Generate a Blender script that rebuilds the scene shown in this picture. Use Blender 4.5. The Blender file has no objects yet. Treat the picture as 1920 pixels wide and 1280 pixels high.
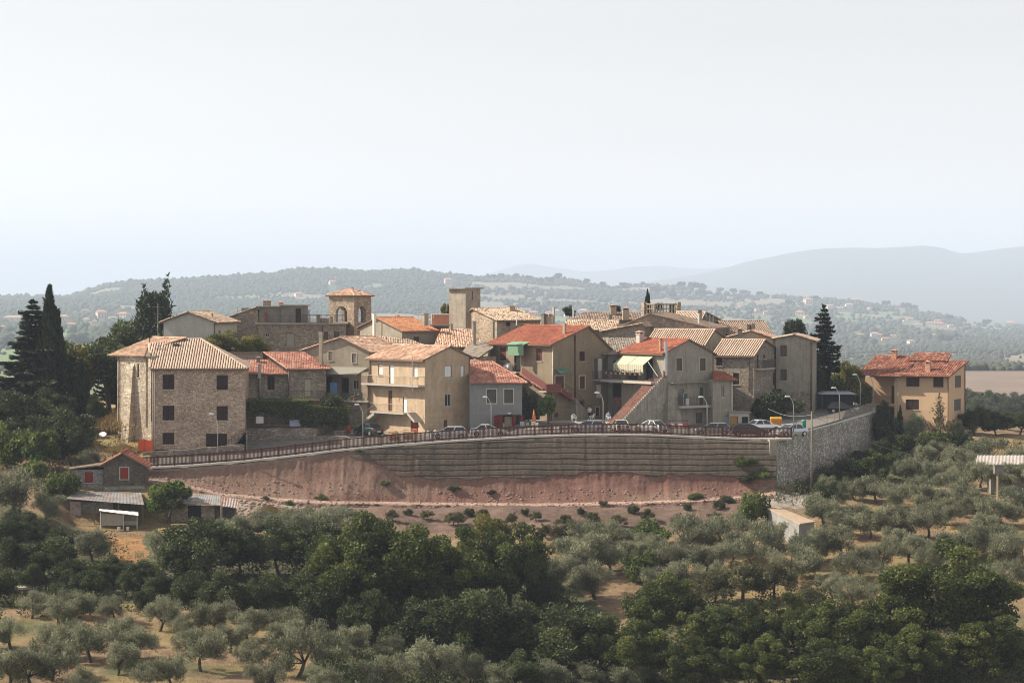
import bpy, bmesh, math, random
import numpy as np
from mathutils import Vector, Matrix
R = math.radians
rnd = random.Random(7)
F, HZ, CX = 4400.0, 545.0, 960.0          # lens calibration of the photograph (1920 wide)
sc = bpy.context.scene
col = sc.collection

def P(px, py, Y): return Vector(((px-CX)*Y/F, Y, (HZ-py)*Y/F))

# ------------------------------------------------------------------ mesh helpers
class MB:
    def __init__(s): s.v = []; s.f = []; s.m = []; s.t = []
    def add(s, vs, fs, mi=0, tint=0.5):
        o = len(s.v); s.v.extend([tuple(p) for p in vs])
        for f in fs: s.f.append([i+o for i in f]); s.m.append(mi); s.t.append(tint)
        return s
    def quad(s, a, b, c, d, mi=0): return s.add([a, b, c, d], [(0, 1, 2, 3)], mi)
    def box(s, x0, y0, z0, x1, y1, z1, mi=0, M=None):
        vs = [Vector((x, y, z)) for z in (z0, z1) for x, y in ((x0, y0), (x1, y0), (x1, y1), (x0, y1))]
        if M: vs = [M @ q for q in vs]
        return s.add(vs, [(3, 2, 1, 0), (4, 5, 6, 7), (0, 1, 5, 4), (1, 2, 6, 5), (2, 3, 7, 6), (3, 0, 4, 7)], mi)
    def hexa(s, b, t, mi=0):                # bottom ring / top ring of n points
        n = len(b); vs = list(b)+list(t)
        fs = [tuple(range(n-1, -1, -1)), tuple(range(n, 2*n))]+[(i, (i+1) % n, n+(i+1) % n, n+i) for i in range(n)]
        return s.add(vs, fs, mi)
    def tube(s, pts, r, n=6, mi=0, cap=True):
        pts = [Vector(p) for p in pts]; rs = r if isinstance(r, (list, tuple)) else [r]*len(pts)
        vs = []
        for i, p in enumerate(pts):
            d = (pts[min(i+1, len(pts)-1)]-pts[max(i-1, 0)]).normalized()
            u = d.orthogonal().normalized() if abs(d.z) < .95 else Vector((1, 0, 0))
            u = (u-d*u.dot(d)).normalized(); w = d.cross(u)
            for k in range(n):
                a = 2*math.pi*k/n; vs.append(p+(u*math.cos(a)+w*math.sin(a))*rs[i])
        fs = []
        for i in range(len(pts)-1):
            for k in range(n):
                fs.append((i*n+k, i*n+(k+1) % n, (i+1)*n+(k+1) % n, (i+1)*n+k))
        if cap: fs.append(tuple(range(n-1, -1, -1))); fs.append(tuple(range((len(pts)-1)*n, len(pts)*n)))
        return s.add(vs, fs, mi)
    def build(s, name, mats, parent=None, smooth=False, tint=False):
        me = bpy.data.meshes.new(name); me.from_pydata(s.v, [], s.f)
        for m in (mats if isinstance(mats, (list, tuple)) else [mats]): me.materials.append(m)
        me.polygons.foreach_set('material_index', s.m)
        if smooth: me.polygons.foreach_set('use_smooth', [True]*len(s.f))
        if tint:
            at = me.attributes.new('tint', 'FLOAT', 'FACE'); at.data.foreach_set('value', s.t)
        me.update()
        return link(name, me, parent)

def link(name, data, parent=None):
    o = bpy.data.objects.new(name, data); col.objects.link(o)
    if parent: o.parent = parent
    return o
def np_mesh(name, v, f, mat, parent=None, tint=None, smooth=False, loop=4):
    v = np.asarray(v, np.float32); f = np.asarray(f, np.int32)
    me = bpy.data.meshes.new(name); me.vertices.add(len(v)); me.vertices.foreach_set('co', v.ravel())
    n = len(f); me.loops.add(n*loop); me.loops.foreach_set('vertex_index', f.ravel())
    me.polygons.add(n); me.polygons.foreach_set('loop_start', np.arange(n, dtype=np.int32)*loop)
    try: me.polygons.foreach_set('loop_total', np.full(n, loop, np.int32))
    except Exception: pass
    if mat: me.materials.append(mat)
    if smooth: me.polygons.foreach_set('use_smooth', np.ones(n, bool))
    if tint is not None:
        at = me.attributes.new('tint', 'FLOAT', 'FACE'); at.data.foreach_set('value', np.asarray(tint, np.float32))
    me.update(calc_edges=True); me.validate()
    return link(name, me, parent)
def tag(o, label=None, cat=None, group=None, kind=None):
    if label: o['label'] = label
    if cat: o['category'] = cat
    if group: o['group'] = group
    if kind: o['kind'] = kind
    return o
def thing(name, label, cat, loc=(0, 0, 0), rz=0, group=None):
    o = link(name, None); o.location = loc; o.rotation_euler = (0, 0, rz)
    return tag(o, label, cat, group)
def dup(root, loc, rz=None, scale=None, label=None, group=None):
    r = root.copy(); col.objects.link(r); r.location = loc
    if rz is not None: r.rotation_euler = (0, 0, rz)
    if scale is not None: r.scale = scale if isinstance(scale, (tuple, list)) else (scale,)*3
    if label: r['label'] = label
    if group: r['group'] = group
    for ch in list(root.children):
        c = ch.copy(); col.objects.link(c); c.parent = r
        for g in ch.children:
            d = g.copy(); col.objects.link(d); d.parent = c
    return r

# ------------------------------------------------------------------ numpy noise
def vnoise(x, y, seed=0):
    xi = np.floor(x).astype(np.int64); yi = np.floor(y).astype(np.int64); fx = x-xi; fy = y-yi
    fx = fx*fx*(3-2*fx); fy = fy*fy*(3-2*fy)
    def h(a, b):
        n = (a*374761393+b*668265263+seed*1442695041) & 0x7fffffff
        n = ((n ^ (n >> 13))*1274126177) & 0x7fffffff
        return ((n ^ (n >> 16)) & 0xffff)/65535.0
    return (h(xi, yi)*(1-fx)+h(xi+1, yi)*fx)*(1-fy)+(h(xi, yi+1)*(1-fx)+h(xi+1, yi+1)*fx)*fy
def fbm(x, y, o=4, seed=0):
    s = 0; a = .5; t = 0
    for i in range(o): s = s+a*vnoise(x, y, seed+i*17); t += a; a *= .5; x = x*2.03; y = y*2.03
    return s/t

# ------------------------------------------------------------------ materials
class NT:
    def __init__(s, name):
        s.mat = bpy.data.materials.new(name); s.mat.use_nodes = True; s.t = s.mat.node_tree
        s.t.nodes.clear(); s.out = s.n('ShaderNodeOutputMaterial')
    def n(s, ty, **kw):
        nd = s.t.nodes.new(ty)
        for k, v in kw.items():
            if k in nd.inputs: nd.inputs[k].default_value = v
            else: setattr(nd, k, v)
        return nd
    def l(s, a, b): s.t.links.new(a, b)
    def coord(s, scale=(1, 1, 1), kind='Object'):
        tc = s.n('ShaderNodeTexCoord'); mp = s.n('ShaderNodeMapping'); mp.inputs['Scale'].default_value = scale
        s.l(tc.outputs[kind], mp.inputs['Vector']); return mp.outputs['Vector']
    def noise(s, vec, scale, detail=4, rough=.6):
        nd = s.n('ShaderNodeTexNoise', Scale=scale, Detail=detail, Roughness=rough); s.l(vec, nd.inputs['Vector']); return nd.outputs['Fac']
    def remap(s, v, a, b, c, d):
        nd = s.n('ShaderNodeMapRange'); nd.inputs[1].default_value = a; nd.inputs[2].default_value = b
        nd.inputs[3].default_value = c; nd.inputs[4].default_value = d; s.l(v, nd.inputs[0]); return nd.outputs[0]
    def mix(s, fac, a, b, mode='MIX'):
        nd = s.n('ShaderNodeMix', data_type='RGBA', blend_type=mode)
        for i, v in ((0, fac), (6, a), (7, b)):
            if hasattr(v, 'links') or isinstance(v, bpy.types.NodeSocket): s.l(v, nd.inputs[i])
            else: nd.inputs[i].default_value = v if not isinstance(v, tuple) else (*v, 1)[:4]
        return nd.outputs[2]
    def mul(s, c, v):                       # colour * value
        nd = s.n('ShaderNodeVectorMath', operation='SCALE')
        if isinstance(c, tuple): nd.inputs[0].default_value = c
        else: s.l(c, nd.inputs[0])
        if isinstance(v, (int, float)): nd.inputs['Scale'].default_value = v
        else: s.l(v, nd.inputs['Scale'])
        return nd.outputs[0]
    def math(s, op, a, b=0.0):
        nd = s.n('ShaderNodeMath', operation=op)
        for i, v in ((0, a), (1, b)):
            if isinstance(v, (int, float)): nd.inputs[i].default_value = v
            else: s.l(v, nd.inputs[i])
        return nd.outputs[0]
    def ramp(s, v, stops, interp='LINEAR'):
        nd = s.n('ShaderNodeValToRGB'); cr = nd.color_ramp; cr.interpolation = interp
        while len(cr.elements) < len(stops): cr.elements.new(.5)
        for e, (p, c) in zip(cr.elements, stops): e.position = p; e.color = (*c, 1)
        s.l(v, nd.inputs[0]); return nd.outputs[0]
    def attr(s, name):
        nd = s.n('ShaderNodeAttribute'); nd.attribute_name = name; return nd
    def bump(s, h, strength=.4, dist=.03):
        nd = s.n('ShaderNodeBump', Strength=strength, Distance=dist); s.l(h, nd.inputs['Height']); return nd.outputs['Normal']
    def bsdf(s, c, rough=.9, normal=None, metal=0, spec=.3, **kw):
        nd = s.n('ShaderNodeBsdfPrincipled', Roughness=rough, Metallic=metal)
        nd.inputs['Specular IOR Level'].default_value = spec
        if isinstance(c, tuple): nd.inputs['Base Color'].default_value = (*c, 1)
        else: s.l(c, nd.inputs['Base Color'])
        if normal is not None: s.l(normal, nd.inputs['Normal'])
        s.l(nd.outputs[0], s.out.inputs[0]); return nd
_cache = {}
def plain(name, c, rough=.7, metal=0, var=.15, scale=6, spec=.3):
    k = ('p', name)
    if k in _cache: return _cache[k]
    t = NT(name); v = t.coord(); n = t.noise(v, scale, 5)
    t.bsdf(t.mul(c, t.remap(n, .3, .7, 1-var, 1+var)), rough, None, metal, spec); _cache[k] = t.mat; return t.mat
def plaster(name, c, stain=.35, blot=.25, bump=.35, stainc=(.55, .5, .45)):
    t = NT(name); v = t.coord()
    big = t.noise(v, .55, 5, .65); mid = t.noise(v, 2.3, 6, .7); fine = t.noise(v, 14, 4)
    st = t.noise(t.coord((2.6, 2.6, .22)), 1.0, 6, .65)
    cc = t.mul(c, t.remap(big, .25, .75, 1-blot, 1+blot*.6))
    cc = t.mul(cc, t.remap(mid, .3, .7, 1-blot*.6, 1+blot*.4))
    cc = t.mul(cc, t.remap(fine, .3, .7, .93, 1.07))
    k = t.remap(st, .5, .72, 0, stain)
    cc = t.mix(k, cc, t.mix(1.0, cc, stainc, 'MULTIPLY'))
    t.bsdf(cc, .92, t.bump(t.math('ADD', mid, t.math('MULTIPLY', fine, .5)), bump, .03)); return t.mat
def stone(name, ca, cb, cm, scale=(3.0, 3.0, 6.2), bump=.8, blot=.25):
    t = NT(name); base = t.coord(); w = t.noise(base, 1.7, 3)
    v = t.coord(scale)
    off = t.n('ShaderNodeVectorMath', operation='ADD'); t.l(v, off.inputs[0])
    nz = t.n('ShaderNodeTexNoise', Scale=1.1, Detail=2.0); t.l(v, nz.inputs['Vector'])
    sc_ = t.n('ShaderNodeVectorMath', operation='SCALE'); sc_.inputs['Scale'].default_value = .55
    t.l(nz.outputs['Color'], sc_.inputs[0]); t.l(sc_.outputs[0], off.inputs[1])
    vo = t.n('ShaderNodeTexVoronoi', Scale=1.0); t.l(off.outputs[0], vo.inputs['Vector'])
    ve = t.n('ShaderNodeTexVoronoi', Scale=1.0, feature='DISTANCE_TO_EDGE'); t.l(off.outputs[0], ve.inputs['Vector'])
    sep = t.n('ShaderNodeSeparateColor'); t.l(vo.outputs['Color'], sep.inputs[0])
    cst = t.ramp(sep.outputs[0], [(0, tuple(x*.7 for x in ca)), (.3, ca), (.75, cb), (1, tuple(min(1, x*1.25) for x in cb))])
    edge = t.remap(ve.outputs['Distance'], .03, .13, 0, 1)
    cc = t.mix(edge, cm, cst)
    big = t.noise(base, .45, 5, .6)
    cc = t.mul(cc, t.remap(big, .28, .72, 1-blot, 1+blot))
    cc = t.mul(cc, t.remap(t.noise(base, 12, 4), .3, .7, .88, 1.12))
    t.bsdf(cc, .92, t.bump(t.math('ADD', t.math('MULTIPLY', edge, .8), t.noise(base, 9, 4)), bump, .05)); return t.mat
def tilemat(name, stops, dirt=.3, rough=.85):
    t = NT(name); a = t.attr('tint').outputs['Fac']; v = t.coord()
    c = t.ramp(a, stops)
    c = t.mul(c, t.remap(t.noise(v, .5, 5, .65), .3, .7, 1-dirt, 1+dirt*.5))
    c = t.mul(c, t.remap(t.noise(v, 7, 4), .3, .7, .85, 1.15))
    t.bsdf(c, rough, t.bump(t.noise(v, 16, 3), .3, .02)); return t.mat
def leafmat(name, stops, trans=.35, var=.25, rough=.6):
    t = NT(name); a = t.attr('tint').outputs['Fac']; oi = t.n('ShaderNodeObjectInfo')
    c = t.ramp(a, stops); c = t.mul(c, t.remap(oi.outputs['Random'], 0, 1, 1-var, 1+var))
    d = t.n('ShaderNodeBsdfPrincipled', Roughness=rough); d.inputs['Specular IOR Level'].default_value = .25; t.l(c, d.inputs['Base Color'])
    tr = t.n('ShaderNodeBsdfTranslucent'); t.l(t.mul(c, 1.3), tr.inputs['Color'])
    m = t.n('ShaderNodeMixShader'); m.inputs[0].default_value = trans
    t.l(d.outputs[0], m.inputs[1]); t.l(tr.outputs[0], m.inputs[2]); t.l(m.outputs[0], t.out.inputs[0]); return t.mat

# ------------------------------------------------------------------ camera, sky, sun, air
cam = bpy.data.cameras.new('camera'); co = link('camera', cam); co.location = (0, 0, 0); co.rotation_euler = (R(90), 0, 0)
cam.sensor_width = 36; cam.lens = F*36/1920; cam.shift_y = -(640-HZ)/1920; cam.clip_start = 1; cam.clip_end = 90000
sc.camera = co
SUN_AZ, SUN_EL = 10.0, 38.0                # degrees behind the picture's left, and above the horizon
S = Vector((-math.cos(R(SUN_EL))*math.cos(R(SUN_AZ)), math.cos(R(SUN_EL))*math.sin(R(SUN_AZ)), math.sin(R(SUN_EL))))
sl = bpy.data.lights.new('sun', 'SUN'); sl.energy = 5.0; sl.angle = R(.55); sl.color = (1, .90, .75)
so = link('sun', sl); so.rotation_euler = S.to_track_quat('Z', 'Y').to_euler(); so.location = (-200, 100, 200)
w = bpy.data.worlds.new('World'); sc.world = w; w.use_nodes = True; nt = w.node_tree; nt.nodes.clear()
sky = nt.nodes.new('ShaderNodeTexSky'); sky.sky_type = 'NISHITA'; sky.sun_disc = False
sky.sun_elevation = R(SUN_EL); sky.sun_rotation = math.atan2(S.x, S.y)
sky.air_density = 1.2; sky.dust_density = 1.0; sky.ozone_density = 1.0; sky.altitude = 400
hs = nt.nodes.new('ShaderNodeHueSaturation'); hs.inputs['Saturation'].default_value = .08
bg = nt.nodes.new('ShaderNodeBackground'); bg.inputs['Strength'].default_value = .112
ow = nt.nodes.new('ShaderNodeOutputWorld')
tint = nt.nodes.new('ShaderNodeMix'); tint.data_type = 'RGBA'; tint.blend_type = 'MULTIPLY'; tint.inputs[0].default_value = 1; tint.inputs[7].default_value = (1, .895, .86, 1)
nt.links.new(sky.outputs[0], tint.inputs[6]); nt.links.new(tint.outputs[2], hs.inputs['Color']); nt.links.new(hs.outputs[0], bg.inputs[0]); nt.links.new(bg.outputs[0], ow.inputs[0])
sc.view_settings.view_transform = 'Standard'; sc.view_settings.look = 'None'; sc.view_settings.gamma = 1; sc.view_settings.exposure = .75
cy = sc.cycles
cy.max_bounces = 6; cy.diffuse_bounces = 3; cy.glossy_bounces = 2; cy.transmission_bounces = 3; cy.volume_bounces = 3; cy.transparent_max_bounces = 6
cy.use_denoising = True; cy.filter_width = 1.05
try: cy.denoiser = 'OPENIMAGEDENOISE'
except Exception: pass
cy.sample_clamp_indirect = 6; cy.caustics_reflective = False; cy.caustics_refractive = False
# ------------------------------------------------------------------ ground: one sheet from the near slope to the mountains
NEAR = [  # Y, [(px, z)]
 (40, [(-500, -31), (2420, -31)]),
 (110, [(-500, -33), (0, -33), (900, -36), (2420, -36)]),
 (150, [(-500, -31), (0, -31), (600, -31.5), (1000, -36), (1300, -38), (2420, -37)]),
 (175, [(-500, -29.6), (300, -29.6), (600, -30), (800, -31.5), (1000, -33.5), (1250, -35), (1700, -34), (2420, -34)]),
 (195, [(-500, -28.8), (300, -28.9), (600, -29.3), (800, -30.6), (1000, -32), (1250, -32.5), (1500, -31.4), (1700, -31), (2420, -31)]),
 (215, [(-500, -27.6), (0, -27.6), (300, -27.9), (600, -28.6), (800, -29.8), (1000, -30.4), (1200, -30), (1500, -28.9), (1700, -28.3), (2420, -28)]),
 (235, [(-500, -24.5), (0, -25.3), (150, -25.5), (300, -26), (450, -26.5), (600, -27), (800, -27.8), (1000, -27.8), (1200, -27.3), (1500, -26.4), (1700, -25.9), (2420, -25.5)]),
 (250, [(-500, -21.5), (0, -22.3), (100, -23.2), (140, -25.2), (440, -25.3), (500, -25.0), (600, -25.2), (1000, -25.6), (1200, -25.5), (1350, -25.2), (1500, -24.7), (1700, -24.3), (2420, -24)]),
 (254.5, [(-500, -20.7), (0, -21.5), (115, -22.0), (290, -22.2), (315, -24.6), (440, -24.6), (470, -23.9), (600, -24.4), (1000, -24.7), (1350, -24.3), (1450, -23.8), (1800, -23.7), (2420, -23.3)]),
 (260, [(-500, -19.5), (0, -20.3), (150, -20.9), (290, -20.9), (400, -22.0), (600, -23.6), (1000, -23.75), (1200, -23.6), (1350, -23.2), (1450, -22.6), (1550, -22.9), (1800, -23), (2420, -22.5)]),
 (275, [(-500, -18), (0, -18.6), (150, -18.9), (270, -18.7), (320, -18.6), (600, -21), (1400, -21), (1500, -21.7), (1650, -21.8), (1800, -21.8), (2420, -21.5)]),
 (285, [(-500, -17.2), (0, -17.4), (150, -17.2), (240, -16.6), (320, -16.2), (600, -17), (1400, -18), (1550, -21.0), (1650, -21.1), (1800, -20.9), (2420, -21)]),
 (302, [(-500, -16.8), (0, -16.6), (150, -15.8), (300, -15), (600, -15), (1400, -15.4), (1600, -20.3), (1650, -20.1), (1690, -18.9), (1800, -18.8), (1930, -19.2), (2420, -20)]),
 (330, [(-500, -18), (0, -16.5), (300, -14.8), (1000, -14.5), (1500, -15), (1650, -17.5), (1900, -19.0), (2420, -22)]),
 (380, [(-500, -24), (300, -20), (1000, -18), (1500, -19), (1900, -26), (2420, -28)]),
 (470, [(-500, -36), (300, -32), (1000, -30), (1500, -32), (1900, -36), (2420, -36)]),
]
FARP = [  # Y, [(px, py)]
 (620, [(-500, 830), (300, 820), (1000, 800), (1700, 800), (1830, 800), (2420, 800)]),
 (760, [(-500, 770), (300, 765), (1500, 765), (1800, 752), (1930, 752), (2420, 750)]),
 (900, [(-500, 740), (300, 735), (1500, 730), (1800, 722), (1930, 722), (2420, 722)]),
 (1150, [(-500, 712), (300, 708), (1500, 702), (1800, 697), (1930, 697), (2420, 697)]),
 (1500, [(-500, 697), (300, 690), (1500, 700), (1800, 699), (2420, 699)]),
 (2100, [(-500, 668), (0, 664), (300, 655), (1000, 670), (1500, 685), (1800, 684), (2420, 690)]),
 (2700, [(-500, 640), (0, 634), (300, 625), (1000, 640), (1500, 664), (1800, 664), (2420, 675)]),
 (3400, [(-500, 618), (0, 610), (300, 606), (1000, 618), (1500, 640), (1800, 648), (2420, 660)]),
 (4100, [(-500, 598), (0, 592), (300, 588), (700, 590), (1000, 596), (1300, 602), (1500, 613), (1800, 632), (1920, 642), (2420, 650)]),
 (4800, [(-500, 582), (0, 576), (200, 568), (400, 565), (700, 562), (1000, 570), (1300, 576), (1500, 586), (1700, 606), (1800, 617), (1920, 627), (2420, 640)]),
 (5400, [(-500, 570), (0, 565), (130, 560), (260, 545), (400, 540), (560, 530), (760, 534), (900, 544), (1000, 548), (1150, 555), (1300, 560), (1400, 568), (1500, 572), (1600, 577), (1700, 591), (1800, 604), (1900, 619), (2420, 630)]),
 (6000, [(-500, 566), (0, 559), (60, 560), (115, 563), (150, 553), (200, 536), (260, 529), (330, 527), (400, 523), (460, 519), (520, 516), (550, 508), (600, 508), (700, 513), (760, 509), (830, 516), (880, 523), (950, 521), (1000, 525), (1060, 528), (1150, 538), (1230, 538), (1300, 546), (1400, 556), (1500, 563), (1600, 568), (1700, 583), (1780, 598), (1850, 614), (1920, 616), (2420, 622)]),
 (6700, [(-500, 580), (0, 572), (500, 560), (900, 565), (1400, 580), (1700, 600), (1900, 618), (2420, 620)]),
 (9000, [(-500, 590), (0, 585), (500, 580), (1000, 580), (1500, 590), (1800, 600), (2420, 600)]),
 (11500, [(-500, 590), (0, 580), (500, 575), (1000, 562), (1200, 552), (1400, 545), (1600, 530), (1750, 532), (1920, 520), (2420, 515)]),
 (14000, [(-500, 590), (0, 580), (600, 580), (1000, 560), (1180, 534), (1230, 526), (1300, 516), (1340, 508), (1400, 490), (1440, 482), (1480, 474), (1540, 466), (1600, 464), (1650, 464), (1700, 461), (1730, 459), (1765, 463), (1800, 474), (1830, 472), (1870, 466), (1910, 462), (2000, 458), (2420, 470)]),
 (15500, [(-500, 585), (0, 570), (600, 560), (1000, 555), (1250, 545), (1500, 510), (1900, 505), (2420, 510)]),
 (20000, [(-500, 560), (0, 562), (300, 560), (600, 548), (850, 530), (900, 522), (940, 508), (990, 496), (1040, 503), (1090, 510), (1150, 507), (1190, 500), (1240, 499), (1300, 504), (1420, 500), (1700, 520), (2420, 530)]),
 (25500, [(-500, 560), (300, 556), (900, 552), (1300, 545), (2420, 552)]),
]
ctrlY = np.array([r[0] for r in NEAR]+[r[0] for r in FARP], float)
PXC = np.linspace(-520, 2440, 741)
ctrlZ = []
for Y, pts in NEAR: ctrlZ.append(np.interp(PXC, [p[0] for p in pts], [p[1] for p in pts]))
for Y, pts in FARP:
    k = np.interp(PXC, [p[0] for p in pts], [p[1] for p in pts]); ctrlZ.append((HZ-k)*Y/F)
ctrlZ = np.array(ctrlZ)
ks = np.hanning(9); ks /= ks.sum()
ctrlZ = np.array([np.convolve(np.pad(r, 4, 'edge'), ks, 'valid') for r in ctrlZ])
# village edge: the line the brown fence follows, then the stone wall running back on the right
FENCE = [(262, 876, 263), (350, 871, 263.6), (450, 863.5, 264.3), (540, 854, 265), (640, 841.5, 265.8), (740, 832.5, 266.4), (820, 826.5, 266.8), (900, 821.5, 267), (1000, 816, 267), (1080, 813.5, 266.8), (1150, 812.5, 266.5), (1220, 813.5, 266.2), (1300, 817, 266), (1380, 820, 265.6), (1440, 821, 265.2), (1484, 820.5, 265)]
FP = [P(*p) for p in FENCE]
WALLTOP = [(1450, 824, 264.2), (1500, 809, 272.5), (1549, 797, 281.5), (1595, 784, 291), (1646, 769, 301.5)]
WT = [P(*p) for p in WALLTOP]
def fence_at(px):
    xs = [p[0] for p in FENCE]
    return np.interp(px, xs, [q.y for q in FP]), np.interp(px, xs, [q.z for q in FP])
def plateau(px, Y):
    fy, fz = fence_at(px)
    wz = np.interp(Y, [264, 272.5, 281.5, 291, 301.5, 330], [-16.75, -16.3, -16.0, -15.6, -15.2, -14.8])
    k = np.clip((px-1380)/90, 0, 1)
    zf = fz*(1-k)+wz*k
    yd = np.clip((px-930)/40, 0, 1)*np.clip((1235-px)/40, 0, 1); b = np.clip((Y-fy-6+2*yd)/(22-13*yd), 0, 1); tgt = np.where(px > 1380, wz, np.maximum(fz, -16.2)*(1-yd)-15.88*yd)
    return zf*(1-b)+tgt*b
def ground_z(px, Y):
    """height of the sheet, vectorised over arrays px, Y"""
    px = np.asarray(px, float); Y = np.asarray(Y, float); shp = px.shape; px = px.ravel(); Y = Y.ravel()
    fi = np.clip((px+520)/4.0, 0, 739.999); i = fi.astype(int); fx = fi-i
    lr = np.clip(np.searchsorted(ctrlY, Y)-1, 0, len(ctrlY)-2)
    t = np.clip((Y-ctrlY[lr])/(ctrlY[lr+1]-ctrlY[lr]), 0, 1)
    def row(r): r = np.clip(r, 0, len(ctrlY)-1); return ctrlZ[r, i]*(1-fx)+ctrlZ[r, i+1]*fx
    z0, z1 = row(lr), row(lr+1)
    zm, zp_ = row(lr-1), row(lr+2)
    h = ctrlY[lr+1]-ctrlY[lr]
    s = (z1-z0)/h
    hm = np.where(lr > 0, ctrlY[lr]-ctrlY[np.maximum(lr-1, 0)], h); sm = np.where(lr > 0, (z0-zm)/hm, s)
    l2 = np.minimum(lr+2, len(ctrlY)-1); hp = np.where(lr+2 < len(ctrlY), ctrlY[l2]-ctrlY[lr+1], h); hp = np.where(hp == 0, h, hp); sp = np.where(lr+2 < len(ctrlY), (zp_-z1)/hp, s)
    def mono(a, b): return np.where(a*b <= 0, 0, 2*a*b/np.where(a+b == 0, 1, a+b))
    m0, m1 = mono(sm, s)*h, mono(s, sp)*h
    t2, t3 = t*t, t*t*t
    z = (2*t3-3*t2+1)*z0+(t3-2*t2+t)*m0+(-2*t3+3*t2)*z1+(t3-t2)*m1
    x = (px-CX)*Y/F
    near = np.clip((600-Y)/200, 0, 1)
    z = z+near*((fbm(x/9, Y/9, 4, 3)-.5)*.9+(fbm(x/2.2, Y/2.2, 3, 5)-.5)*.3)
    far = np.clip((Y-1300)/1500, 0, 1)*np.clip((5900-np.abs(Y-5400))/2500, 0, 1)
    z = z+far*(fbm(x/420, Y/420, 4, 9)-.5)*14*np.clip((6100-Y)/600, .15, 1)
    mt = np.clip((Y-9500)/2500, 0, 1)
    z = z+mt*(fbm(x/900, Y/900, 5, 21)-.5)*np.where(np.abs(Y-14000) < 700, 22, 90)
    # the village plateau
    fy, fz = fence_at(px)
    wy = np.interp(px, [1450, 1500, 1549, 1595, 1646], [264.2, 272.5, 281.5, 291, 301.5])
    lim = np.where(px > 1450, wy+1.2, fy-.1)
    inside = (px > 285) & (px < 1646) & (Y > lim) & (Y < 330)
    z = np.where(inside, plateau(px, Y)+(fbm(x/3, Y/3, 2, 8)-.5)*.05-.06, z)
    # keep the sheet under the cut slope in front of the edge
    fr = (px > 268) & (px < 1452) & (Y > fy-7.5) & (Y <= fy-.1)
    z = np.where(fr, np.minimum(z, np.interp(px, [268, 400, 600, 1000, 1350, 1450], [-21.3, -22.6, -24.1, -24.3, -23.7, -23])), z)
    return z.reshape(shp)
def gz(px, Y): return float(ground_z(np.array([px]), np.array([Y]))[0])
def G(px, Y): return Vector(((px-CX)*Y/F, Y, gz(px, Y)))
def GX(x, Y): return gz(CX+x*F/Y, Y)
def ground_hit(px, py, y0=160, y1=330):
    """where the sight line through a pixel meets the sheet"""
    Ys = np.linspace(y0, y1, 700); z = ground_z(np.full(700, px), Ys); p = HZ-z*F/Ys
    k = np.where(p <= py)[0]
    Y = Ys[k[0]] if len(k) else y1
    return Vector(((px-CX)*Y/F, Y, gz(px, Y)))

rows = np.concatenate([np.linspace(40, 150, 24), np.arange(150.6, 332, .6), np.geomspace(333, 1500, 150), np.geomspace(1506, 7000, 360), np.geomspace(7050, 25500, 130)])
cols = np.arange(-516, 2436.1, 3.6)
PXg, Yg = np.meshgrid(cols, rows)
Zg = ground_z(PXg, Yg); Xg = (PXg-CX)*Yg/F; PYg = HZ-Zg*F/Yg
def inpoly(px, py, poly):
    ins = np.zeros(px.shape, bool); n = len(poly)
    for i in range(n):
        x0, y0 = poly[i]; x1, y1 = poly[(i+1) % n]
        if y0 == y1: continue
        c = ((y0 > py) != (y1 > py)) & (px < (x1-x0)*(py-y0)/(y1-y0)+x0); ins ^= c
    return ins
# land cover: fields, woods, groves
C_FOREST = np.array((.06, .07, .042)); C_GROVE = np.array((.13, .15, .085)); C_TAN = np.array((.195, .17, .118)); C_GREEN = np.array((.13, .19, .07)); C_PLOW = np.array((.185, .14, .112))
def cover(px, Y, py, x):
    wq = fbm(x/90, Y/160, 3, 55)-.5; px = px+wq*26; py = py+(fbm(x/110, Y/190, 3, 56)-.5)*9
    """land-cover class (0 wood, 1 grove, 2 pale field, 3 green field, 4 ploughed) of far ground"""
    n1 = fbm(x/260, Y/330, 4, 31); n2 = fbm(x/150, Y/200, 3, 47)
    c = np.where(n1 > .53, 0, 1)
    c = np.where((n1 <= .44) & (n2 > .56), 2, c); c = np.where((n1 <= .44) & (n2 < .40), 3, c)
    f = (Y > 4300) & (Y < 6600)
    wood = f & (px < 905) & (n1 > .30); c = np.where(wood, 0, c)
    c = np.where(f & (px > 880) & (px < 1480) & (n1 < .57), np.where(n2 > .47, 2, 1), c)
    for poly in ([(880, 528), (1000, 534), (1010, 543), (890, 545)], [(1000, 535), (1110, 538), (1100, 547), (1005, 546)], [(1120, 540), (1300, 541), (1390, 556), (1240, 553)], [(1300, 545), (1500, 567), (1480, 574), (1360, 560)], [(545, 548), (620, 556), (600, 562), (540, 560)],
                 [(1620, 588), (1700, 592), (1700, 598), (1630, 596)], [(1795, 598), (1890, 604), (1890, 612), (1800, 608)]):
        c = np.where(f & inpoly(px, py, poly), 2, c)
    for poly in ([(-60, 630), (90, 622), (200, 610), (300, 600), (310, 660), (200, 690), (-60, 700)], [(1800, 609), (1900, 612), (1900, 619), (1810, 616)], [(1640, 584), (1720, 584), (1720, 589), (1640, 590)]):
        c = np.where((Y > 1500) & inpoly(px, py, poly), 3, c)
    c = np.where((Y > 1150) & inpoly(px, py, [(1880, 668), (1990, 660), (1990, 686), (1880, 690)]), 2, c)
    c = np.where((Y > 640) & (Y < 1240), np.where(px > 1560, 4, 1), c)
    c = np.where(Y > 7000, 0, c)
    return c
cov = cover(PXg, Yg, PYg, Xg)
pal = np.stack([C_FOREST, C_GROVE, C_TAN, C_GREEN, C_PLOW])
CC = pal[cov]
rowsn = (np.sin((Xg*.35+Yg*.94)*2*math.pi/28) > 0)
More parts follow.
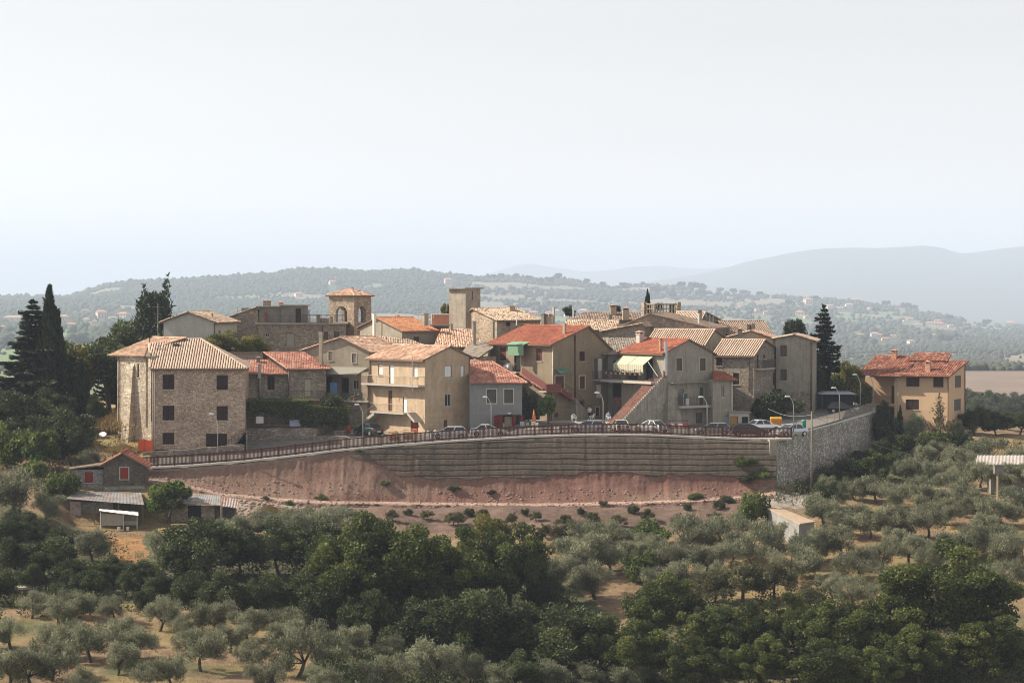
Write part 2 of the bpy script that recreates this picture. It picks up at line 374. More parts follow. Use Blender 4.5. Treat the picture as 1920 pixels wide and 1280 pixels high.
CC = np.where((cov == 1)[..., None], CC*(.8+.4*fbm(Xg/23, Yg/60, 3, 5))[..., None], CC)
CC = np.where((cov == 4)[..., None], CC*(1+.16*np.sin((Xg*.25+Yg*.97)*2*math.pi/22)+.25*(fbm(Xg/50, Yg/50, 3, 2)-.5))[..., None], CC)
# near ground: dry grass, bare earth, green patches, red cut earth
nearm = np.clip((640-Yg)/60, 0, 1)[..., None]
e1 = fbm(Xg/7, Yg/7, 4, 61)[..., None]; e2 = fbm(Xg/2.5, Yg/2.5, 3, 71)[..., None]; e3 = fbm(Xg/14, Yg/14, 3, 81)[..., None]
soil = np.array((.20, .135, .08))*(.8+.5*e2); dry = np.array((.21, .155, .07))*(.75+.5*e2); grn = np.array((.06, .08, .028))*(.7+.6*e2)
nc = soil*(1-np.clip((e1-.42)*6, 0, 1))+dry*np.clip((e1-.42)*6, 0, 1)
gk = np.clip((e3-.68)*9, 0, .8); nc = nc*(1-gk)+grn*gk
def blend(nc, poly, c, k=1.0, soft=None):
    m = (inpoly(PXg+18*(fbm(Xg/4, Yg/4, 3, 11)-.5)*2, PYg+14*(fbm(Xg/4, Yg/4, 3, 12)-.5)*2, poly) & (Yg < 420))[..., None]*k
    return nc*(1-m)+c*m
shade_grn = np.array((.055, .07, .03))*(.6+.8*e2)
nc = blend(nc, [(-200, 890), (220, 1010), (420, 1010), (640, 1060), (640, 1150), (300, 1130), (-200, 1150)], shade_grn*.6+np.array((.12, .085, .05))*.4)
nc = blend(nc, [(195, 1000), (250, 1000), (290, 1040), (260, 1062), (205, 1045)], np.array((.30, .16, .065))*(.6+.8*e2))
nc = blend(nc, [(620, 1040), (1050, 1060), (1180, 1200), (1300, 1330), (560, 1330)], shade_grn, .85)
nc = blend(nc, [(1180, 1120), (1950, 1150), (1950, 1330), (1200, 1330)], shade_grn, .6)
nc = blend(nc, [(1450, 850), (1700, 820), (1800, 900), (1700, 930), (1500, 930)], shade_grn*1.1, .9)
nc = blend(nc, [(150, 740), (285, 740), (290, 850), (150, 850)], np.array((.28, .21, .09))*(.7+.6*e2), .9)
nc = blend(nc, [(500, 935), (1420, 930), (1400, 960), (1300, 990), (700, 1000), (480, 970)], np.array((.135, .088, .07))*(.45+1.1*e2), .95)
nc = blend(nc, [(420, 920), (600, 935), (640, 975), (520, 990), (400, 980)], np.array((.25, .21, .165))*(.6+.8*e2), .9)
nc = blend(nc, [(1380, 915), (1480, 915), (1560, 930), (1480, 955), (1420, 950)], np.array((.28, .26, .235))*(.6+.8*e2), .8)
wyg = np.interp(PXg, [1450, 1500, 1549, 1595, 1646], [264.2, 272.5, 281.5, 291, 301.5])
pl = ((PXg > 285) & (PXg < 1646) & (Yg > np.where(PXg > 1450, wyg+1.2, fence_at(PXg)[0])) & (Yg < 330))[..., None]
nc = np.where(pl, np.array((.20, .185, .165))*(.85+.3*e1), nc)
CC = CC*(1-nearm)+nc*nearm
nr, ncol = PXg.shape
idx = np.arange(nr*ncol).reshape(nr, ncol)
fq = np.stack([idx[:-1, :-1], idx[:-1, 1:], idx[1:, 1:], idx[1:, :-1]], -1).reshape(-1, 4)
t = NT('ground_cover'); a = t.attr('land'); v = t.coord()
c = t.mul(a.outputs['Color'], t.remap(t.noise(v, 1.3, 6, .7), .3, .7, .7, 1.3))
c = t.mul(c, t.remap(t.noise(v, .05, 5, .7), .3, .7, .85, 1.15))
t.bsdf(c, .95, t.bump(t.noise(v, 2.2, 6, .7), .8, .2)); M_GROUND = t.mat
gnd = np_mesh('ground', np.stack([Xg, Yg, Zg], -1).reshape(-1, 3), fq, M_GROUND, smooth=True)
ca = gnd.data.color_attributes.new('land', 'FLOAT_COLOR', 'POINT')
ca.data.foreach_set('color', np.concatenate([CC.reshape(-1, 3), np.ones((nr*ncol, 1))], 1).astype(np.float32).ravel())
tag(gnd, 'hillside and valley land from the near orchard slope to the far mountains', kind='structure')

# ------------------------------------------------------------------ the air
HAZE = True
if HAZE:
    hb = MB(); hb.box(-10500, -60, float(Zg.min())-1.5, 10500, 26500, float(Zg.max())+25)
    t = NT('haze'); pv = t.n('ShaderNodeVolumePrincipled'); pv.inputs['Color'].default_value = (.69, .795, .985, 1)
    pv.inputs['Density'].default_value = 1.2e-4; pv.inputs['Anisotropy'].default_value = 0.0
    t.l(pv.outputs[0], t.out.inputs['Volume'])
    ho = hb.build('haze', t.mat); tag(ho, 'pale blue summer haze filling the valley air', kind='stuff')
# ------------------------------------------------------------------ building materials
M_STONE_WARM = stone('stone_warm', (.42, .305, .225), (.60, .465, .355), (.35, .26, .195), (4.0, 4.0, 8.4))
M_STONE_PALE = stone('stone_pale', (.46, .37, .27), (.58, .49, .38), (.40, .33, .25), (2.6, 2.6, 5.0), 1.0)
M_STONE_GREY = stone('stone_grey', (.275, .225, .175), (.385, .325, .26), (.25, .21, .165))
M_STONE_TERR = stone('stone_terrace', (.24, .195, .16), (.36, .30, .25), (.21, .175, .145), (2.8, 2.8, 5.5), 1.0)
M_STONE_WALL = stone('stone_retaining', (.37, .335, .285), (.52, .48, .42), (.25, .225, .19), (2.2, 2.2, 3.2), 1.2, .2)
M_STONE_BELL = stone('stone_bell', (.36, .27, .19), (.48, .38, .28), (.36, .28, .2), (3, 3, 6), 1.0)
M_PL_SAND = plaster('plaster_sand', (.50, .375, .255)); M_PL_OLIVE = plaster('plaster_olive', (.27, .215, .145), .3)
M_PL_GREY = plaster('plaster_grey', (.325, .29, .24), .5); M_PL_BLUEGREY = plaster('plaster_bluegrey', (.24, .24, .235), .25, .15)
M_PL_PALE = plaster('plaster_pale', (.46, .44, .385), .25, .15); M_PL_WHITE = plaster('plaster_white', (.72, .67, .56), .2, .12)
M_PL_BROWN = plaster('plaster_brown', (.33, .285, .22), .35); M_PL_TAN = plaster('plaster_tan', (.46, .36, .26), .3)
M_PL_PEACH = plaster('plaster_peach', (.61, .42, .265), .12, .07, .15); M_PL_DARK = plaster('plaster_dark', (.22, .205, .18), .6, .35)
M_CONC = plaster('concrete', (.34, .305, .25), .65, .35, .5, (.4, .38, .36)); M_TOWER = plaster('tower_render', (.37, .315, .25), .5, .35, .6)
M_ORANGE = plaster('terracotta_block', (.52, .22, .13), .2, .12)
T_COPPI = tilemat('old_tiles', [(0, (.30, .20, .14)), (.3, (.45, .32, .225)), (.6, (.54, .405, .295)), (.85, (.60, .48, .365)), (1, (.42, .26, .18))])
T_COPPIP = tilemat('pinkish_tiles', [(0, (.40, .22, .15)), (.35, (.55, .33, .22)), (.7, (.62, .42, .30)), (1, (.68, .54, .40))])
T_STRIPE = tilemat('row_tiles', [(0, (.20, .125, .085)), (.04, (.44, .315, .225)), (.5, (.55, .41, .31)), (1, (.63, .50, .395))], .2)
T_RED = tilemat('red_tiles', [(0, (.25, .075, .045)), (.5, (.33, .105, .06)), (1, (.40, .15, .085))], .25)
T_ROSE = tilemat('rose_tiles', [(0, (.36, .15, .105)), (.5, (.46, .21, .15)), (1, (.56, .31, .23))], .25)
T_ORANGE = tilemat('orange_tiles', [(0, (.44, .17, .08)), (.5, (.54, .24, .12)), (1, (.60, .31, .17))], .15)
T_MIX = tilemat('mixed_tiles', [(0, (.17, .06, .042)), (.4, (.26, .095, .062)), (.8, (.33, .14, .09)), (1, (.44, .25, .17))], .15)
T_DARK = tilemat('dark_tiles', [(0, (.16, .11, .085)), (.5, (.24, .17, .13)), (1, (.32, .24, .18))], .25)
T_GREY = tilemat('grey_tiles', [(0, (.22, .185, .15)), (.5, (.30, .25, .205)), (1, (.37, .31, .25))], .25)
M_EAVE = plain('eave_wood', (.16, .115, .08)); M_GUT = plain('gutter_metal', (.22, .13, .09), .5); M_PIPE = plain('pipe_pale', (.62, .55, .46), .5)
M_PIPEB = plain('pipe_brown', (.11, .05, .035), .5); M_ZINC = plain('zinc', (.45, .45, .44), .4, .6)
M_SH_DARK = plain('shutter_dark', (.030, .014, .011)); M_SH_BROWN = plain('shutter_brown', (.12, .045, .04)); M_SH_WHITE = plain('shutter_white', (.78, .77, .74), .5, 0, .04)
M_SH_GREY = plain('shutter_grey', (.34, .32, .27)); M_SH_CREAM = plain('shutter_cream', (.46, .42, .33)); M_SH_GREEN = plain('shutter_green', (.05, .10, .07))
M_SH_RED = plain('shutter_red', (.30, .03, .02), .6); M_SH_OLIVE = plain('shutter_dusky', (.10, .095, .075))
M_DOOR_RED = plain('door_red', (.20, .035, .025)); M_DOOR_OCHRE = plain('door_ochre', (.42, .22, .06)); M_DOOR_BLUE = plain('door_bluegrey', (.30, .36, .42)); M_BLACK = plain('dark_inside', (.012, .012, .012))
M_FRAME = plain('frame_pale', (.55, .50, .42)); M_WOOD = plain('wood_brown', (.13, .06, .035)); M_SILL = plain('sill_stone', (.45, .40, .33))
M_RAIL = plain('rail_iron', (.10, .085, .075), .5); M_RAILP = plain('rail_pale', (.35, .30, .25), .5); M_SLAB = plain('slab_concrete', (.42, .37, .31))
M_BRICK = stone('brick_red', (.30, .10, .07), (.40, .16, .11), (.30, .22, .18), (4, 4, 9), .5)
M_TREAD = stone('brick_treads', (.17, .062, .045), (.24, .095, .066), (.20, .15, .12), (4, 4, 9), .5)
M_BRICKO = stone('brick_orange', (.50, .22, .13), (.60, .30, .18), (.45, .32, .25), (5, 5, 11), .4)
_g = NT('window_glass'); _g.bsdf((.018, .022, .026), .08, spec=.7); M_GLASS = _g.mat
STY = {  # material, period, row length, bump height, jitter
 'coppi': (T_COPPI, .30, .42, .075, 1.0), 'pink': (T_COPPIP, .30, .42, .075, 1.0), 'stripe': (T_STRIPE, .30, .46, .10, .30), 'red': (T_RED, .26, .38, .035, .35),
 'rose': (T_ROSE, .30, .40, .04, .4), 'orange': (T_ORANGE, .34, .42, .05, .25), 'mix': (T_MIX, .32, .44, .07, .5), 'dark': (T_DARK, .36, .5, .06, .4), 'grey': (T_GREY, .30, .42, .06, .7)}

def tiled(bm, lay, poly, style, base_t=.10, seed=0, udir=None):
    """lay rows of curved tiles over a planar polygon whose first edge is the eave; a slab below gives the roof its thickness"""
    m, per, rl, amp, jit = STY[style]; chan = style == 'stripe'
    q = random.Random(seed); p0, p1 = poly[0], poly[1]
    n = None
    for i in range(1, len(poly)-1):
        c = (poly[i]-p0).cross(poly[i+1]-p0)
        if c.length > 1e-4: n = c.normalized(); break
    if n.z < 0: n = -n
    u = (p1-p0).normalized() if udir is None else udir
    u = (u-n*u.dot(n)).normalized(); v = n.cross(u)
    if v.z < 0: u = -u; v = -v
    us = [(p-p0).dot(u) for p in poly]; vs = [(p-p0).dot(v) for p in poly]
    if abs(min(vs)) > abs(max(vs)): pass
    u0, u1, v0, v1 = min(us), max(us), min(vs), max(vs)
    nu = max(2, int(round((u1-u0)/per))); nv = max(2, int(round((v1-v0)/rl)))
    du = (u1-u0)/nu; dv = (v1-v0)/nv
    rect = len(poly) == 4 and max(abs(us[3]-us[0]), abs(us[2]-us[1])) < .12
    b2 = bmesh.new(); l2 = b2.faces.layers.float.new('tint')
    prof = [(0, 0), (.22, .75), (.5, 1.0), (.78, .75), (1.0, 0)]
    for i in range(nu):
        cj = q.uniform(-.5, .5)*jit; ctn = q.random()
        for j in range(nv):
            a = u0+i*du; tn = min(1, max(0, .5+q.uniform(-.5, .5)))
            if chan: tn = .1+.6*ctn+.3*tn
            ou = (q.uniform(-.04, .04)+cj*.05)*jit; oz = q.uniform(-.02, .025)*jit; rot = q.uniform(-.05, .05)*jit
            low = v0+j*dv-.06; hi = v0+(j+1)*dv; st = {'stripe': .4, 'rose': 2.0, 'red': 1.3, 'orange': 1.3}.get(style, 1)
            lo_v = []; hi_v = []
            for (f, h) in prof:
                lo_v.append(b2.verts.new(p0+u*(a+f*du+ou-rot)+v*low+n*(h*amp+.012+.033*st+oz*st)))
                hi_v.append(b2.verts.new(p0+u*(a+f*du+ou+rot)+v*hi+n*(h*amp+.012+oz)))
            for k in range(4):
                fc = b2.faces.new((lo_v[k], lo_v[k+1], hi_v[k+1], hi_v[k])); fc[l2] = tn if k in (1, 2) or not chan else 0.0
            e0 = b2.verts.new(p0+u*(a+ou)+v*low+n*(.0)); e1 = b2.verts.new(p0+u*(a+du+ou)+v*low+n*(.0))
            fc = b2.faces.new([e0, e1]+lo_v[::-1]); fc[l2] = tn*.6
    if not rect:
        cen = sum(poly, Vector())/len(poly)
        for i in range(1, len(poly)):
            a, b = poly[i], poly[(i+1) % len(poly)]
            if (b-a).length < 1e-3: continue
            en = (b-a).cross(n).normalized()
            if (cen-a).dot(en) > 0: en = -en
            bmesh.ops.bisect_plane(b2, geom=b2.verts[:]+b2.edges[:]+b2.faces[:], plane_co=a+en*.02, plane_no=en, clear_outer=True)
    me = bpy.data.meshes.new('tmp'); b2.to_mesh(me); b2.free()
    bm.from_mesh(me); bpy.data.meshes.remove(me)
    top = [bm.verts.new(p) for p in poly]; bot = [bm.verts.new(p-n*base_t) for p in poly]
    fs = [bm.faces.new(top), bm.faces.new(bot[::-1])]
    for i in range(len(poly)):
        k = (i+1) % len(poly); fs.append(bm.faces.new((top[i], bot[i], bot[k], top[k])))
    for f in fs: f.material_index = 1
    # ridge caps
    return n

class House:
    def __init__(s, name, label, cpx, Y, a, lpx, rpx, base, wall, cat='house', D=None, W=None, group=None, zbase=None):
        """near vertical corner at pixel column cpx, distance Y; a = turn of the right-hand face (degrees)"""
        s.C = Vector(((cpx-CX)*Y/F, Y)); a = R(a); s.a = a
        s.r = Vector((math.cos(a), math.sin(a))); s.lf = Vector((-math.sin(a), math.cos(a)))
        def ext(px, d):
            k = (px-CX)/F; return (k*s.C.y-s.C.x)/(d.x-k*d.y)
        s.W = W if W is not None else ext(rpx, s.r); s.D = D if D is not None else ext(lpx, s.lf)
        s.zb = (HZ-base)*Y/F if zbase is None else zbase
        s.root = thing(name, label, cat, (s.C.x, s.C.y, s.zb), a, group)
        s.wallm = wall; s.holes = {'R': [], 'L': []}; s.wins = []; s.polys = []; s.nroof = 0; s.roofo = None; s.seed = int(cpx*7+Y)
    # world <-> local
    def loc(s, p): d = Vector((p.x, p.y))-s.C; return Vector((d.dot(s.r), d.dot(s.lf), p.z-s.zb))
    def ray(s): o = s.loc(Vector((0, 0, 0))); return o
    def dirl(s, px, py):
        d = Vector(((px-CX)/F, 1, (HZ-py)/F)); return Vector((Vector((d.x, d.y)).dot(s.r), Vector((d.x, d.y)).dot(s.lf), d.z))
    def on(s, face, px, py, off=0.0):
        """point of a facade plane (moved out by off) under a pixel -> local xyz"""
        o = s.ray(); d = s.dirl(px, py)
        k = (-off-o.y)/d.y if face == 'R' else (-off-o.x)/d.x
        return o+d*k
    def uv(s, face, px, py):
        p = s.on(face, px, py); return (p.x if face == 'R' else p.y), p.z
    def zc(s, py, s_=0, t_=0):               # height of pixel row py at a local plan position
        Y = s.C.y+s_*s.r.y+t_*s.lf.y; return (HZ-py)*Y/F-s.zb
    def pt(s, face, u, z, out=0.0): return Vector((u, -out, z)) if face == 'R' else Vector((-out, u, z))
    # openings
    def win(s, face, x0, y0, x1, y1, kind='shut', m=None, frame=None, sill=True, depth=.16, sur=None, name=None, leaves=2, cross=True):
        a = s.uv(face, x0, y1); b = s.uv(face, x1, y0); a2 = s.uv(face, x0, y0); b2 = s.uv(face, x1, y1)
        u0, u1 = sorted((a[0], b[0])); v0 = (a[1]+b2[1])/2; v1 = (b[1]+a2[1])/2
        s.holes[face].append((u0, max(v0, .02), u1, v1, depth)); s.wins.append((face, u0, max(v0, .02), u1, v1, kind, m, frame, sill, depth, sur, name, leaves, cross)); return s
    def _face(s, mb, face, L, H, holes):
        us = sorted({0.0, L, *[min(max(h[k], 0.02), L-.02) for h in holes for k in (0, 2)]}); vs = sorted({0.0, H, *[min(max(h[k], 0), H-.02) for h in holes for k in (1, 3)]})
        def pt(u, v, d=0): return Vector((u, d, v)) if face == 'R' else Vector((d, u, v))
        fl = face == 'L'
        for i in range(len(us)-1):
            for j in range(len(vs)-1):
                cu, cv = (us[i]+us[i+1])/2, (vs[j]+vs[j+1])/2
                if any(h[0] < cu < h[2] and h[1] < cv < h[3] for h in holes): continue
                q = [pt(us[i], vs[j]), pt(us[i+1], vs[j]), pt(us[i+1], vs[j+1]), pt(us[i], vs[j+1])]
                mb.quad(*(q[::-1] if fl else q))
        for h in holes:
            u0, v0, u1, v1, d = h; u0 = max(u0, .02); u1 = min(u1, L-.02); v1 = min(v1, H-.02)
            ring = [(u0, v0), (u1, v0), (u1, v1), (u0, v1)]
            for k in range(4):
                a, b = ring[k], ring[(k+1) % 4]
                q = [pt(*a), pt(*a, d), pt(*b, d), pt(*b)]
                mb.quad(*(q[::-1] if fl else q))
    def walls(s, eave, gable=None, apex=None, eaveR=None):
        """eave: pixel row at the near corner. gable 'R'/'L' with apex pixel on that face, eaveR: pixel row of the eave at the far edge of the gable face"""
        s.H = s.zc(eave); s.gable = gable
        mb = MB(); H = s.H
        s.ax = None; s.Hr = H
        if gable:
            au, az = s.uv(gable, *apex); s.ax, s.Hz = au, az
            if eaveR: s.Hr = s.zc(eaveR, s.W if gable == 'R' else 0, s.D if gable == 'L' else 0)
        hm = min(H, s.Hr)
        s._face(mb, 'R', s.W, hm if gable == 'R' else H, s.holes['R']); s._face(mb, 'L', s.D, hm if gable == 'L' else H, s.holes['L'])
        W, D = s.W, s.D; h2 = s.Hr if gable == 'R' else H; h3 = s.Hr if gable == 'L' else H
        mb.quad((W, 0, 0), (W, D, 0), (W, D, h2), (W, 0, h2)); mb.quad((W, D, 0), (0, D, 0), (0, D, h3), (W, D, h3))
        if gable == 'R':
            for t_, fl in ((0, 0), (D, 1)):
                f = [(0, t_, hm), (W, t_, hm), (W, t_, h2), (s.ax, t_, s.Hz), (0, t_, H)]
                mb.add(f[::-1] if fl else f, [tuple(range(5))])
        elif gable == 'L':
            for s_, fl in ((0, 1), (W, 0)):
                f = [(s_, 0, hm), (s_, D, hm), (s_, D, h3), (s_, s.ax, s.Hz), (s_, 0, H)]
                mb.add(f[::-1] if fl else f, [tuple(range(5))])
        s.wall = mb.build('wall', s.wallm, s.root)
        s._windows(); return s
    def _windows(s):
        for (face, u0, v0, u1, v1, kind, m, fm, sill, dp, sur, name, leaves, cross) in s.wins:
            def bx(mb, ua, va, ub, vb, d0, d1):
                if face == 'R': mb.box(ua, d0, va, ub, d1, vb)
                else: mb.box(d0, ua, va, d1, ub, vb)
            w, h = u1-u0, v1-v0; isd = kind in ('door', 'garage')
            nm = name or ('door' if isd else 'window'); fm = fm or (M_FRAME if kind == 'glass' else M_WOOD)
            fr = MB(); ft = .06
            bx(fr, u0, v0, u0+ft, v1, dp-.07, dp+.02); bx(fr, u1-ft, v0, u1, v1, dp-.07, dp+.02); bx(fr, u0+ft, v1-ft, u1-ft, v1, dp-.07, dp+.02)
            if not isd: bx(fr, u0+ft, v0, u1-ft, v0+ft, dp-.07, dp+.02)
            if kind == 'glass' and cross: bx(fr, (u0+u1)/2-.03, v0+ft, (u0+u1)/2+.03, v1-ft, dp-.06, dp+.01)
            if kind == 'open':
                fr = MB(); bx(fr, u0-.01, v0-.01, u1+.01, v1+.01, dp+.001, dp+.05); o = fr.build(name or 'window', m or M_BLACK, s.root); continue
            o = fr.build(nm, fm, s.root)
            if kind in ('glass',):
                g = MB(); bx(g, u0+.02, v0+.02, u1-.02, v1-.02, dp-.02, dp+.015); g.build('pane', M_GLASS, o)
            elif kind == 'shut':
                lw = (w-2*ft-.02*(leaves-1))/leaves
                for k in range(leaves):
                    a = u0+ft+k*(lw+.02); g = MB(); bx(g, a, v0+.03, a+lw, v1-.03, dp-.05, dp-.01)
                    nsl = max(4, int(h/.14))
                    for j in range(nsl): z = v0+.08+(h-.16)*j/nsl; bx(g, a+.06, z, a+lw-.06, z+.07, dp-.075, dp-.05)
                    g.build('shutter', m or M_SH_DARK, o)
            elif kind == 'door':
                g = MB(); bx(g, u0+ft, v0, u1-ft, v1-ft, dp-.04, dp)
                for (fa, fb) in ((.08, .46), (.54, .92)): bx(g, u0+ft+.12*w, v0+h*fa, u1-ft-.12*w, v0+h*fb, dp-.06, dp-.04)
                g.build('door_leaf', m or M_DOOR_RED, o)
            elif kind == 'garage':
                g = MB(); n = 4
                for k in range(n): a = u0+ft+(w-2*ft)*k/n; bx(g, a+.01, v0, a+(w-2*ft)/n-.01, v1-ft, dp-.05, dp)
                g.build('door_leaf', m or M_DOOR_RED, o)
            if sill and not isd:
                g = MB(); bx(g, u0-.08, v0-.09, u1+.08, v0-.005, -.09, dp-.07); g.build('sill', M_SILL, o)
            if sur:
                g = MB(); k = .11
                bx(g, u0-k, v0, u0-.002, v1+k, -.03, .02); bx(g, u1+.002, v0, u1+k, v1+k, -.03, .02); bx(g, u0-.002, v1+.002, u1+.002, v1+k, -.03, .02)
                if not isd and not sill: bx(g, u0-k, v0-k, u1+k, v0-.003, -.03, .02)
                g.build('surround', sur, o)
    # roofs
    def roof(s, polys, style, udir=None, name='roof', base_t=.10):
        bm = bmesh.new(); lay = bm.faces.layers.float.new('tint')
        for k, pl in enumerate(polys):
            pl = [Vector(p) for p in pl]; tiled(bm, lay, pl, style, base_t, s.seed+k, udir); s.polys.append(pl)
        me = bpy.data.meshes.new(name); bm.to_mesh(me); bm.free(); me.materials.append(STY[style][0]); me.materials.append(M_EAVE)
        o = link(name, me, s.root)
        if s.roofo is None: s.roofo = o
        return o
    def gable_roof(s, style, oh=.45, ov=.35, style2=None):
        """two slopes over the gable set in walls()"""
        W, D, H, Hr, ax, hz = s.W, s.D, s.H, s.Hr, s.ax, s.Hz; up = .06
        if s.gable == 'R':
            k1 = (hz-H)/ax; k2 = (hz-Hr)/(W-ax)
            A = [(-oh, D+ov, H-oh*k1+up), (-oh, -ov, H-oh*k1+up), (ax, -ov, hz+up), (ax, D+ov, hz+up)]
            B = [(W+oh, -ov, Hr-oh*k2+up), (W+oh, D+ov, Hr-oh*k2+up), (ax, D+ov, hz+up), (ax, -ov, hz+up)]
        else:
            k1 = (hz-H)/ax; k2 = (hz-Hr)/(D-ax)
            A = [(-ov, -oh, H-oh*k1+up), (W+ov, -oh, H-oh*k1+up), (W+ov, ax, hz+up), (-ov, ax, hz+up)]
            B = [(W+ov, D+oh, Hr-oh*k2+up), (-ov, D+oh, Hr-oh*k2+up), (-ov, ax, hz+up), (W+ov, ax, hz+up)]
        o = s.roof([A, B], style)
        mb = MB(); q = random.Random(s.seed)
        if s.gable == 'R': a, b = Vector((ax, -ov, hz+up)), Vector((ax, D+ov, hz+up))
        else: a, b = Vector((-ov, ax, hz+up)), Vector((W+ov, ax, hz+up))
        s.ridge(a, b, style, o)
        # gutter along the eaves one can see
        for e0, e1 in ((A[0], A[1]), (B[0], B[1])):
            e0, e1 = Vector(e0), Vector(e1); g = MB(); g.tube([e0+Vector((0, 0, -.12)), e1+Vector((0, 0, -.12))], .07, 6); g.build('gutter', M_GUT, o)
        return o
    def ridge(s, a, b, style, parent):
        mb = MB(); a, b = Vector(a), Vector(b); n = max(2, int((b-a).length/.45)); q = random.Random(s.seed+5)
        for i in range(n):
            p0 = a+(b-a)*(i/n); p1 = a+(b-a)*((i+1.1)/n); z = Vector((0, 0, .03+q.uniform(-.01, .02)))
            d = (p1-p0).normalized(); w = Vector((-d.y, d.x, 0)).normalized(); vs = []
            for p, r in ((p0, .14), (p1, .125)):
                for k in range(5):
                    an = math.pi*k/4; vs.append(p+z+w*math.cos(an)*r+Vector((0, 0, math.sin(an)*r*.8)))
            tn = q.random()
            mb.add(vs, [(k, k+1, k+6, k+5) for k in range(4)]+[(4, 3, 2, 1, 0)], 0, tn)
        mb.build('ridge_cap', STY[style][0], parent, tint=True)
    def slope(s, face, eave_off, z_eave, ang):
        """plane through the eave line of a facade, rising inwards"""
        if face == 'R': return Vector((0, -eave_off, z_eave)), Vector((0, -math.sin(R(ang)), math.cos(R(ang))))
        return Vector((-eave_off, 0, z_eave)), Vector((-math.sin(R(ang)), 0, math.cos(R(ang))))
    def pix(s, plane, px, py):
        o = s.ray(); d = s.dirl(px, py); k = (plane[0]-o).dot(plane[1])/d.dot(plane[1]); return o+d*k
    def pixroof(s, plane, pts, style, **kw): return s.roof([[s.pix(plane, *p) for p in pts]], style, **kw)
    def hit(s, px, py):
        o = s.ray(); d = s.dirl(px, py); best = None
        for pl in s.polys:
            n = (pl[1]-pl[0]).cross(pl[2]-pl[0]).normalized()
            if abs(d.dot(n)) < 1e-5: continue
            k = (pl[0]-o).dot(n)/d.dot(n); p = o+d*k
            cen = sum(pl, Vector())/len(pl); ok = all(((p-pl[i]).dot((pl[(i+1) % len(pl)]-pl[i]).cross(n).normalized()))*(1 if (cen-pl[i]).dot((pl[(i+1) % len(pl)]-pl[i]).cross(n)) > 0 else -1) > -.3 for i in range(len(pl)))
            if ok and (best is None or k < best[0]): best = (k, p)
        return best[1] if best else None
    def at(s, px, py, Y):
        return s.loc(P(px, py, Y))
    def chimney(s, px, yt, yb, wpx, kind='stack', m=None, Y=None, parent=None):
        p = s.hit(px, yb) if Y is None else s.at(px, yb, Y)
        if p is None: p = s.at(px, yb, s.C.y+3)
        yy = (Vector((p.x*s.r.x+p.y*s.lf.x, p.x*s.r.y+p.y*s.lf.y))+s.C).y
        h = (yb-yt)*yy/F; w = wpx*yy/F/2; x, y, z = p; mb = MB(); m = m or M_PL_TAN
        if kind == 'stack':
            mb.box(x-w*.86, y-w*.86, z-.5, x+w*.86, y+w*.86, z+h*.7); mb.box(x-w, y-w, z+h*.68, x+w, y+w, z+h*.74)
            for dx in (-1, 1):
                for dy in (-1, 1): mb.box(x+dx*w*.68-.07, y+dy*w*.68-.07, z+h*.74, x+dx*w*.68+.07, y+dy*w*.68+.07, z+h*.9)
            mb.box(x-w*.5, y-w*.5, z+h*.7, x+w*.5, y+w*.5, z+h*.86, 1)
            mb.hexa([Vector((x+a*w*1.15, y+b*w*1.15, z+h*.9)) for a, b in ((-1, -1), (1, -1), (1, 1), (-1, 1))], [Vector((x+a*w*.35, y+b*w*.35, z+h)) for a, b in ((-1, -1), (1, -1), (1, 1), (-1, 1))], 2)
        elif kind == 'plain':
            mb.box(x-w*.85, y-w*.85, z-.5, x+w*.85, y+w*.85, z+h*.88); mb.box(x-w, y-w, z+h*.88, x+w, y+w, z+h); mb.box(x-w*.5, y-w*.5, z+h, x+w*.5, y+w*.5, z+h+.02, 1)
        elif kind == 'round':
            mb.tube([(x, y, z-.4), (x, y, z+h*.82)], w*.8, 10); mb.tube([(x, y, z+h*.8), (x, y, z+h*.86)], w, 10); mb.tube([(x, y, z+h*.86), (x, y, z+h*.93)], w*.55, 8, 1); mb.tube([(x, y, z+h*.93), (x, y, z+h)], [w*1.15, w*.4], 10, 2)
        elif kind == 'pipe':
            mb.tube([(x, y, z-.3), (x, y, z+h*.9)], w*.75, 8); mb.tube([(x, y, z+h*.9), (x, y, z+h)], w, 8)
        return mb.build('chimney', [m, M_BLACK, M_BRICKO if m is not M_ZINC else M_ZINC], parent or s.roofo)
    def antenna(s, px, yt, yb, Y=None, arms=((.1, 14),), parent=None):
        p = (s.hit(px, yb) if Y is None else s.at(px, yb, Y)) or s.at(px, yb, s.C.y+3)
        yy = (Vector((p.x*s.r.x+p.y*s.lf.x, p.x*s.r.y+p.y*s.lf.y))+s.C).y; h = (yb-yt)*yy/F
        mb = MB(); mb.tube([p-Vector((0, 0, .3)), p+Vector((0, 0, h))], .035, 5)
        X = Vector((math.cos(-s.a), math.sin(-s.a), 0)); Yv = Vector((-X.y, X.x, 0))
        for f, wp in arms:
            L = wp*yy/F/2; c = p+Vector((0, 0, h*(1-f))); mb.tube([c-X*L, c+X*L], .022, 4)
            for k in range(-3, 4): mb.tube([c+X*L*k/3.2-Yv*.3, c+X*L*k/3.2+Yv*.3], .013, 4)
        return mb.build('antenna', M_ZINC, parent or s.roofo)
    def pipe(s, face, px, y0, y1, m=None, r=.06, off=.08):
        a = s.on(face, px, y0, off); b = s.on(face, px, y1, off); b.x, b.y = a.x, a.y
        mb = MB(); mb.tube([a, b], r, 7); return mb.build('downpipe', m or M_PIPE, s.root, smooth=True)
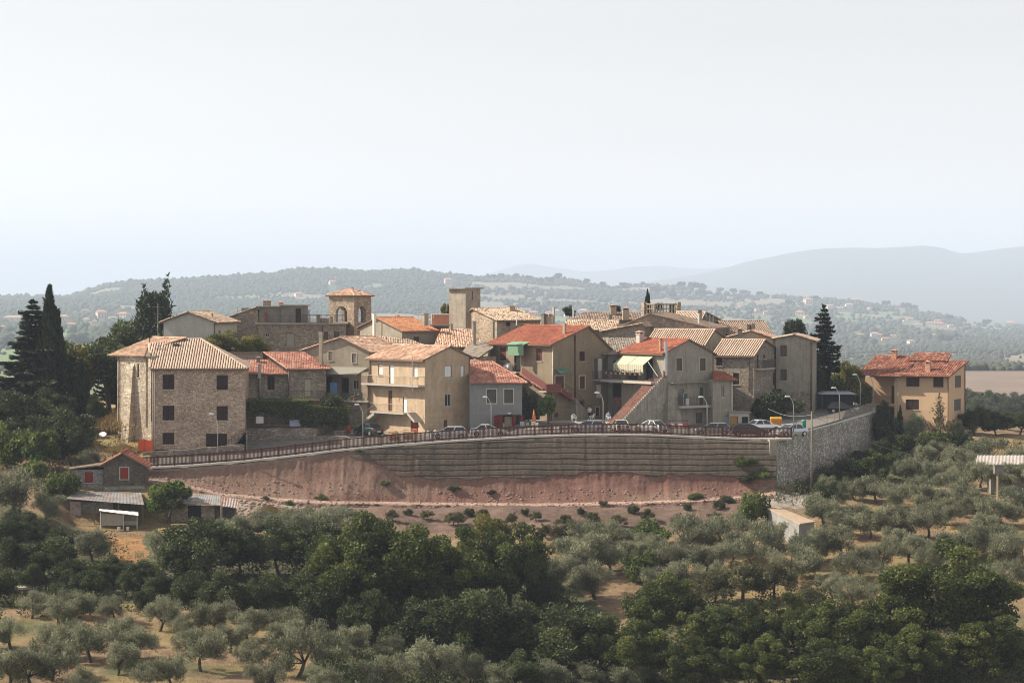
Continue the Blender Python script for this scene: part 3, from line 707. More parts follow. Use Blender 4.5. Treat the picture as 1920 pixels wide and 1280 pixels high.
    def slab(s, face, x0, x1, y, depth, th=.16, m=None, name='balcony', yt=None):
        a = s.uv(face, x0, y)[0]; b = s.uv(face, x1, y)[0]; a, b = sorted((a, b))
        z = s.on(face, (x0+x1)/2, y, depth).z
        mb = MB()
        if face == 'R': mb.box(a, -depth, z-th, b, -.002, z)
        else: mb.box(-depth, a, z-th, -.002, b, z)
        o = mb.build(name, m or M_SLAB, s.root); o['_b'] = 0; del o['_b']
        return o, a, b, z
    def railing(s, face, a, b, z, depth, h=1.0, m=None, parent=None, gap=.13, sides=(1, 1), solid=None):
        mb = MB(); P3 = lambda u, d, zz: Vector((u, -d, zz)) if face == 'R' else Vector((-d, u, zz))
        d = depth-.05; path = []
        if sides[0]: path.append(P3(a+.03, .03, 0))
        path += [P3(a+.03, d, 0), P3(b-.03, d, 0)]
        if sides[1]: path.append(P3(b-.03, .03, 0))
        for i in range(len(path)-1):
            p, q = path[i], path[i+1]; L = (q-p).length; zt = Vector((0, 0, z+h)); zl = Vector((0, 0, z+.08))
            mb.tube([p+zt, q+zt], .028, 5); mb.tube([p+zl, q+zl], .018, 4)
            n = max(2, int(L/gap))
            for k in range(n+1):
                c = p+(q-p)*(k/n); mb.tube([c+Vector((0, 0, z)), c+zt], .022 if k % 8 == 0 else .011, 4)
        return mb.build('railing', m or M_RAIL, parent or s.root)
    def flat(s, face_mb): pass
# ------------------------------------------------------------------ the village houses
HS = {}
V = Vector
def stair(h, a, b, depth, n=None, m=None, side='L', name='staircase', solid=None, th=.22, rail=M_RAIL, off=0.0):
    """flight along a facade from pixel a (foot) to pixel b (head), standing out by depth"""
    pa, pb = h.on(side, *a, off+depth/2), h.on(side, *b, off+depth/2)
    ua, ub = (pa.y, pb.y) if side == 'L' else (pa.x, pb.x); za, zb = pa.z, pb.z
    n = n or max(4, int(abs(zb-za)/.19)); mb = MB()
    for i in range(n):
        u0 = ua+(ub-ua)*i/n; u1 = ua+(ub-ua)*(i+1)/n; z1 = za+(zb-za)*(i+1)/n; z0 = (z1-th-(zb-za)/n) if solid is None else solid
        x0, x1 = sorted((u0, u1))
        if side == 'L': mb.box(-off-depth, x0, z0, -off-.002, x1, z1)
        else: mb.box(x0, -off-depth, z0, x1, -off-.002, z1)
    o = mb.build(name, m or M_SLAB, h.root)
    if rail:
        r = MB(); P3 = lambda u, z: V((-off-depth+.05, u, z)) if side == 'L' else V((u, -off-depth+.05, z))
        r.tube([P3(ua, za+.95), P3(ub, zb+.95)], .028, 5)
        for i in range(0, n+1): u = ua+(ub-ua)*i/n; z = za+(zb-za)*i/n; r.tube([P3(u, z), P3(u, z+.95)], .013, 4)
        r.build('handrail', rail, o)
    return o
def box_part(h, name, m, x0, y0, z0, x1, y1, z1, parent=None): return MB().box(x0, y0, z0, x1, y1, z1).build(name, m, parent or h.root)
def face_box(h, face, name, m, x0, y0, x1, y1, d0, d1, parent=None):
    """box lying over a pixel rectangle of a facade between distances d0..d1 out of the wall"""
    a, b = h.on(face, x0, y1, d1), h.on(face, x1, y0, d1); mb = MB()
    if face == 'R': mb.box(min(a.x, b.x), -d1, a.z, max(a.x, b.x), -d0, b.z)
    else: mb.box(-d1, min(a.y, b.y), a.z, -d0, max(a.y, b.y), b.z)
    return mb.build(name, m, parent or h.root)

# three-storey stone house on the left
h = House('stone_house', 'tall three-storey stone house with dark brown shutters and a striped tile roof', 288, 275, 4, None, 459, 843, M_STONE_WARM, D=11)
for y0, y1 in ((702, 730), (760, 788), (811, 833)): h.win('R', 304.7, y0, 326.9, y1, 'shut', M_SH_DARK)
for y0, y1 in ((703, 731), (761, 788)): h.win('R', 406, y0, 427.3, y1, 'shut', M_SH_DARK)
h.win('R', 386, 812.5, 426, 837, 'garage', M_SH_DARK, name='garage_door')
h.walls(690); pl = h.slope('R', .5, h.H-.1, 18)
fr = [h.pix(pl, *p) for p in ((281, 691), (465, 691), (377, 635.5), (342, 635.8), (280, 645))]
bk = V((fr[1].x, h.D+.6, fr[1].z)); bl = V((fr[0].x, h.D+.6, fr[1].z))
h.roof([fr], 'stripe', V((1, 0, 0))); o = h.roof([[fr[1], bk, fr[2]], [bk, bl, fr[3], fr[2]]], 'stripe')
h.ridge(fr[1], fr[2], 'stripe', h.roofo); h.ridge(fr[3], fr[2], 'stripe', h.roofo); h.ridge(fr[0], fr[4], 'stripe', h.roofo)
g = MB(); g.tube([fr[0]+V((0, -.05, -.1)), fr[1]+V((0, -.05, -.1))], .08, 6); g.build('gutter', M_GUT, h.roofo)
for y in (748, 804): face_box(h, 'R', 'string_course', M_STONE_WARM, 288.5, y-.8, 458.5, y+.8, .001, .05)
h.pipe('R', 289.5, 692, 842, M_PIPE, .07); h.pipe('R', 286, 692, 838, M_PIPE, .06); h.pipe('R', 283.6, 692, 790, M_PIPEB, .05)
p = h.hit(330, 648.6); q = MB(); q.box(p.x-.4, p.y-.35, p.z-.05, p.x+.4, p.y+.35, p.z+.28); q.build('skylight', M_GLASS, h.roofo)
h.chimney(300, 646, 656, 4, 'round', M_PL_TAN); h.antenna(287, 644, 655, None, ((.2, 5),)); HS['stone'] = h
# its older wing
h = House('stone_wing', 'pale sunlit old stone building with two slit windows and a tapering buttress', 284, 277.6, 50, 220, None, 815, M_STONE_PALE, W=9, zbase=-18.4)
h.win('L', 240.5, 679.5, 244, 706, 'shut', M_SH_DARK, leaves=1); h.win('L', 257.3, 682, 260.5, 707.5, 'shut', M_SH_DARK, leaves=1)
h.walls(667); pl = h.slope('L', .45, h.H-.08, 15)
ps = [h.pix(pl, *p) for p in ((213, 661.5), (281.7, 668.3), (350, 634), (286, 632), (280, 646), (342, 636.4))]
h.roof([[ps[0], ps[1], ps[4], ps[3]], [ps[4], ps[5], ps[2], ps[3]]], 'pink', V((0, 1, 0))); h.ridge(ps[3], ps[2], 'pink', h.roofo)
u0, z0 = h.uv('L', 238, 800); u1, z1 = h.uv('L', 252, 690); u0, u1 = sorted((u0, u1))
MB().hexa([V((-1.3, u0, -3)), V((-1.3, u1, -3)), V((-.002, u1, -3)), V((-.002, u0, -3))], [V((-.25, u0, z1)), V((-.25, u1, z1)), V((-.002, u1, z1+.5)), V((-.002, u0, z1+.5))]).build('buttress', M_STONE_PALE, h.root)
h.pipe('L', 222.5, 668, 790, M_PIPEB, .05); h.pipe('L', 274, 672, 800, M_PIPEB, .05)
# pale gable house behind it
h = House('gable_house', 'pale grey plastered gable house without front windows, behind the striped-roof stone house', 404, 302, 75, 306.6, 444, 640, M_PL_PALE, zbase=-15.5)
h.win('R', 410, 620, 414, 634, 'shut', M_SH_OLIVE, leaves=1); h.win('R', 425.5, 618.6, 432, 632, 'glass')
h.walls(603.5, 'L', (353.5, 585.8), 602.5); h.gable_roof('coppi'); h.chimney(398, 587, 596, 5, 'round', M_PL_BROWN)
h.pipe('L', 402, 606, 640, M_PIPEB, .07); h.antenna(296, 568, 634, 290, ((.12, 24), (.3, 12)))
# long stone house with roof terrace
h = House('terrace_house', 'long grey stone house with flat roof terrace and rooftop room beside the bell tower', 484, 310, 3, None, 647, 690, M_STONE_GREY, D=9, zbase=-15.5)
h.win('R', 536, 625, 552, 650, 'shut', M_SH_GREY, leaves=2); h.win('R', 606, 621, 615, 637, 'shut', M_SH_OLIVE); h.win('R', 626, 621, 636, 633, 'shut', M_SH_OLIVE); h.win('R', 497, 624, 505, 632, 'glass')
h.walls(608.5)
tz = h.H; o = box_part(h, 'roof', M_CONC, -.4, -.35, tz, h.W+.3, h.D, tz+.22); h.roofo = o
a, b = h.on('R', 485, 600), h.on('R', 527, 575.5); c = h.on('R', 575, 573.5)
mb = MB(); mb.box(a.x, 1.2, tz+.22, b.x, 6, b.z)
at = mb.build('rooftop_room', M_PL_DARK, h.root); box_part(h, 'room_roof', M_CONC, a.x-.2, .9, b.z, b.x+.0, 6.2, b.z+.14, at)
box_part(h, 'stair_room', M_PL_DARK, b.x+.01, .5, tz+.22, c.x, 5, c.z, at); box_part(h, 'room_roof', M_CONC, b.x-.1, .25, c.z, c.x+.3, 5.2, c.z+.16, at)
d0, d1 = h.on('R', 554, 604), h.on('R', 564, 577); box_part(h, 'door', M_SH_DARK, d0.x, .44, tz+.23, d1.x, .498, d1.z-.1, at)
d0, d1 = h.on('R', 495.5, 602), h.on('R', 500, 585); box_part(h, 'window', M_SH_RED, d0.x, 1.14, d0.z, d1.x, 1.197, d1.z, at)
h.railing('R', c.x-.6, h.W-.05, tz+.22, .0, 1.05, M_RAIL, sides=(0, 0)); h.railing('R', a.x, c.x-.7, tz+.22, .0, 1.0, M_RAIL, sides=(0, 0))
for px, yt, wp, kd, m in ((572, 585, 8, 'plain', M_PL_BROWN), (580, 581, 4, 'pipe', M_ZINC), (597, 590, 8, 'plain', M_PL_BROWN), (622, 593, 6, 'plain', M_PL_BROWN)): h.chimney(px, yt, 608, wp, kd, m, 311.5)
for px in (604, 612): p = h.at(px, 606, 312); MB().tube([(p.x, p.y, tz+.22), (p.x, p.y, tz+.85)], [.32, .42], 10).build('planter', M_PL_TAN, h.root)
for px in (497, 504.5): h.chimney(px, 562, 576, 8, 'stack', M_PL_BROWN, 314)
h.chimney(527, 565, 575, 10, 'stack', M_BRICKO, 314); h.antenna(489, 550, 590, 312, ((.08, 7),)); h.pipe('R', 605, 611, 660, M_PIPEB, .06)
# lower roofed part left of the terrace
h = House('lean_house', 'low stone house end between the pale gable house and the roof terrace', 483.5, 311, 84, 431, None, 660, M_STONE_GREY, W=7, zbase=-15.5)
h.walls(578, 'L', (481.5, 576.5), 594); h.gable_roof('grey', .3, .3); h.chimney(444, 575.5, 585, 5, 'pipe', M_ZINC, 312)
# bell tower
bt = House('bell_tower', 'square stone bell tower with open arches and pyramid tile roof', 664, 318, 55.7, 617, 696, 660, M_STONE_BELL, 'tower', zbase=-15.5)
bt.H = bt.zc(556.5); W, D, H = bt.W, bt.D, bt.H
def arch_wall(h, face, L, H, u0, u1, v0, v1, th=.55, inner=False):
    """wall slab with one round-headed opening cut through"""
    mb = MB(); r = (u1-u0)/2; vc = v1-r; n = 10
    arc = [((u0+u1)/2+r*math.cos(math.pi*k/n), vc+r*math.sin(math.pi*k/n)) for k in range(n+1)]   # right to left
    def p(u, v, d): return V((u, d, v)) if face == 'R' else (V((d, u, v)) if face == 'L' else (V((u, D-d, v)) if face == 'B' else V((W-d, u, v))))
    out = [[(0, 0), (L, 0), (L, v0), (0, v0)], [(0, v0), (u0, v0), (u0, vc), (0, vc)], [(u1, v0), (L, v0), (L, vc), (u1, vc)], [(0, vc), (u0, vc), (u0, H), (0, H)], [(u1, vc), (L, vc), (L, H), (u1, H)]]
    for k in range(n): out.append([arc[k+1], arc[k], (arc[k][0], H), (arc[k+1][0], H)])
    for q in out:
        for d in (0, th): mb.quad(*[p(u, v, d) for u, v in q])
    edge = [(u0, v0)]+[(u1, v0)]+arc
    for k in range(len(edge)):
        a, b = edge[k], edge[(k+1) % len(edge)]; mb.quad(p(*a, 0), p(*b, 0), p(*b, th), p(*a, th))
    return mb
a0 = bt.uv('L', 651, 604)[0]; a1 = bt.uv('L', 629, 604)[0]; zl = bt.uv('L', 640, 604)[1]; zt = bt.uv('L', 640, 574)[1]
arch_wall(bt, 'L', D, H, a0, a1, zl, zt).build('wall', M_STONE_BELL, bt.root)
b0 = bt.uv('R', 672, 606)[0]; b1 = bt.uv('R', 686.5, 606)[0]
arch_wall(bt, 'R', W, H, b0, b1, zl, zt).build('wall', M_STONE_BELL, bt.root)
arch_wall(bt, 'B', W, H, W/2-.8, W/2+.8, zl, zt).build('wall', M_STONE_BELL, bt.root); arch_wall(bt, 'E', D, H, D/2-.8, D/2+.8, zl, zt).build('wall', M_STONE_BELL, bt.root)
box_part(bt, 'belfry_floor', M_CONC, .5, .5, zl-.3, W-.5, D-.5, zl); box_part(bt, 'cornice', M_STONE_BELL, -.18, -.18, H, W+.18, D+.18, H+.18)
ap = V((W/2, D/2, bt.zc(541.5, W/2, D/2))); e = .38; cz = H+.17
cs = [V((-e, -e, cz)), V((W+e, -e, cz)), V((W+e, D+e, cz)), V((-e, D+e, cz))]
bt.roof([[cs[i], cs[(i+1) % 4], ap] for i in range(4)], 'pink')
for i in range(4): bt.ridge(cs[i], ap, 'pink', bt.roofo)
bell = MB(); bell.tube([(W/2, D/2, zl+1.5), (W/2, D/2, zl+1.4), (W/2, D/2, zl+1.0), (W/2, D/2, zl+.75)], [.1, .3, .36, .5], 12); bell.tube([(.5, D/2, zl+1.55), (W-.5, D/2, zl+1.55)], .06, 6)
bell.build('bell', M_ZINC, bt.root, smooth=True); bt.chimney(661, 538.5, 543, 3, 'plain', M_PL_DARK, Y=318+3)
# orange roof house
h = House('orange_roof_house', 'small house with bright orange tiles and a windowless grey-brown gable, right of the bell tower', 753.7, 300, 40, 675, 817.5, 645, M_PL_BROWN, zbase=-15.5)
h.win('R', 776, 631, 786, 645, 'shut', M_SH_BROWN)
h.walls(620, 'L', (708, 596.5), 613); h.gable_roof('orange', .4, .3)
h.chimney(702, 588.5, 622, 6, 'plain', M_PL_WHITE, 297.5); h.chimney(796.6, 588, 603, 11, 'plain', M_PL_BROWN); h.chimney(745, 590, 595, 7, 'stack', M_PL_TAN, 307); h.pipe('L', 715, 605, 640, M_GUT, .03)
h.antenna(784, 560, 598, 305, ((.3, 42), (.55, 8))); h.antenna(813, 573, 592, 306, ((.05, 34),))
# two houses with rose-red roofs, over the vine pergola
h = House('rose_roof_house', 'low stone house with a rose-red roof and one dark shuttered window', 455, 287, 4, None, 540, 800, M_STONE_GREY, D=6, zbase=-17.6)
h.win('R', 501.5, 704.5, 515, 731, 'shut', M_SH_DARK)
h.walls(700.5); pl = h.slope('R', .35, h.H-.03, 17); h.pixroof(pl, [(446, 701.3), (541, 701.3), (503, 674.5), (446, 674.5)], 'rose', udir=V((1, 0, 0)))
h.chimney(486.5, 682, 701.5, 7, 'plain', M_PL_PALE); h.chimney(484.5, 669, 680, 8, 'stack', M_PL_DARK); h.pipe('R', 487.5, 703, 748, M_PL_GREY, .18, .2)
g = MB(); g.tube([h.pix(pl, 446, 702), h.pix(pl, 541, 702)], .06, 6); g.build('gutter', M_GUT, h.roofo)
h = House('upper_rose_house', 'stone house with a broad rose-red roof and pale shuttered balcony door, above the vine pergola', 540.5, 286.6, 4, None, 611, 800, M_STONE_GREY, D=9, zbase=-17.6)
h.win('R', 570, 710, 583.5, 744, 'shut', M_SH_CREAM, sill=False)
h.walls(691); pl = h.slope('R', .4, h.H-.03, 18); fr = [h.pix(pl, *p) for p in ((539.5, 692), (620, 691.5), (571, 661), (495, 661))]
h.roof([fr], 'rose', V((1, 0, 0))); h.ridge(fr[0], fr[3], 'rose', h.roofo); h.ridge(fr[3], fr[2], 'rose', h.roofo); h.roof([[fr[1], V((fr[1].x, h.D+4, fr[1].z)), fr[2]]], 'rose')
g = MB(); g.tube([h.pix(pl, 539.5, 692.7), h.pix(pl, 620, 692.2)], .06, 6); g.build('gutter', M_GUT, h.roofo)
h.chimney(550.5, 674, 688, 3.5, 'pipe', M_PIPE); h.pipe('R', 541.5, 694, 742, M_PIPEB, .06)
o, a, b, z = h.slab('R', 535, 611, 748.5, 1.1); h.railing('R', a, b, z, 1.1, 1.0, M_RAIL, o)
# coping wall behind
gw = thing('garden_wall', 'dark plastered wall with a row of curved coping tiles, behind the rose-red roofs', 'wall', P(492, 690, 296))
a = P(425, 662.5, 296); b = P(493, 662.5, 296); mb = MB(); mb.box(a.x-b.x, 0, -7, 0, .35, a.z-P(0, 690, 296).z); mb.build('wall', M_PL_GREY, gw)
mb = MB(); L = b.x-a.x
for i in range(16): x = -L+L*i/16+.13; mb.tube([(x, -.12, a.z-gw.location.z+.05), (x, .47, a.z-gw.location.z+.05)], .13, 6)
mb.build('coping', T_COPPI, gw)
# brown gable house with porch
h = House('brown_gable_house', 'brown plastered gable house with two small pale windows, above the shaded porch and balcony', 692, 289, 65, 569, None, 760, M_PL_BROWN, W=9, zbase=-17.5)
for x0, x1, y0, y1 in ((616, 624, 659, 675.5), (660, 668.5, 663, 680)): h.win('L', x0, y0, x1, y1, 'shut', M_SH_GREY, sur=M_SILL, leaves=1)
h.win('L', 640, 708, 654, 738, 'shut', M_BLACK, sill=False, name='balcony_door'); h.win('L', 612, 706, 622, 736, 'open', M_BLACK); h.win('L', 662, 712, 672, 730, 'glass')
h.walls(659, 'L', (640, 633), 656.5); h.gable_roof('pink', .35, .3); h.chimney(602, 622, 676, 7, 'plain', M_PL_BROWN, 287.4)
a = h.uv('L', 611, 690)[0]; b = h.uv('L', 690, 690)[0]
z0, z1 = h.on('L', 650, 688.5).z, h.on('L', 650, 702, 3.0).z
mb = MB(); lo, hi = sorted((a, b)); n = 40
for k in range(n):
    u0 = lo+(hi-lo)*k/n; u1 = lo+(hi-lo)*(k+1)/n; zz = .04*(k % 2)
    mb.hexa([V((-3.0, u0, z1-.05+zz)), V((-3.0, u1, z1-.01+zz)), V((-.01, u1, z0-.01+zz)), V((-.01, u0, z0-.05+zz))], [V((-3.0, u0, z1+zz)), V((-3.0, u1, z1+.04+zz)), V((-.01, u1, z0+.04+zz)), V((-.01, u0, z0+zz))])
mb.build('porch_roof', M_SH_GREY, h.root)
# stone block carrying that porch
h2 = House('porch_block', 'stone block with an open balcony of flowerpots and a tan corner pillar', 691, 285, 65, 633, None, 799, M_STONE_GREY, W=4, zbase=-17.2)
h2.walls(754); zf = h2.H
o = box_part(h2, 'balcony', M_SLAB, -.5, -.2, zf, 3.8, h2.D+1.6, zf+.22)
pz = h2.on('L', 684, 698).z; u0 = h2.uv('L', 691, 720)[0]; u1 = h2.uv('L', 678, 720)[0]
box_part(h2, 'pillar', M_PL_TAN, -.012, u0, 0.0, .9, u1, zf-.001); box_part(h2, 'pillar', M_PL_TAN, -.01, u0, zf+.22, .9, u1, pz)
h2.railing('L', 0.9, h2.D+1.5, zf+.22, .45, .95, M_RAIL, o)
for px, w, c in ((641, .35, M_BRICKO), (650, .28, M_SH_GREEN), (658, .3, M_BRICKO), (669, .42, M_BRICK)):
    u = h2.uv('L', px, 745)[0]; mb = MB(); mb.tube([(-.28, u, zf+.22), (-.28, u, zf+.55)], [w*.6, w*.85], 9); q_ = random.Random(int(px))
    for k in range(26): c_ = V((-.28, u, zf+.62))+V((q_.gauss(0, .2), q_.gauss(0, .25), abs(q_.gauss(.1, .18)))); d_ = V((q_.gauss(0, 1), q_.gauss(0, 1), q_.gauss(.4, 1))).normalized()*.12; e_ = d_.orthogonal().normalized()*.07; mb.quad(c_-d_-e_, c_+d_-e_, c_+d_+e_, c_-d_+e_, 1)
    mb.build('flowerpot', [c, M_SH_GREEN], o)
h2.pipe('L', 690, 704, 795, M_PIPEB, .06)
u = h2.uv('L', 621, 720)[0]; MB().box(.6, u-.5, zf+.9, .65, u+.5, zf+2.3).build('hanging_cloth', plain('cloth_blue', (.10, .20, .42)), h2.root)
# three storey balcony house
h = House('balcony_house', 'three-storey tan house with white shutters, two balconies and outside stairs, beside the grey garage house', 797, 277.5, 42, 693, 880, 815, M_PL_SAND)
for x0, x1, y0, y1 in ((709, 717.4, 682.5, 703.5), (775, 783, 686, 707)): h.win('L', x0, y0, x1, y1, 'shut', M_SH_WHITE, leaves=2)
h.win('L', 729.5, 683, 738.7, 721, 'door', M_SH_WHITE); h.win('L', 728, 732, 735.5, 770.5, 'door', M_WOOD); h.win('L', 755, 743, 763.5, 773, 'door', M_SH_WHITE); h.win('L', 770, 787, 784, 814, 'door', M_DOOR_RED)
h.win('R', 834, 685, 847, 707.6, 'shut', M_SH_WHITE); h.win('R', 864, 685, 871, 707.6, 'shut', M_SH_WHITE, leaves=1)
h.win('R', 834.5, 739, 845.5, 761.5, 'glass'); h.win('R', 832, 787, 839, 801, 'shut', M_SH_BROWN, leaves=1)
h.walls(673.5, 'R', (843, 650), 668.5); h.gable_roof('pink', .5, .22)
o, a, b, z = h.slab('L', 690.5, 797.5, 721, 1.15, .2); h.railing('L', max(a, .02), b, z, 1.15, 1.0, M_RAILP, o, .16)
o, a, b, z = h.slab('L', 708, 771, 773, 1.2, .2); h.railing('L', a, b, z, 1.2, 1.0, M_RAILP, o, .16, (0, 0))
stair(h, (686, 790), (708, 773), 1.2, 8, M_SLAB, rail=M_RAILP); stair(h, (784, 788), (771, 773), 1.2, 7, M_SLAB, rail=M_RAILP)
mb = MB(); a = h.on('L', 747, 752, .03); mb.box(-.035, a.y-.22, a.z, -.002, a.y+.22, a.z+.45); mb.build('wall_tile', M_BRICKO, h.root)
h.pipe('R', 880.5, 671, 810, M_GUT, .06); h.pipe('L', 694, 672, 700, M_PIPEB, .06); h.antenna(773, 664, 730, 276.5, ((.1, 3),)); HS['balcony'] = h
# grey garage house
h = House('garage_house', 'low blue-grey plastered house with a rose-red roof and an open red garage door', 880.8, 279.2, 6, None, 979, 811, M_PL_BLUEGREY, D=8)
for x0, x1 in ((912.7, 930.6), (945.4, 962)): h.win('R', x0, 729.5, x1, 755.5, 'shut', M_SH_OLIVE, sur=M_FRAME, sill=False)
h.win('R', 932, 777.5, 975, 811, 'open', plain('garage_inside', (.10, .09, .075)), depth=1.2, name='garage_opening')
h.walls(717.5); pl = h.slope('R', .4, h.H-.03, 19); fr = [h.pix(pl, *p) for p in ((880.5, 718.5), (989, 717.5), (923, 678), (880.5, 678))]
h.roof([fr], 'rose', V((1, 0, 0))); h.roof([[fr[1], V((fr[1].x, h.D*2, fr[1].z)), fr[2]]], 'rose'); h.ridge(fr[1], fr[2], 'rose', h.roofo); h.ridge(fr[3], fr[2], 'rose', h.roofo)
g = MB(); g.tube([h.pix(pl, 880.5, 719), h.pix(pl, 989, 718)], .06, 6); g.build('gutter', M_GUT, h.roofo)
u0 = h.uv('R', 932, 800)[0]; u1 = h.uv('R', 943, 800)[0]; u2 = h.uv('R', 975, 800)[0]; zt = h.uv('R', 940, 778)[1]
mb = MB(); mb.hexa([V((u0-.05, -.02, .03)), V((u0+.03, -.02, .03)), V((u0-.4, -.95, .03)), V((u0-.48, -.93, .03))], [V((u0-.05, -.02, zt)), V((u0+.03, -.02, zt)), V((u0-.4, -.95, zt)), V((u0-.48, -.93, zt))]); mb.box(u0+.05, .1, .03, u1, .16, zt-.05); mb.build('garage_door_leaf', M_DOOR_RED, h.root)
mb = MB(); mb.hexa([V((u2-.03, -.02, .03)), V((u2+.05, -.02, .03)), V((u2+.3, -1, .03)), V((u2+.22, -1, .03))], [V((u2-.03, -.02, zt)), V((u2+.05, -.02, zt)), V((u2+.3, -1, zt)), V((u2+.22, -1, zt))]); mb.box(u2-.9, .1, .03, u2-.45, .16, zt-.05); mb.build('garage_door_leaf', M_DOOR_RED, h.root)
a = h.uv('R', 947, 800)[0]; b = h.uv('R', 961, 800)[0]; box_part(h, 'inner_panel', M_PL_TAN, a, .7, .02, b, .76, zt-.2); box_part(h, 'white_cabinet', M_SH_WHITE, a-.55, .5, .02, a-.03, .95, 1.1)
p = h.on('R', 955, 774.5, .1); MB().box(p.x-.2, -.22, p.z-.06, p.x+.2, -.002, p.z+.08).build('door_light', M_SH_WHITE, h.root); HS['garage'] = h
# olive house with the red roof in the middle
h = House('red_roof_house', 'olive-brown house with a wide red roof, green awnings and a red-sided outside stair', 1035.5, 286.5, 45, 919, 1148, 794, M_PL_OLIVE)
h.win('L', 937, 650.7, 948.6, 675.6, 'shut', M_SH_BROWN); h.win('L', 1005, 653, 1016.5, 677, 'shut', M_SH_BROWN); h.win('L', 964, 666, 976, 696, 'open', M_BLACK)
h.win('R', 1041, 704.5, 1057, 730, 'door', M_SH_BROWN, sur=M_FRAME); h.win('R', 1086.5, 652.5, 1097, 677, 'shut', M_SH_DARK); h.win('R', 1086.5, 704.7, 1096.7, 729, 'shut', M_SH_BROWN, sur=M_FRAME)
h.win('R', 1121.5, 671, 1130.5, 710, 'door', M_SH_WHITE); h.win('R', 1118, 720, 1128.5, 745.5, 'shut', M_SH_WHITE, leaves=1); h.win('R', 1086, 751, 1095, 765, 'shut', M_SH_DARK); h.win('R', 1117, 763, 1123.7, 780, 'shut', M_SH_DARK, sur=M_FRAME, leaves=1)
h.win('L', 1002, 758, 1012, 790, 'door', M_BLACK)
h.walls(644.5, 'R', (1102.6, 612), 657.5); h.gable_roof('red', .5, .25)
h.pipe('R', 1078.5, 628, 750, M_PIPEB, .1); h.pipe('R', 1036.5, 650, 790, M_PIPE, .05)
for k, px in enumerate((1117.5, 1134)): face_box(h, 'R', 'shutter', M_SH_OLIVE, px-2.6, 671, px+2.6, 710, .003, .05)
o, a, b, z = h.slab('R', 1110, 1156, 711, 1.1, .16); h.railing('R', a, b, z, 1.1, 1.0, M_RAIL, o, .12, (1, 1))
u = h.uv('R', 1132, 711)[0]; MB().box(u-.3, -1.16, z-.5, u+.3, -1.12, z+.6).build('hanging_cloth', plain('cloth_pale', (.45, .5, .62)), o)
# awnings
M_AWN = plain('awning_green', (.17, .29, .18), .6); M_AWN2 = plain('awning_dark_green', (.11, .22, .17), .6)
aw = face_box(h, 'L', 'awning', M_AWN, 952, 646, 981, 666, .9, 1.0)
a = h.on('L', 951, 646, 1.0); b = h.on('L', 982, 646, 1.0); lo, hi = sorted((a.y, b.y)); MB().hexa([V((-1.15, lo-.1, a.z)), V((-1.15, hi+.1, a.z)), V((-.01, hi+.1, a.z+.35)), V((-.01, lo-.1, a.z+.35))], [V((-1.15, lo-.1, a.z+.04)), V((-1.15, hi+.1, a.z+.04)), V((-.01, hi+.1, a.z+.39)), V((-.01, lo-.1, a.z+.39))]).build('awning_top', M_AWN, aw)
a = h.on('R', 1040, 692, .05); b = h.on('R', 1063, 692, .05); MB().hexa([V((a.x, -1.15, a.z-.45)), V((b.x, -1.15, a.z-.45)), V((b.x, -.02, a.z)), V((a.x, -.02, a.z))], [V((a.x, -1.15, a.z-.42)), V((b.x, -1.15, a.z-.42)), V((b.x, -.02, a.z+.03)), V((a.x, -.02, a.z+.03))]).build('awning', M_AWN2, h.root)
# upper landing, stair with solid red sides, lower landing
o, a, b, z = h.slab('L', 955, 980, 697, 1.15, .2); h.railing('L', a, b, z, 1.15, 1.0, M_RAIL, o, .13, (0, 1))
u = h.uv('L', 961, 690)[0]; box_part(h, 'washing_machine', M_SH_WHITE, -.95, u-.35, z, -.35, u+.35, z+.9, o); u = h.uv('L', 960, 690)[0]; box_part(h, 'hanging_cloth', M_SH_WHITE, -1.2, u-.5, z-.1, -1.17, u+.3, z+.8, o)
st = stair(h, (1024, 727), (980, 697), 1.1, 10, M_BRICK); 
def para(h, side, a, b, depth, hgt, m, parent, name='parapet'):
    pa, pb = h.on(side, *a, depth), h.on(side, *b, depth)
    f = lambda p, d, z: V((-d, p.y, p.z+z)) if side == 'L' else V((p.x, -d, p.z+z))
    return MB().hexa([f(pa, depth+.07, -.2), f(pb, depth+.07, -.2), f(pb, depth+.004, -.2), f(pa, depth+.004, -.2)], [f(pa, depth+.07, hgt), f(pb, depth+.07, hgt), f(pb, depth+.004, hgt), f(pa, depth+.004, hgt)]).build(name, m, parent)
M_PARA = plain('parapet_red', (.18, .058, .048)); para(h, 'L', (1024, 728), (980, 698), 1.1, .6, M_PARA, st)
o, a, b, z = h.slab('R', 1029, 1052, 733, 1.2, .2); para(h, 'R', (1024, 734), (1051, 733), 1.2, .9, M_PARA, o); box_part(h, 'landing_corner', M_SLAB, -1.15, -1.2, z-.2, -.002, 1.2, z, o)
st = stair(h, (1074, 748), (1052, 733), 1.15, 6, M_BRICK, side='R'); para(h, 'R', (1072, 747), (1052, 734), 1.15, .5, M_PARA, st)
stair(h, (1106, 784), (1074, 748), 1.1, 14, M_CONC, side='R', solid=.0)
for px, yt, yb, w, kd, m in ((1058.5, 606, 626, 6, 'plain', M_PL_TAN), (924, 602, 627, 6, 'plain', M_PL_BROWN), (935.5, 609, 624, 5, 'plain', M_PL_BROWN), (968.5, 590, 605, 2.6, 'pipe', M_SH_WHITE)): h.chimney(px, yt, yb, w, kd, m)
for px, yt, yb, w, kd, m in ((1019.5, 588, 606, 9, 'plain', M_PL_DARK), (1029, 587, 606, 9, 'stack', M_PL_TAN), (1038.3, 576, 603, 4.5, 'plain', M_PL_PALE)): h.chimney(px, yt, yb, w, kd, m, 300)
HS['red'] = h
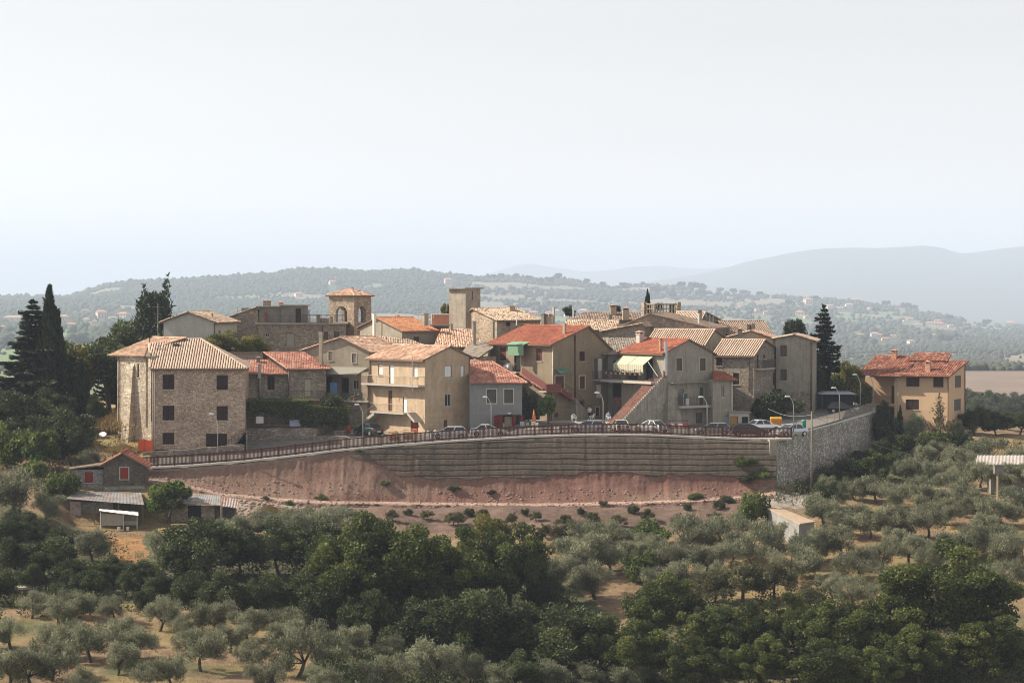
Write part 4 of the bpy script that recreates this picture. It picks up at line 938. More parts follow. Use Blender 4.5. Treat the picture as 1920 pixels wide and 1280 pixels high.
# linking house in the passage
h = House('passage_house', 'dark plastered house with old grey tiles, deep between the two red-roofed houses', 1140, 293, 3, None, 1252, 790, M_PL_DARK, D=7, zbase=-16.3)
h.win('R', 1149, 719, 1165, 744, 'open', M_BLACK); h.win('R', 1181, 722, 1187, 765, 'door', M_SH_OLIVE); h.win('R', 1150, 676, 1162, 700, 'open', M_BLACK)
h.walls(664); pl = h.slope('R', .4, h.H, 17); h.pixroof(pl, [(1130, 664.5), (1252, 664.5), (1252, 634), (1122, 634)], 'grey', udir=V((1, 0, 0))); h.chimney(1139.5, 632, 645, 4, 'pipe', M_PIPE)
a = h.on('R', 1152, 762); b = h.on('R', 1177, 744); box_part(h, 'brick_panel', M_BRICK, a.x, -.12, a.z, b.x, -.002, b.z)
for px in (1173, 1189): a = h.on('R', px, 790); box_part(h, 'brick_pillar', M_BRICK, a.x-.22, -.5, 0, a.x+.22, -.13, h.on('R', px, 716).z)
# house with the terrace awning and long brick stair
h = House('awning_house', 'grey gable house with a striped terrace awning, iron balcony and long brick stair', 1247, 283.5, 35, 1165, 1336, 806, M_PL_GREY)
for x0, x1 in ((1268, 1279), (1312, 1323)): h.win('R', x0, 671, x1, 695, 'shut', M_SH_OLIVE, sur=M_SILL)
h.win('R', 1305, 773.5, 1317, 793, 'shut', M_SH_OLIVE, sill=False, leaves=1); h.win('R', 1272, 728, 1283, 759, 'open', M_PL_DARK); h.win('R', 1312, 726, 1319, 759, 'door', M_SH_GREEN)
h.win('L', 1172, 672, 1196, 712, 'open', M_BLACK, depth=.6); h.win('L', 1205, 672, 1224, 712, 'open', M_BLACK, depth=.6)
h.walls(661, 'R', (1291, 637), 661.5); h.gable_roof('red', .5, .22)
o, a, b, z = h.slab('L', 1152, 1247, 714.5, 2.2, .3, name='terrace'); h.railing('L', max(a, 1.4), b, z, 2.2, 1.0, M_RAIL, o, .12, (0, 1))
q_ = random.Random(3)
for k in range(8):
    u = 2.0+k*(b-2.4)/8; mb = MB(); mb.tube([(-2.28, u, z+.7), (-2.28, u, z+.95)], [.12, .16], 8)
    for j in range(22): c_ = V((-2.28, u, z+1.05))+V((q_.gauss(0, .13), q_.gauss(0, .2), q_.gauss(.05, .13))); d_ = V((q_.gauss(0, 1), q_.gauss(0, 1), q_.gauss(.4, 1))).normalized()*.08; e_ = d_.orthogonal().normalized()*.06; mb.quad(c_-d_-e_, c_+d_-e_, c_+d_+e_, c_-d_+e_, 1 if j % 4 else 2)
    mb.build('flowerpot', [M_BRICKO, M_SH_GREEN, M_SH_RED], o)
# striped awning: yellowish cloth with green stripes
t = NT('awning_stripes'); tc = t.coord((1, 1, 1)); sx = t.n('ShaderNodeSeparateXYZ'); t.l(tc, sx.inputs[0])
st_ = t.math('GREATER_THAN', t.math('FRACT', t.math('MULTIPLY', sx.outputs['Y'], 2.4)), .62)
t.bsdf(t.mix(st_, (.50, .46, .35), (.33, .36, .24)), .8); M_AWNS = t.mat
u0 = h.uv('L', 1228, 665)[0]; u1 = h.uv('L', 1172, 665)[0]; zt = h.on('L', 1210, 665.5, .1).z; zb_ = h.on('L', 1200, 684, 1.7).z
um = (u0+u1)/2
for ua, ub in ((u0, um-.05), (um+.05, u1)):
    aw = MB(); aw.hexa([V((-1.8, ua, zb_)), V((-1.8, ub, zb_)), V((-.03, ub, zt)), V((-.03, ua, zt))], [V((-1.8, ua, zb_+.03)), V((-1.8, ub, zb_+.03)), V((-.03, ub, zt+.03)), V((-.03, ua, zt+.03))])
    ao = aw.build('awning', M_AWNS, h.root); v_ = MB(); v_.box(-1.84, ua, zb_-.95, -1.81, ub, zb_); v_.build('valance', M_AWNS, ao)
mb = MB(); mb.tube([h.on('L', 1215, 678, 1.9), h.on('L', 1233, 705, 2.0)], .03, 5); mb.build('awning_pole', M_SH_WHITE, h.root)
# long stair: brick treads between concrete flanks, climbing to the terrace corner
A = h.loc(P(1163, 797, 277.6)); B = h.loc(P(1244, 709, 283.2)); n = 24; zg = -.4
nrm = (B-A); nrm.z = 0; nrm.normalize(); back = V((-nrm.y, nrm.x, 0))
conc = MB(); trd = MB()
for i in range(n):
    p0 = A+(B-A)*(i/n); p1 = A+(B-A)*((i+1)/n); zt_ = p1.z; lo = min(p0.z-1.5, 0) if False else zg
    for (mbx, d0, d1, ze) in ((conc, -.001, .22, .12), (trd, .224, 2.1, 0.0)):
        q = [p0+back*d0, p1+back*d0, p1+back*d1, p0+back*d1]
        mbx.hexa([V((v.x, v.y, zg)) for v in q], [V((v.x, v.y, zt_+ze)) for v in q])
e0 = B; e1 = B+nrm*.9
q = [e0, e1, e1+back*1.35, e0+back*1.35]; conc.hexa([V((v.x, v.y, zg)) for v in q], [V((v.x, v.y, B.z)) for v in q])
so_ = conc.build('staircase', M_CONC, h.root); trd.build('brick_treads', M_TREAD, so_)
pp = MB(); q = [e0+V((0, 0, 0)), e1, e1+back*.15, e0+back*.15]; pp.hexa([V((v.x, v.y, B.z+.001)) for v in q], [V((v.x, v.y, B.z+.9)) for v in q]); pp.build('parapet', M_BRICK, so_)
# buttresses and concrete balcony
o, a, b, z = h.slab('R', 1264, 1351, 760, 1.3, .28); h.railing('R', a, b, z, 1.3, 1.0, M_RAIL, o, .1)
face_box(h, 'R', 'canopy', M_CONC, 1261, 715, 1328, 718.5, .002, 1.0); MB().box(a+.8, -.95, z+.001, a+1.3, -.9, z+1.5).build('green_blind', M_SH_GREEN, o)
def buttress(h, face, x0t, x1t, yt, x0b, x1b, yb, d, m):
    a, b = h.uv(face, x0t, yt), h.uv(face, x1t, yt); c, e = h.on(face, x0b, yb, d), h.on(face, x1b, yb, d)
    MB().hexa([h.pt(face, c.x, c.z, d), h.pt(face, e.x, e.z, d), h.pt(face, e.x, e.z, .002), h.pt(face, c.x, c.z, .002)], [h.pt(face, a[0], a[1], .12), h.pt(face, b[0], b[1], .12), h.pt(face, b[0], b[1], .002), h.pt(face, a[0], a[1], .002)]).build('buttress', m, h.root)
buttress(h, 'R', 1252, 1264, 722, 1252, 1282, 805, 1.2, M_CONC); buttress(h, 'R', 1337, 1344, 764, 1341, 1353, 806, 1.0, M_PL_DARK)
p = h.on('R', 1289, 752, 1.0); MB().box(p.x-.25, -1.0, z+.001, p.x+.25, -.5, z+.9).box(p.x-.25, -.56, z+.9, p.x+.25, -.5, z+1.5).build('balcony_seat', M_SH_WHITE, o)
face_box(h, 'R', 'metal_flue', M_ZINC, 1247.5, 640, 1251.5, 704, .12, .3)
h.chimney(1239, 633, 658, 8, 'round', M_BRICKO); h.chimney(1200, 620, 641, 13, 'stack', M_PL_PALE)
HS['awning'] = h
# little annex
h = House('red_roof_annex', 'narrow pale annex with a small red lean-to roof, against the grey gable house', 1336.5, 285.5, 22, None, 1374, 806, M_PL_GREY, D=4)
h.win('R', 1352.5, 722, 1359.5, 745, 'glass'); h.win('R', 1358.5, 779, 1367, 806, 'door', M_DOOR_BLUE)
h.walls(712); pl = h.slope('R', .4, h.H-.02, 22); h.pixroof(pl, [(1337, 712), (1384, 712.5), (1358, 697), (1337, 694.5)], 'red', udir=V((1, 0, 0))); h.pipe('R', 1372.5, 716, 792, M_PIPE, .07, .25)
h = House('ochre_door_shed', 'low plastered shed with an ochre door and a dark doorway', 1368, 285.8, 10, None, 1405, 806, M_PL_PALE, 'shed', D=3)
h.win('R', 1368.8, 780, 1384, 806, 'garage', M_DOOR_OCHRE, name='wide_door'); h.win('R', 1391, 781, 1403, 806, 'open', M_BLACK)
h.walls(774); box_part(h, 'roof', M_PL_GREY, -.1, -.2, h.H, h.W+.2, 3.1, h.H+.12)
# stone house with striped roof on the right
h = House('grey_stone_house', 'grey stone house with striped tiles and a corner balcony, beside the tall grey house', 1414, 290, 65, 1338, 1457, 803, M_STONE_GREY)
h.win('L', 1343, 669, 1354, 686, 'shut', M_SH_DARK); h.win('L', 1374, 699, 1385.6, 721, 'shut', M_SH_DARK)
h.win('R', 1416.5, 746, 1427, 767, 'shut', M_SH_DARK); h.win('R', 1449, 699, 1453.5, 722, 'shut', M_SH_RED, leaves=1); h.win('R', 1419, 662, 1422.5, 690, 'door', M_SH_DARK); h.win('R', 1431, 652, 1435, 672, 'shut', M_SH_DARK, leaves=1)
h.walls(666, 'R', (1432.5, 638), 655); h.gable_roof('stripe', .4, .25)
o, a, b, z = h.slab('R', 1416, 1440, 691, 1.0, .18); h.railing('R', a, b, z, 1.0, 1.0, M_RAIL, o, .1)
h.pipe('L', 1404.5, 668, 735, M_PIPEB, .06); face_box(h, 'R', 'lean_roof', M_EAVE, 1440, 676, 1458, 679, .002, .8)
# striped roof behind it
h = House('striped_roof_house', 'house showing a long striped tile roof, behind the red-roofed awning house', 1322, 297, 65, 1213, None, 700, M_PL_BROWN, W=9, zbase=-15.5)
h.walls(645.5, 'R', (1338.5, 619), 640); h.gable_roof('stripe', .4, .25)
# tall grey house
h = House('tall_grey_house', 'tall bare grey gable house with two dark shuttered windows, beside the tall dark fir', 1525, 296, 80, 1455, None, 781, M_PL_GREY, W=9, zbase=-16.4)
for y0, y1 in ((647, 668), (692, 713.6)): h.win('L', 1463, y0, 1475.2, y1, 'shut', M_SH_OLIVE)
h.walls(638.5, 'L', (1488.5, 628), 634.5); h.gable_roof('coppi', .45, .3); h.pipe('L', 1521, 642, 778, M_PIPEB, .09)
face_box(h, 'L', 'stone_base', M_STONE_GREY, 1455.5, 734, 1524.5, 781, .002, .06)
# houses behind
h = House('tan_gable_house', 'tan gable house with a pinkish tile edge, behind the grey stone house', 1450, 304, 80, 1356, None, 700, M_PL_TAN, W=8, zbase=-15)
h.walls(634.5, 'L', (1407.5, 620.5), 634.5); h.gable_roof('pink', .3, .25); h.chimney(1387.5, 614, 634, 9, 'stack', M_PL_DARK, 302)
h = House('back_striped_house', 'house with a short striped roof slope and plastered end wall, behind the tan gable house', 1365, 316, 22, 1332, 1446, 700, M_PL_BROWN, zbase=-14.5)
h.walls(626.5, 'L', (1350, 603), 610); h.gable_roof('stripe', .35, .25)
h.chimney(1402, 608, 622, 8, 'plain', M_PL_DARK, 312); h.chimney(1411, 607, 622, 8, 'plain', M_PL_DARK, 312); h.antenna(1413, 590, 612, 314, ((.1, 5), (.3, 5)))
h = House('dark_roof_house', 'stone gable house with a dark ribbed roof slope, in the middle of the back roofs', 1332, 307, 72, 1157, None, 700, M_STONE_GREY, W=10, zbase=-15)
h.walls(615.5, 'L', (1219, 588.5), 616); h.gable_roof('dark', .35, .3); h.chimney(1310, 588, 608, 4, 'pipe', M_SH_WHITE); h.chimney(1312.5, 581, 594, 7, 'plain', M_PL_DARK, 313); h.antenna(1331, 590, 617, 306, ((.06, 4),)); h.antenna(1337, 592, 617, 306, ((.06, 4),))
a = h.on('L', 1197, 598, .02); b = h.on('L', 1206, 592, .02)
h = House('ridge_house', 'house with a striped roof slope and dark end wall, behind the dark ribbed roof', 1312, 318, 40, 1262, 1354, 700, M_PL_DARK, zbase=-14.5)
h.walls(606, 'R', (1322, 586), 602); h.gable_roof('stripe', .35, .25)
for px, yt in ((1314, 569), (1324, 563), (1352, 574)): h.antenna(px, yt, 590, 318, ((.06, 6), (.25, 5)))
h = House('brown_roof_house', 'house showing a low even brown roof with two capped chimneys', 1098, 324, 3, None, 1201, 700, M_PL_BROWN, D=8, zbase=-14.5)
h.walls(599.5); pl = h.slope('R', .4, h.H, 17); h.pixroof(pl, [(1060, 600), (1204, 600), (1200, 585.5), (1098, 585.5)], 'dark', udir=V((1, 0, 0))); h.chimney(1149.6, 570.5, 586, 13, 'stack', M_PL_TAN, 326); h.chimney(1173, 575.5, 593, 13, 'stack', M_PL_TAN, 322); h.chimney(1144, 590, 601, 8, 'plain', M_PL_GREY, 321); h.chimney(1075, 576, 592, 3.5, 'pipe', M_SH_WHITE, 320)
h = House('old_tile_house', 'broad pale roof of old curved tiles behind the right end of the wide red roof', 1088, 312, 4, None, 1152, 700, M_STONE_GREY, D=8, zbase=-15)
h.walls(618.5); pl = h.slope('R', .4, h.H, 17); h.pixroof(pl, [(1060, 619), (1157, 618.5), (1162, 599.5), (1060, 599.5)], 'coppi', udir=V((1, 0, 0))); h.pipe('R', 1104, 622, 634, M_PIPE, .05)
h = House('lean_roof_house', 'small stone house end with a sloping old tile roof, below the dark-ribbed gable', 1206, 306, 70, 1130, None, 700, M_STONE_GREY, W=6, zbase=-15)
h.walls(608.5, 'L', (1204.5, 607), 621); pl = None; h.gable_roof('coppi', .3, .3)
# square tower and the roof beside it
h = House('square_tower', 'plain square rendered tower with a flat slab roof, above the middle of the village', 873, 318, 48, 842, 900.7, 690, M_TOWER, 'tower', zbase=-15)
h.walls(541.5); o = box_part(h, 'roof', M_CONC, -.45, -.35, h.H, h.W+.35, h.D+.35, h.H+.16); h.roofo = o; h.antenna(884.5, 524, 541, 320, ((.1, 36),)); h.pipe('R', 886, 546, 562, M_PIPEB, .05)
h.antenna(838, 560, 580, 316, ((.08, 10),))
h = House('tower_side_house', 'stone gable house with rough pale tiles, against the right side of the square tower', 932, 309, 30, 884, 1013, 690, M_STONE_BELL, zbase=-15)
h.win('R', 949, 601, 957, 611, 'open', M_BLACK)
h.walls(600.5, 'L', (888, 579.5), 582); h.gable_roof('coppi', .35, .25); h.chimney(958, 573.5, 579, 14, 'plain', M_PL_TAN, 316)
h = House('rough_roof_house', 'rough reddish old tile roof house between the orange roof and the wide red roof', 818, 298, 4, None, 898, 700, M_PL_BROWN, D=8, zbase=-15.5)
h.walls(650); pl = h.slope('R', .4, h.H, 18); h.pixroof(pl, [(812, 651), (908, 648), (882, 618), (828, 616.5)], 'pink', udir=V((1, 0, 0))); h.chimney(847, 607, 620, 5, 'plain', M_PL_BROWN); h.chimney(890, 602, 638, 6.5, 'plain', M_PL_GREY, 296); h.antenna(878, 614, 626, 297, ((.05, 20),))
h = House('terracotta_block', 'plain terracotta-red wall block on a pale ledge, left of the square tower', 810, 308, 3, None, 842, 640, M_ORANGE, 'building', D=4, zbase=-15)
h.walls(591); box_part(h, 'roof', M_SLAB, -.05, -.05, h.H, h.W+.05, 4.05, h.H+.15); face_box(h, 'R', 'ledge', M_SLAB, 806, 608, 844, 611, .002, 1.2)
h = House('stone_corner_house', 'small tan stone house corner with a grey tile roof, left of the wide red roof', 899, 289.5, 40, 866, 930, 700, M_STONE_BELL, zbase=-16)
h.walls(669); pl = h.slope('L', .35, h.H, 17); h.pixroof(pl, [(864, 664), (899, 670), (925, 652), (922, 640), (884, 640)], 'grey')
h = House('middle_roof_house', 'house with a pale old tile roof, behind the three-storey balcony house', 700, 296, 4, None, 800, 700, M_PL_BROWN, D=9, zbase=-16)
h.walls(652); pl = h.slope('R', .4, h.H, 17); h.pixroof(pl, [(690, 653), (810, 652), (768, 637), (690, 628)], 'coppi', udir=V((1, 0, 0)))
# terrace wall with balustrade at the back
h = House('balustrade_terrace', 'stone terrace wall with an openwork balustrade below the slim cypress', 1228, 330, 40, 1207, 1272, 640, M_STONE_BELL, 'terrace', zbase=-14.5)
h.walls(589); mb = MB()
for face, L in (('L', h.D), ('R', h.W)):
    n = int(L/.55)
    for k in range(n+1):
        u = L*k/n; mb.tube([h.pt(face, u, h.H, -.1), h.pt(face, u, h.H+1.35, -.1)], [.11, .07], 6)
    mb.tube([h.pt(face, 0, h.H+1.4, -.1), h.pt(face, L, h.H+1.4, -.1)], .1, 6); mb.tube([h.pt(face, 0, h.H+.75, -.1), h.pt(face, L, h.H+.75, -.1)], .06, 6)
for face, L in (('L', h.D), ('R', h.W)): p = h.pt(face, L, 0, -.1); mb.box(p.x-.3, p.y-.3, h.H, p.x+.3, p.y+.3, h.H+1.7)
mb.build('balustrade', M_STONE_BELL, h.root)
# peach villa on the right
h = House('peach_villa', 'peach-coloured villa with a mottled red tile roof, apart at the right end', 1779.6, 303, 62, 1677, 1810, 822, M_PL_PEACH, 'villa', zbase=-20.3)
M_PB = plain('peach_shutter', (.055, .03, .02))
for x0, x1, y0, y1 in ((1699, 1724, 705.5, 724.5), (1749.6, 1769, 707, 725.7), (1698, 1723, 748.7, 768)): h.win('L', x0, y0, x1, y1, 'shut', M_PB)
for x0, x1, y0, y1 in ((1790.5, 1802, 704, 726), (1789, 1801.7, 748, 769)): h.win('R', x0, y0, x1, y1, 'shut', M_SH_WHITE if False else M_SH_OLIVE, sur=None, leaves=2)
h.walls(700, 'R', (1808.2, 679.5), 681); pl = h.slope('L', .75, h.H-.42, 21)
z = lambda *p: h.pix(pl, *p)
A = [z(1604, 704.5), z(1690, 705), z(1728, 667.8), z(1642, 667)]; B = [z(1690, 705), z(1781, 705.5), z(1816.5, 677.5), z(1727, 676)]
C = [p+V((0, 0, .22)) for p in (z(1704, 679), z(1777, 679.5), z(1784, 666.5), z(1716, 665.5))]
h.roof([A, B, C], 'mix', V((0, 1, 0))); h.ridge(A[3], A[2], 'mix', h.roofo); h.ridge(B[3], B[2], 'mix', h.roofo); h.ridge(C[3], C[2], 'mix', h.roofo)
g = MB(); g.tube([A[0]+V((0, 0, -.08)), A[1]+V((0, 0, -.08)), B[1]+V((0, 0, -.08))], .07, 6); g.build('gutter', M_GUT, h.roofo)
ul = h.D; ue = h.uv('L', 1618, 740)[0]+1.0
sd = MB(); sd.box(1.9, ul+.001, 0, 6, ue, h.H+.5); sd.build('loggia_wall', M_PL_PEACH, h.root)
zf = h.on('L', 1660, 757).z; box_part(h, 'loggia_floor', M_PL_PEACH, .1, ul+.002, zf-.25, 1.897, ue-.8, zf); h.railing('L', ul, ue-.9, zf, -.15, .95, M_RAIL, sides=(0, 0))
a = h.uv('L', 1676.8, 720)[0]; box_part(h, 'door', M_PB, 1.83, a+.1, zf+.02, 1.897, a+1.0, zf+2.3); box_part(h, 'door', M_PB, 1.83, a+.1, zf-3.0, 1.897, a+1.2, zf-.6)
box_part(h, 'pillar', M_PL_PEACH, .12, ue-1.15, 0, .42, ue-.85, h.H-.1)
h.chimney(1677, 655, 672, 11, 'stack', M_BRICKO); h.chimney(1740, 676, 695, 11, 'stack', M_BRICKO)
h.pipe('L', 1777.5, 704, 800, M_GUT, .06); h.pipe('L', 1684, 704, 800, M_PIPE, .06); h.pipe('R', 1809.5, 684, 800, M_PIPEB, .06)
HS['villa'] = h
# ------------------------------------------------------------------ the cut slope below the village
def LI(px, pts): return np.interp(px, [p[0] for p in pts], [p[1] for p in pts])
pxs = np.arange(258, 1456.1, 1.6)
fyv, fzv = fence_at(pxs)
topY, topZ = fyv-.55, fzv-.28
LB = [(258, 880), (330, 878), (400, 873), (480, 866), (560, 857), (640, 850), (700, 868), (760, 894), (880, 896), (1010, 895), (1100, 886), (1250, 891), (1380, 895), (1456, 897)]
PA = [(258, 897), (300, 899), (340, 905), (420, 924), (520, 933), (600, 938), (800, 941), (1000, 943), (1200, 939), (1300, 935), (1400, 928), (1456, 921)]
def down(Y0, z0, py, k):
    c = (HZ-py)/F; z = c*(Y0-k*z0)/(1-c*k); z = np.minimum(z, z0-.05); return Y0-k*(z0-z), z
lbw = LI(pxs, LB)+(fbm(pxs/37, pxs*0, 3, 4)-.5)*14
y1, z1 = down(topY, topZ, np.maximum(lbw, HZ-topZ*F/topY+4), .42)
y2, z2 = down(y1, z1, np.maximum(LI(pxs, PA), lbw+6), .75)
y3, z3 = y2-1.5, z2-.12
y4, z4 = y3-4.2, z3-3.4
segs = []; nL, nS, nP, nD = 120, 36, 5, 22
rowsY = []; rowsZ = []; kind = []
for i in range(nL+1): f = i/nL; rowsY.append(topY+(y1-topY)*f); rowsZ.append(topZ+(z1-topZ)*f); kind.append(0)
for i in range(1, nS+1): f = i/nS; rowsY.append(y1+(y2-y1)*f-.35*math.sin(math.pi*f)*-1); rowsZ.append(z1+(z2-z1)*f); kind.append(1)
for i in range(1, nP+1): f = i/nP; rowsY.append(y2+(y3-y2)*f); rowsZ.append(z2+(z3-z2)*f); kind.append(2)
for i in range(1, nD+1): f = i/nD; rowsY.append(y3+(y4-y3)*f); rowsZ.append(z3+(z4-z3)*f); kind.append(3)
EY = np.array(rowsY); EZ = np.array(rowsZ); kd = np.array(kind)[:, None]*np.ones_like(EY)
EPX = np.ones_like(EY)*pxs[None, :]; EX = (EPX-CX)*EY/F
lay = (EZ+16.6+.0035*np.abs(EX-10)+(fbm(EX/6, EX*0, 3, 2)-.5)*.2+(fbm(EX/1.7, EZ/1.2, 3, 19)-.5)*.14)/.60; fr_ = lay-np.floor(lay)
n0 = fbm(EX/3.5, lay.astype(int)*3.7+EX*0, 2, 77)
strong = np.clip((EPX-600)/160, .12, 1)
bul = np.where(kd == 0, (.07+.10*n0)*strong*np.sqrt(np.clip(np.minimum(fr_*.7, 1-fr_)/.13, 0, 1)), 0)
n1 = fbm(EX/1.6, EZ/1.3+EY/1.3, 4, 33)-.5; n2 = fbm(EX/.5, EZ/2.5, 3, 35)-.5; n3 = fbm(EX/6, EZ/3, 3, 36)-.5
dis = np.where(kd == 0, .10*n2*strong+.3*n1*(1-strong)+.15*n3, np.where(kd == 1, .14*n1+.14*n2+.22*n3, np.where(kd == 2, 0*n1, .8*n1+.3*n2)))
fade = np.minimum(1, np.arange(EY.shape[0])[:, None]/4)
EY2 = EY-(bul+dis)*fade
EZ2 = EZ+np.where(kd == 2, .15*n1, 0)
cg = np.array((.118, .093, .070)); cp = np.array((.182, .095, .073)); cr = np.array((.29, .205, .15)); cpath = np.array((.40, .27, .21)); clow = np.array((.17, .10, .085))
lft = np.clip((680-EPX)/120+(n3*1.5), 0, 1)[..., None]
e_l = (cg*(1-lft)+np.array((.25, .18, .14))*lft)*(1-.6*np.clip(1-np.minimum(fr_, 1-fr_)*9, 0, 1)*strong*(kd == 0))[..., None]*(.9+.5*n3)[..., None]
e_s = cp*(.97+.4*n1+.3*n2)[..., None]*(1-lft*.0)+np.clip(n3*2.4, 0, .35)[..., None]*(cr-cp)
e_s = e_s*(1-lft*.45)+cr*.9*lft*.45
ECC = np.where((kd == 0)[..., None], e_l, np.where((kd == 1)[..., None], e_s, np.where((kd == 2)[..., None], cpath*(.9+.4*n1)[..., None], clow*(.9+1.1*n1+.5*n2)[..., None])))
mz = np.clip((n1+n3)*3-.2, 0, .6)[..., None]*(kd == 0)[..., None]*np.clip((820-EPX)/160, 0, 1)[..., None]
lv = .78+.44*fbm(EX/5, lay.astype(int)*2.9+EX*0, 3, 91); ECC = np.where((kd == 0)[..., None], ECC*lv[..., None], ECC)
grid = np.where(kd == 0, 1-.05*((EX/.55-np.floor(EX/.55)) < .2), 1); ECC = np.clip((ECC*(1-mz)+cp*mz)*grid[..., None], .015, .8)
nr, ncl = EY.shape; idx = np.arange(nr*ncl).reshape(nr, ncl)
fq = np.stack([idx[:-1, :-1], idx[1:, :-1], idx[1:, 1:], idx[:-1, 1:]], -1).reshape(-1, 4)
t = NT('cut_earth'); a = t.attr('land'); v = t.coord()
c = t.mul(a.outputs['Color'], t.remap(t.noise(v, 3.0, 6, .75), .3, .7, .78, 1.22)); c = t.mul(c, t.remap(t.noise(t.coord((9, 9, 1.2)), 1.0, 4), .3, .7, .85, 1.15)); c = t.mul(c, t.remap(t.noise(v, 13, 5, .7), .35, .65, .72, 1.28))
t.bsdf(c, .95, t.bump(t.noise(v, 5, 6, .7), .7, .08))
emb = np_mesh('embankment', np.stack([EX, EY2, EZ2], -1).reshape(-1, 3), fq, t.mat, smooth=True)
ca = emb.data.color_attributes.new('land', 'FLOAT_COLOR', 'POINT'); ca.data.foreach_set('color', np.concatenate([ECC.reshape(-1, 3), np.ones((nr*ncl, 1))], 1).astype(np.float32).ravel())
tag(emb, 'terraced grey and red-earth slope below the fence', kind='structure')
def emb_at(px, py):
    c = np.abs(pxs-px).argmin(); p = HZ-EZ2[:, c]*F/EY2[:, c]; r = np.abs(p-py).argmin(); return V((EX[r, c], EY2[r, c], EZ2[r, c]))
# kerb under the fence
def lerp_path(pts, step):
    out = [pts[0].copy()]; acc = 0
    L = [0]
    for i in range(len(pts)-1): L.append(L[-1]+(pts[i+1]-pts[i]).length)
    n = int(round(L[-1]/step))
    for k in range(1, n+1):
        d = L[-1]*k/n; i = max(0, np.searchsorted(L, d)-1); i = min(i, len(pts)-2); out.append(pts[i].lerp(pts[i+1], (d-L[i])/(L[i+1]-L[i])))
    return out
M_KERB = plaster('kerb_concrete', (.62, .58, .52), .3, .15); M_ASPH = plaster('asphalt', (.17, .165, .16), .2, .2)
fpth = lerp_path(FP, 2.0)
mb = MB()
for a, b in zip(fpth[:-1], fpth[1:]):
    d = (b-a); d.z = 0; d.normalize(); nrm = V((d.y, -d.x, 0))
    q0 = [a+nrm*.56, b+nrm*.56, b-nrm*.25, a-nrm*.25]
    mb.hexa([p+V((0, 0, -.2)) for p in q0], [p+V((0, 0, .0)) for p in q0])
o = mb.build('kerb_strip', M_KERB); tag(o, kind='structure')
# wooden fence
M_FENCE = plain('fence_stain', (.085, .026, .015), .6, 0, .25)
fpts = lerp_path(FP, 1.92)
fen = thing('wooden_fence', 'long reddish-brown wooden picket fence running along the top of the terraced slope', 'fence', fpts[0])
O = fpts[0]
for p in fpts:
    q = p-O; MB().box(q.x-.075, q.y-.075, q.z-.25, q.x+.075, q.y+.075, q.z+1.22).build('post', M_FENCE, fen)
for a, b in zip(fpts[:-1], fpts[1:]):
    mb = MB(); a = a-O; b = b-O; d = (b-a).normalized(); nrm = V((d.y, -d.x, 0))
    for z0, z1 in ((.12, .24), (1.02, 1.14)):
        q = [a+nrm*.03, b+nrm*.03, b-nrm*.03, a-nrm*.03]; mb.hexa([p+V((0, 0, z0)) for p in q], [p+V((0, 0, z1)) for p in q])
    n = 13
    for k in range(1, n):
        c = a.lerp(b, k/n); q = [c-d*.047+nrm*.055, c+d*.047+nrm*.055, c+d*.047+nrm*.032, c-d*.047+nrm*.032]; mb.hexa([p+V((0, 0, .06)) for p in q], [p+V((0, 0, 1.08)) for p in q])
    mb.build('picket_panel', M_FENCE, fen)
# right-hand stone retaining wall with its railing
rw = thing('retaining_wall', 'tall pale rubble-stone retaining wall running back on the right of the terraced slope', 'wall', WT[0])
O = WT[0]; wp = lerp_path(WT, 3.0); mb = MB(); cp_ = MB()
for a, b in zip(wp[:-1], wp[1:]):
    a, b = a-O, b-O; d = (b-a); d.z = 0; d.normalize(); nrm = V((d.y, -d.x, 0))
    q = [a, b, b-nrm*.6, a-nrm*.6]; bt_ = [a+nrm*.5, b+nrm*.5, b-nrm*.6, a-nrm*.6]
    mb.hexa([V((p.x, p.y, -8.5)) for p in bt_], [p+V((0, 0, -.18)) for p in q])
    q = [a+nrm*.08, b+nrm*.08, b-nrm*.68, a-nrm*.68]; cp_.hexa([p+V((0, 0, -.178)) for p in q], list(q))
mb.build('wall', M_STONE_WALL, rw); cp_.build('coping', M_KERB, rw)
mb = MB(); mb.box(-.45, -.35, -8, .35, .9, .02); mb.build('corner_pier', M_CONC, rw)
rl = thing('metal_railing', 'thin grey iron railing along the top of the stone retaining wall', 'railing', wp[1])
O = wp[1]; mb = MB(); ps_ = MB()
for i, (a, b) in enumerate(zip(wp[1:-1], wp[2:])):
    a, b = a-O, b-O; d = (b-a); d.z = 0; d.normalize(); nrm = V((d.y, -d.x, 0))*-.3
    for z in (.12, 1.05): mb.tube([a+nrm+V((0, 0, z)), b+nrm+V((0, 0, z))], .025, 4)
    n = 22
    for k in range(n): c = a.lerp(b, k/n)+nrm; mb.tube([c+V((0, 0, .1)), c+V((0, 0, 1.05))], .012, 4)
    ps_.tube([a+nrm, a+nrm+V((0, 0, 1.12))], .035, 5)
mb.build('bars', M_RAILP, rl); ps_.build('railing_posts', M_RAILP, rl)
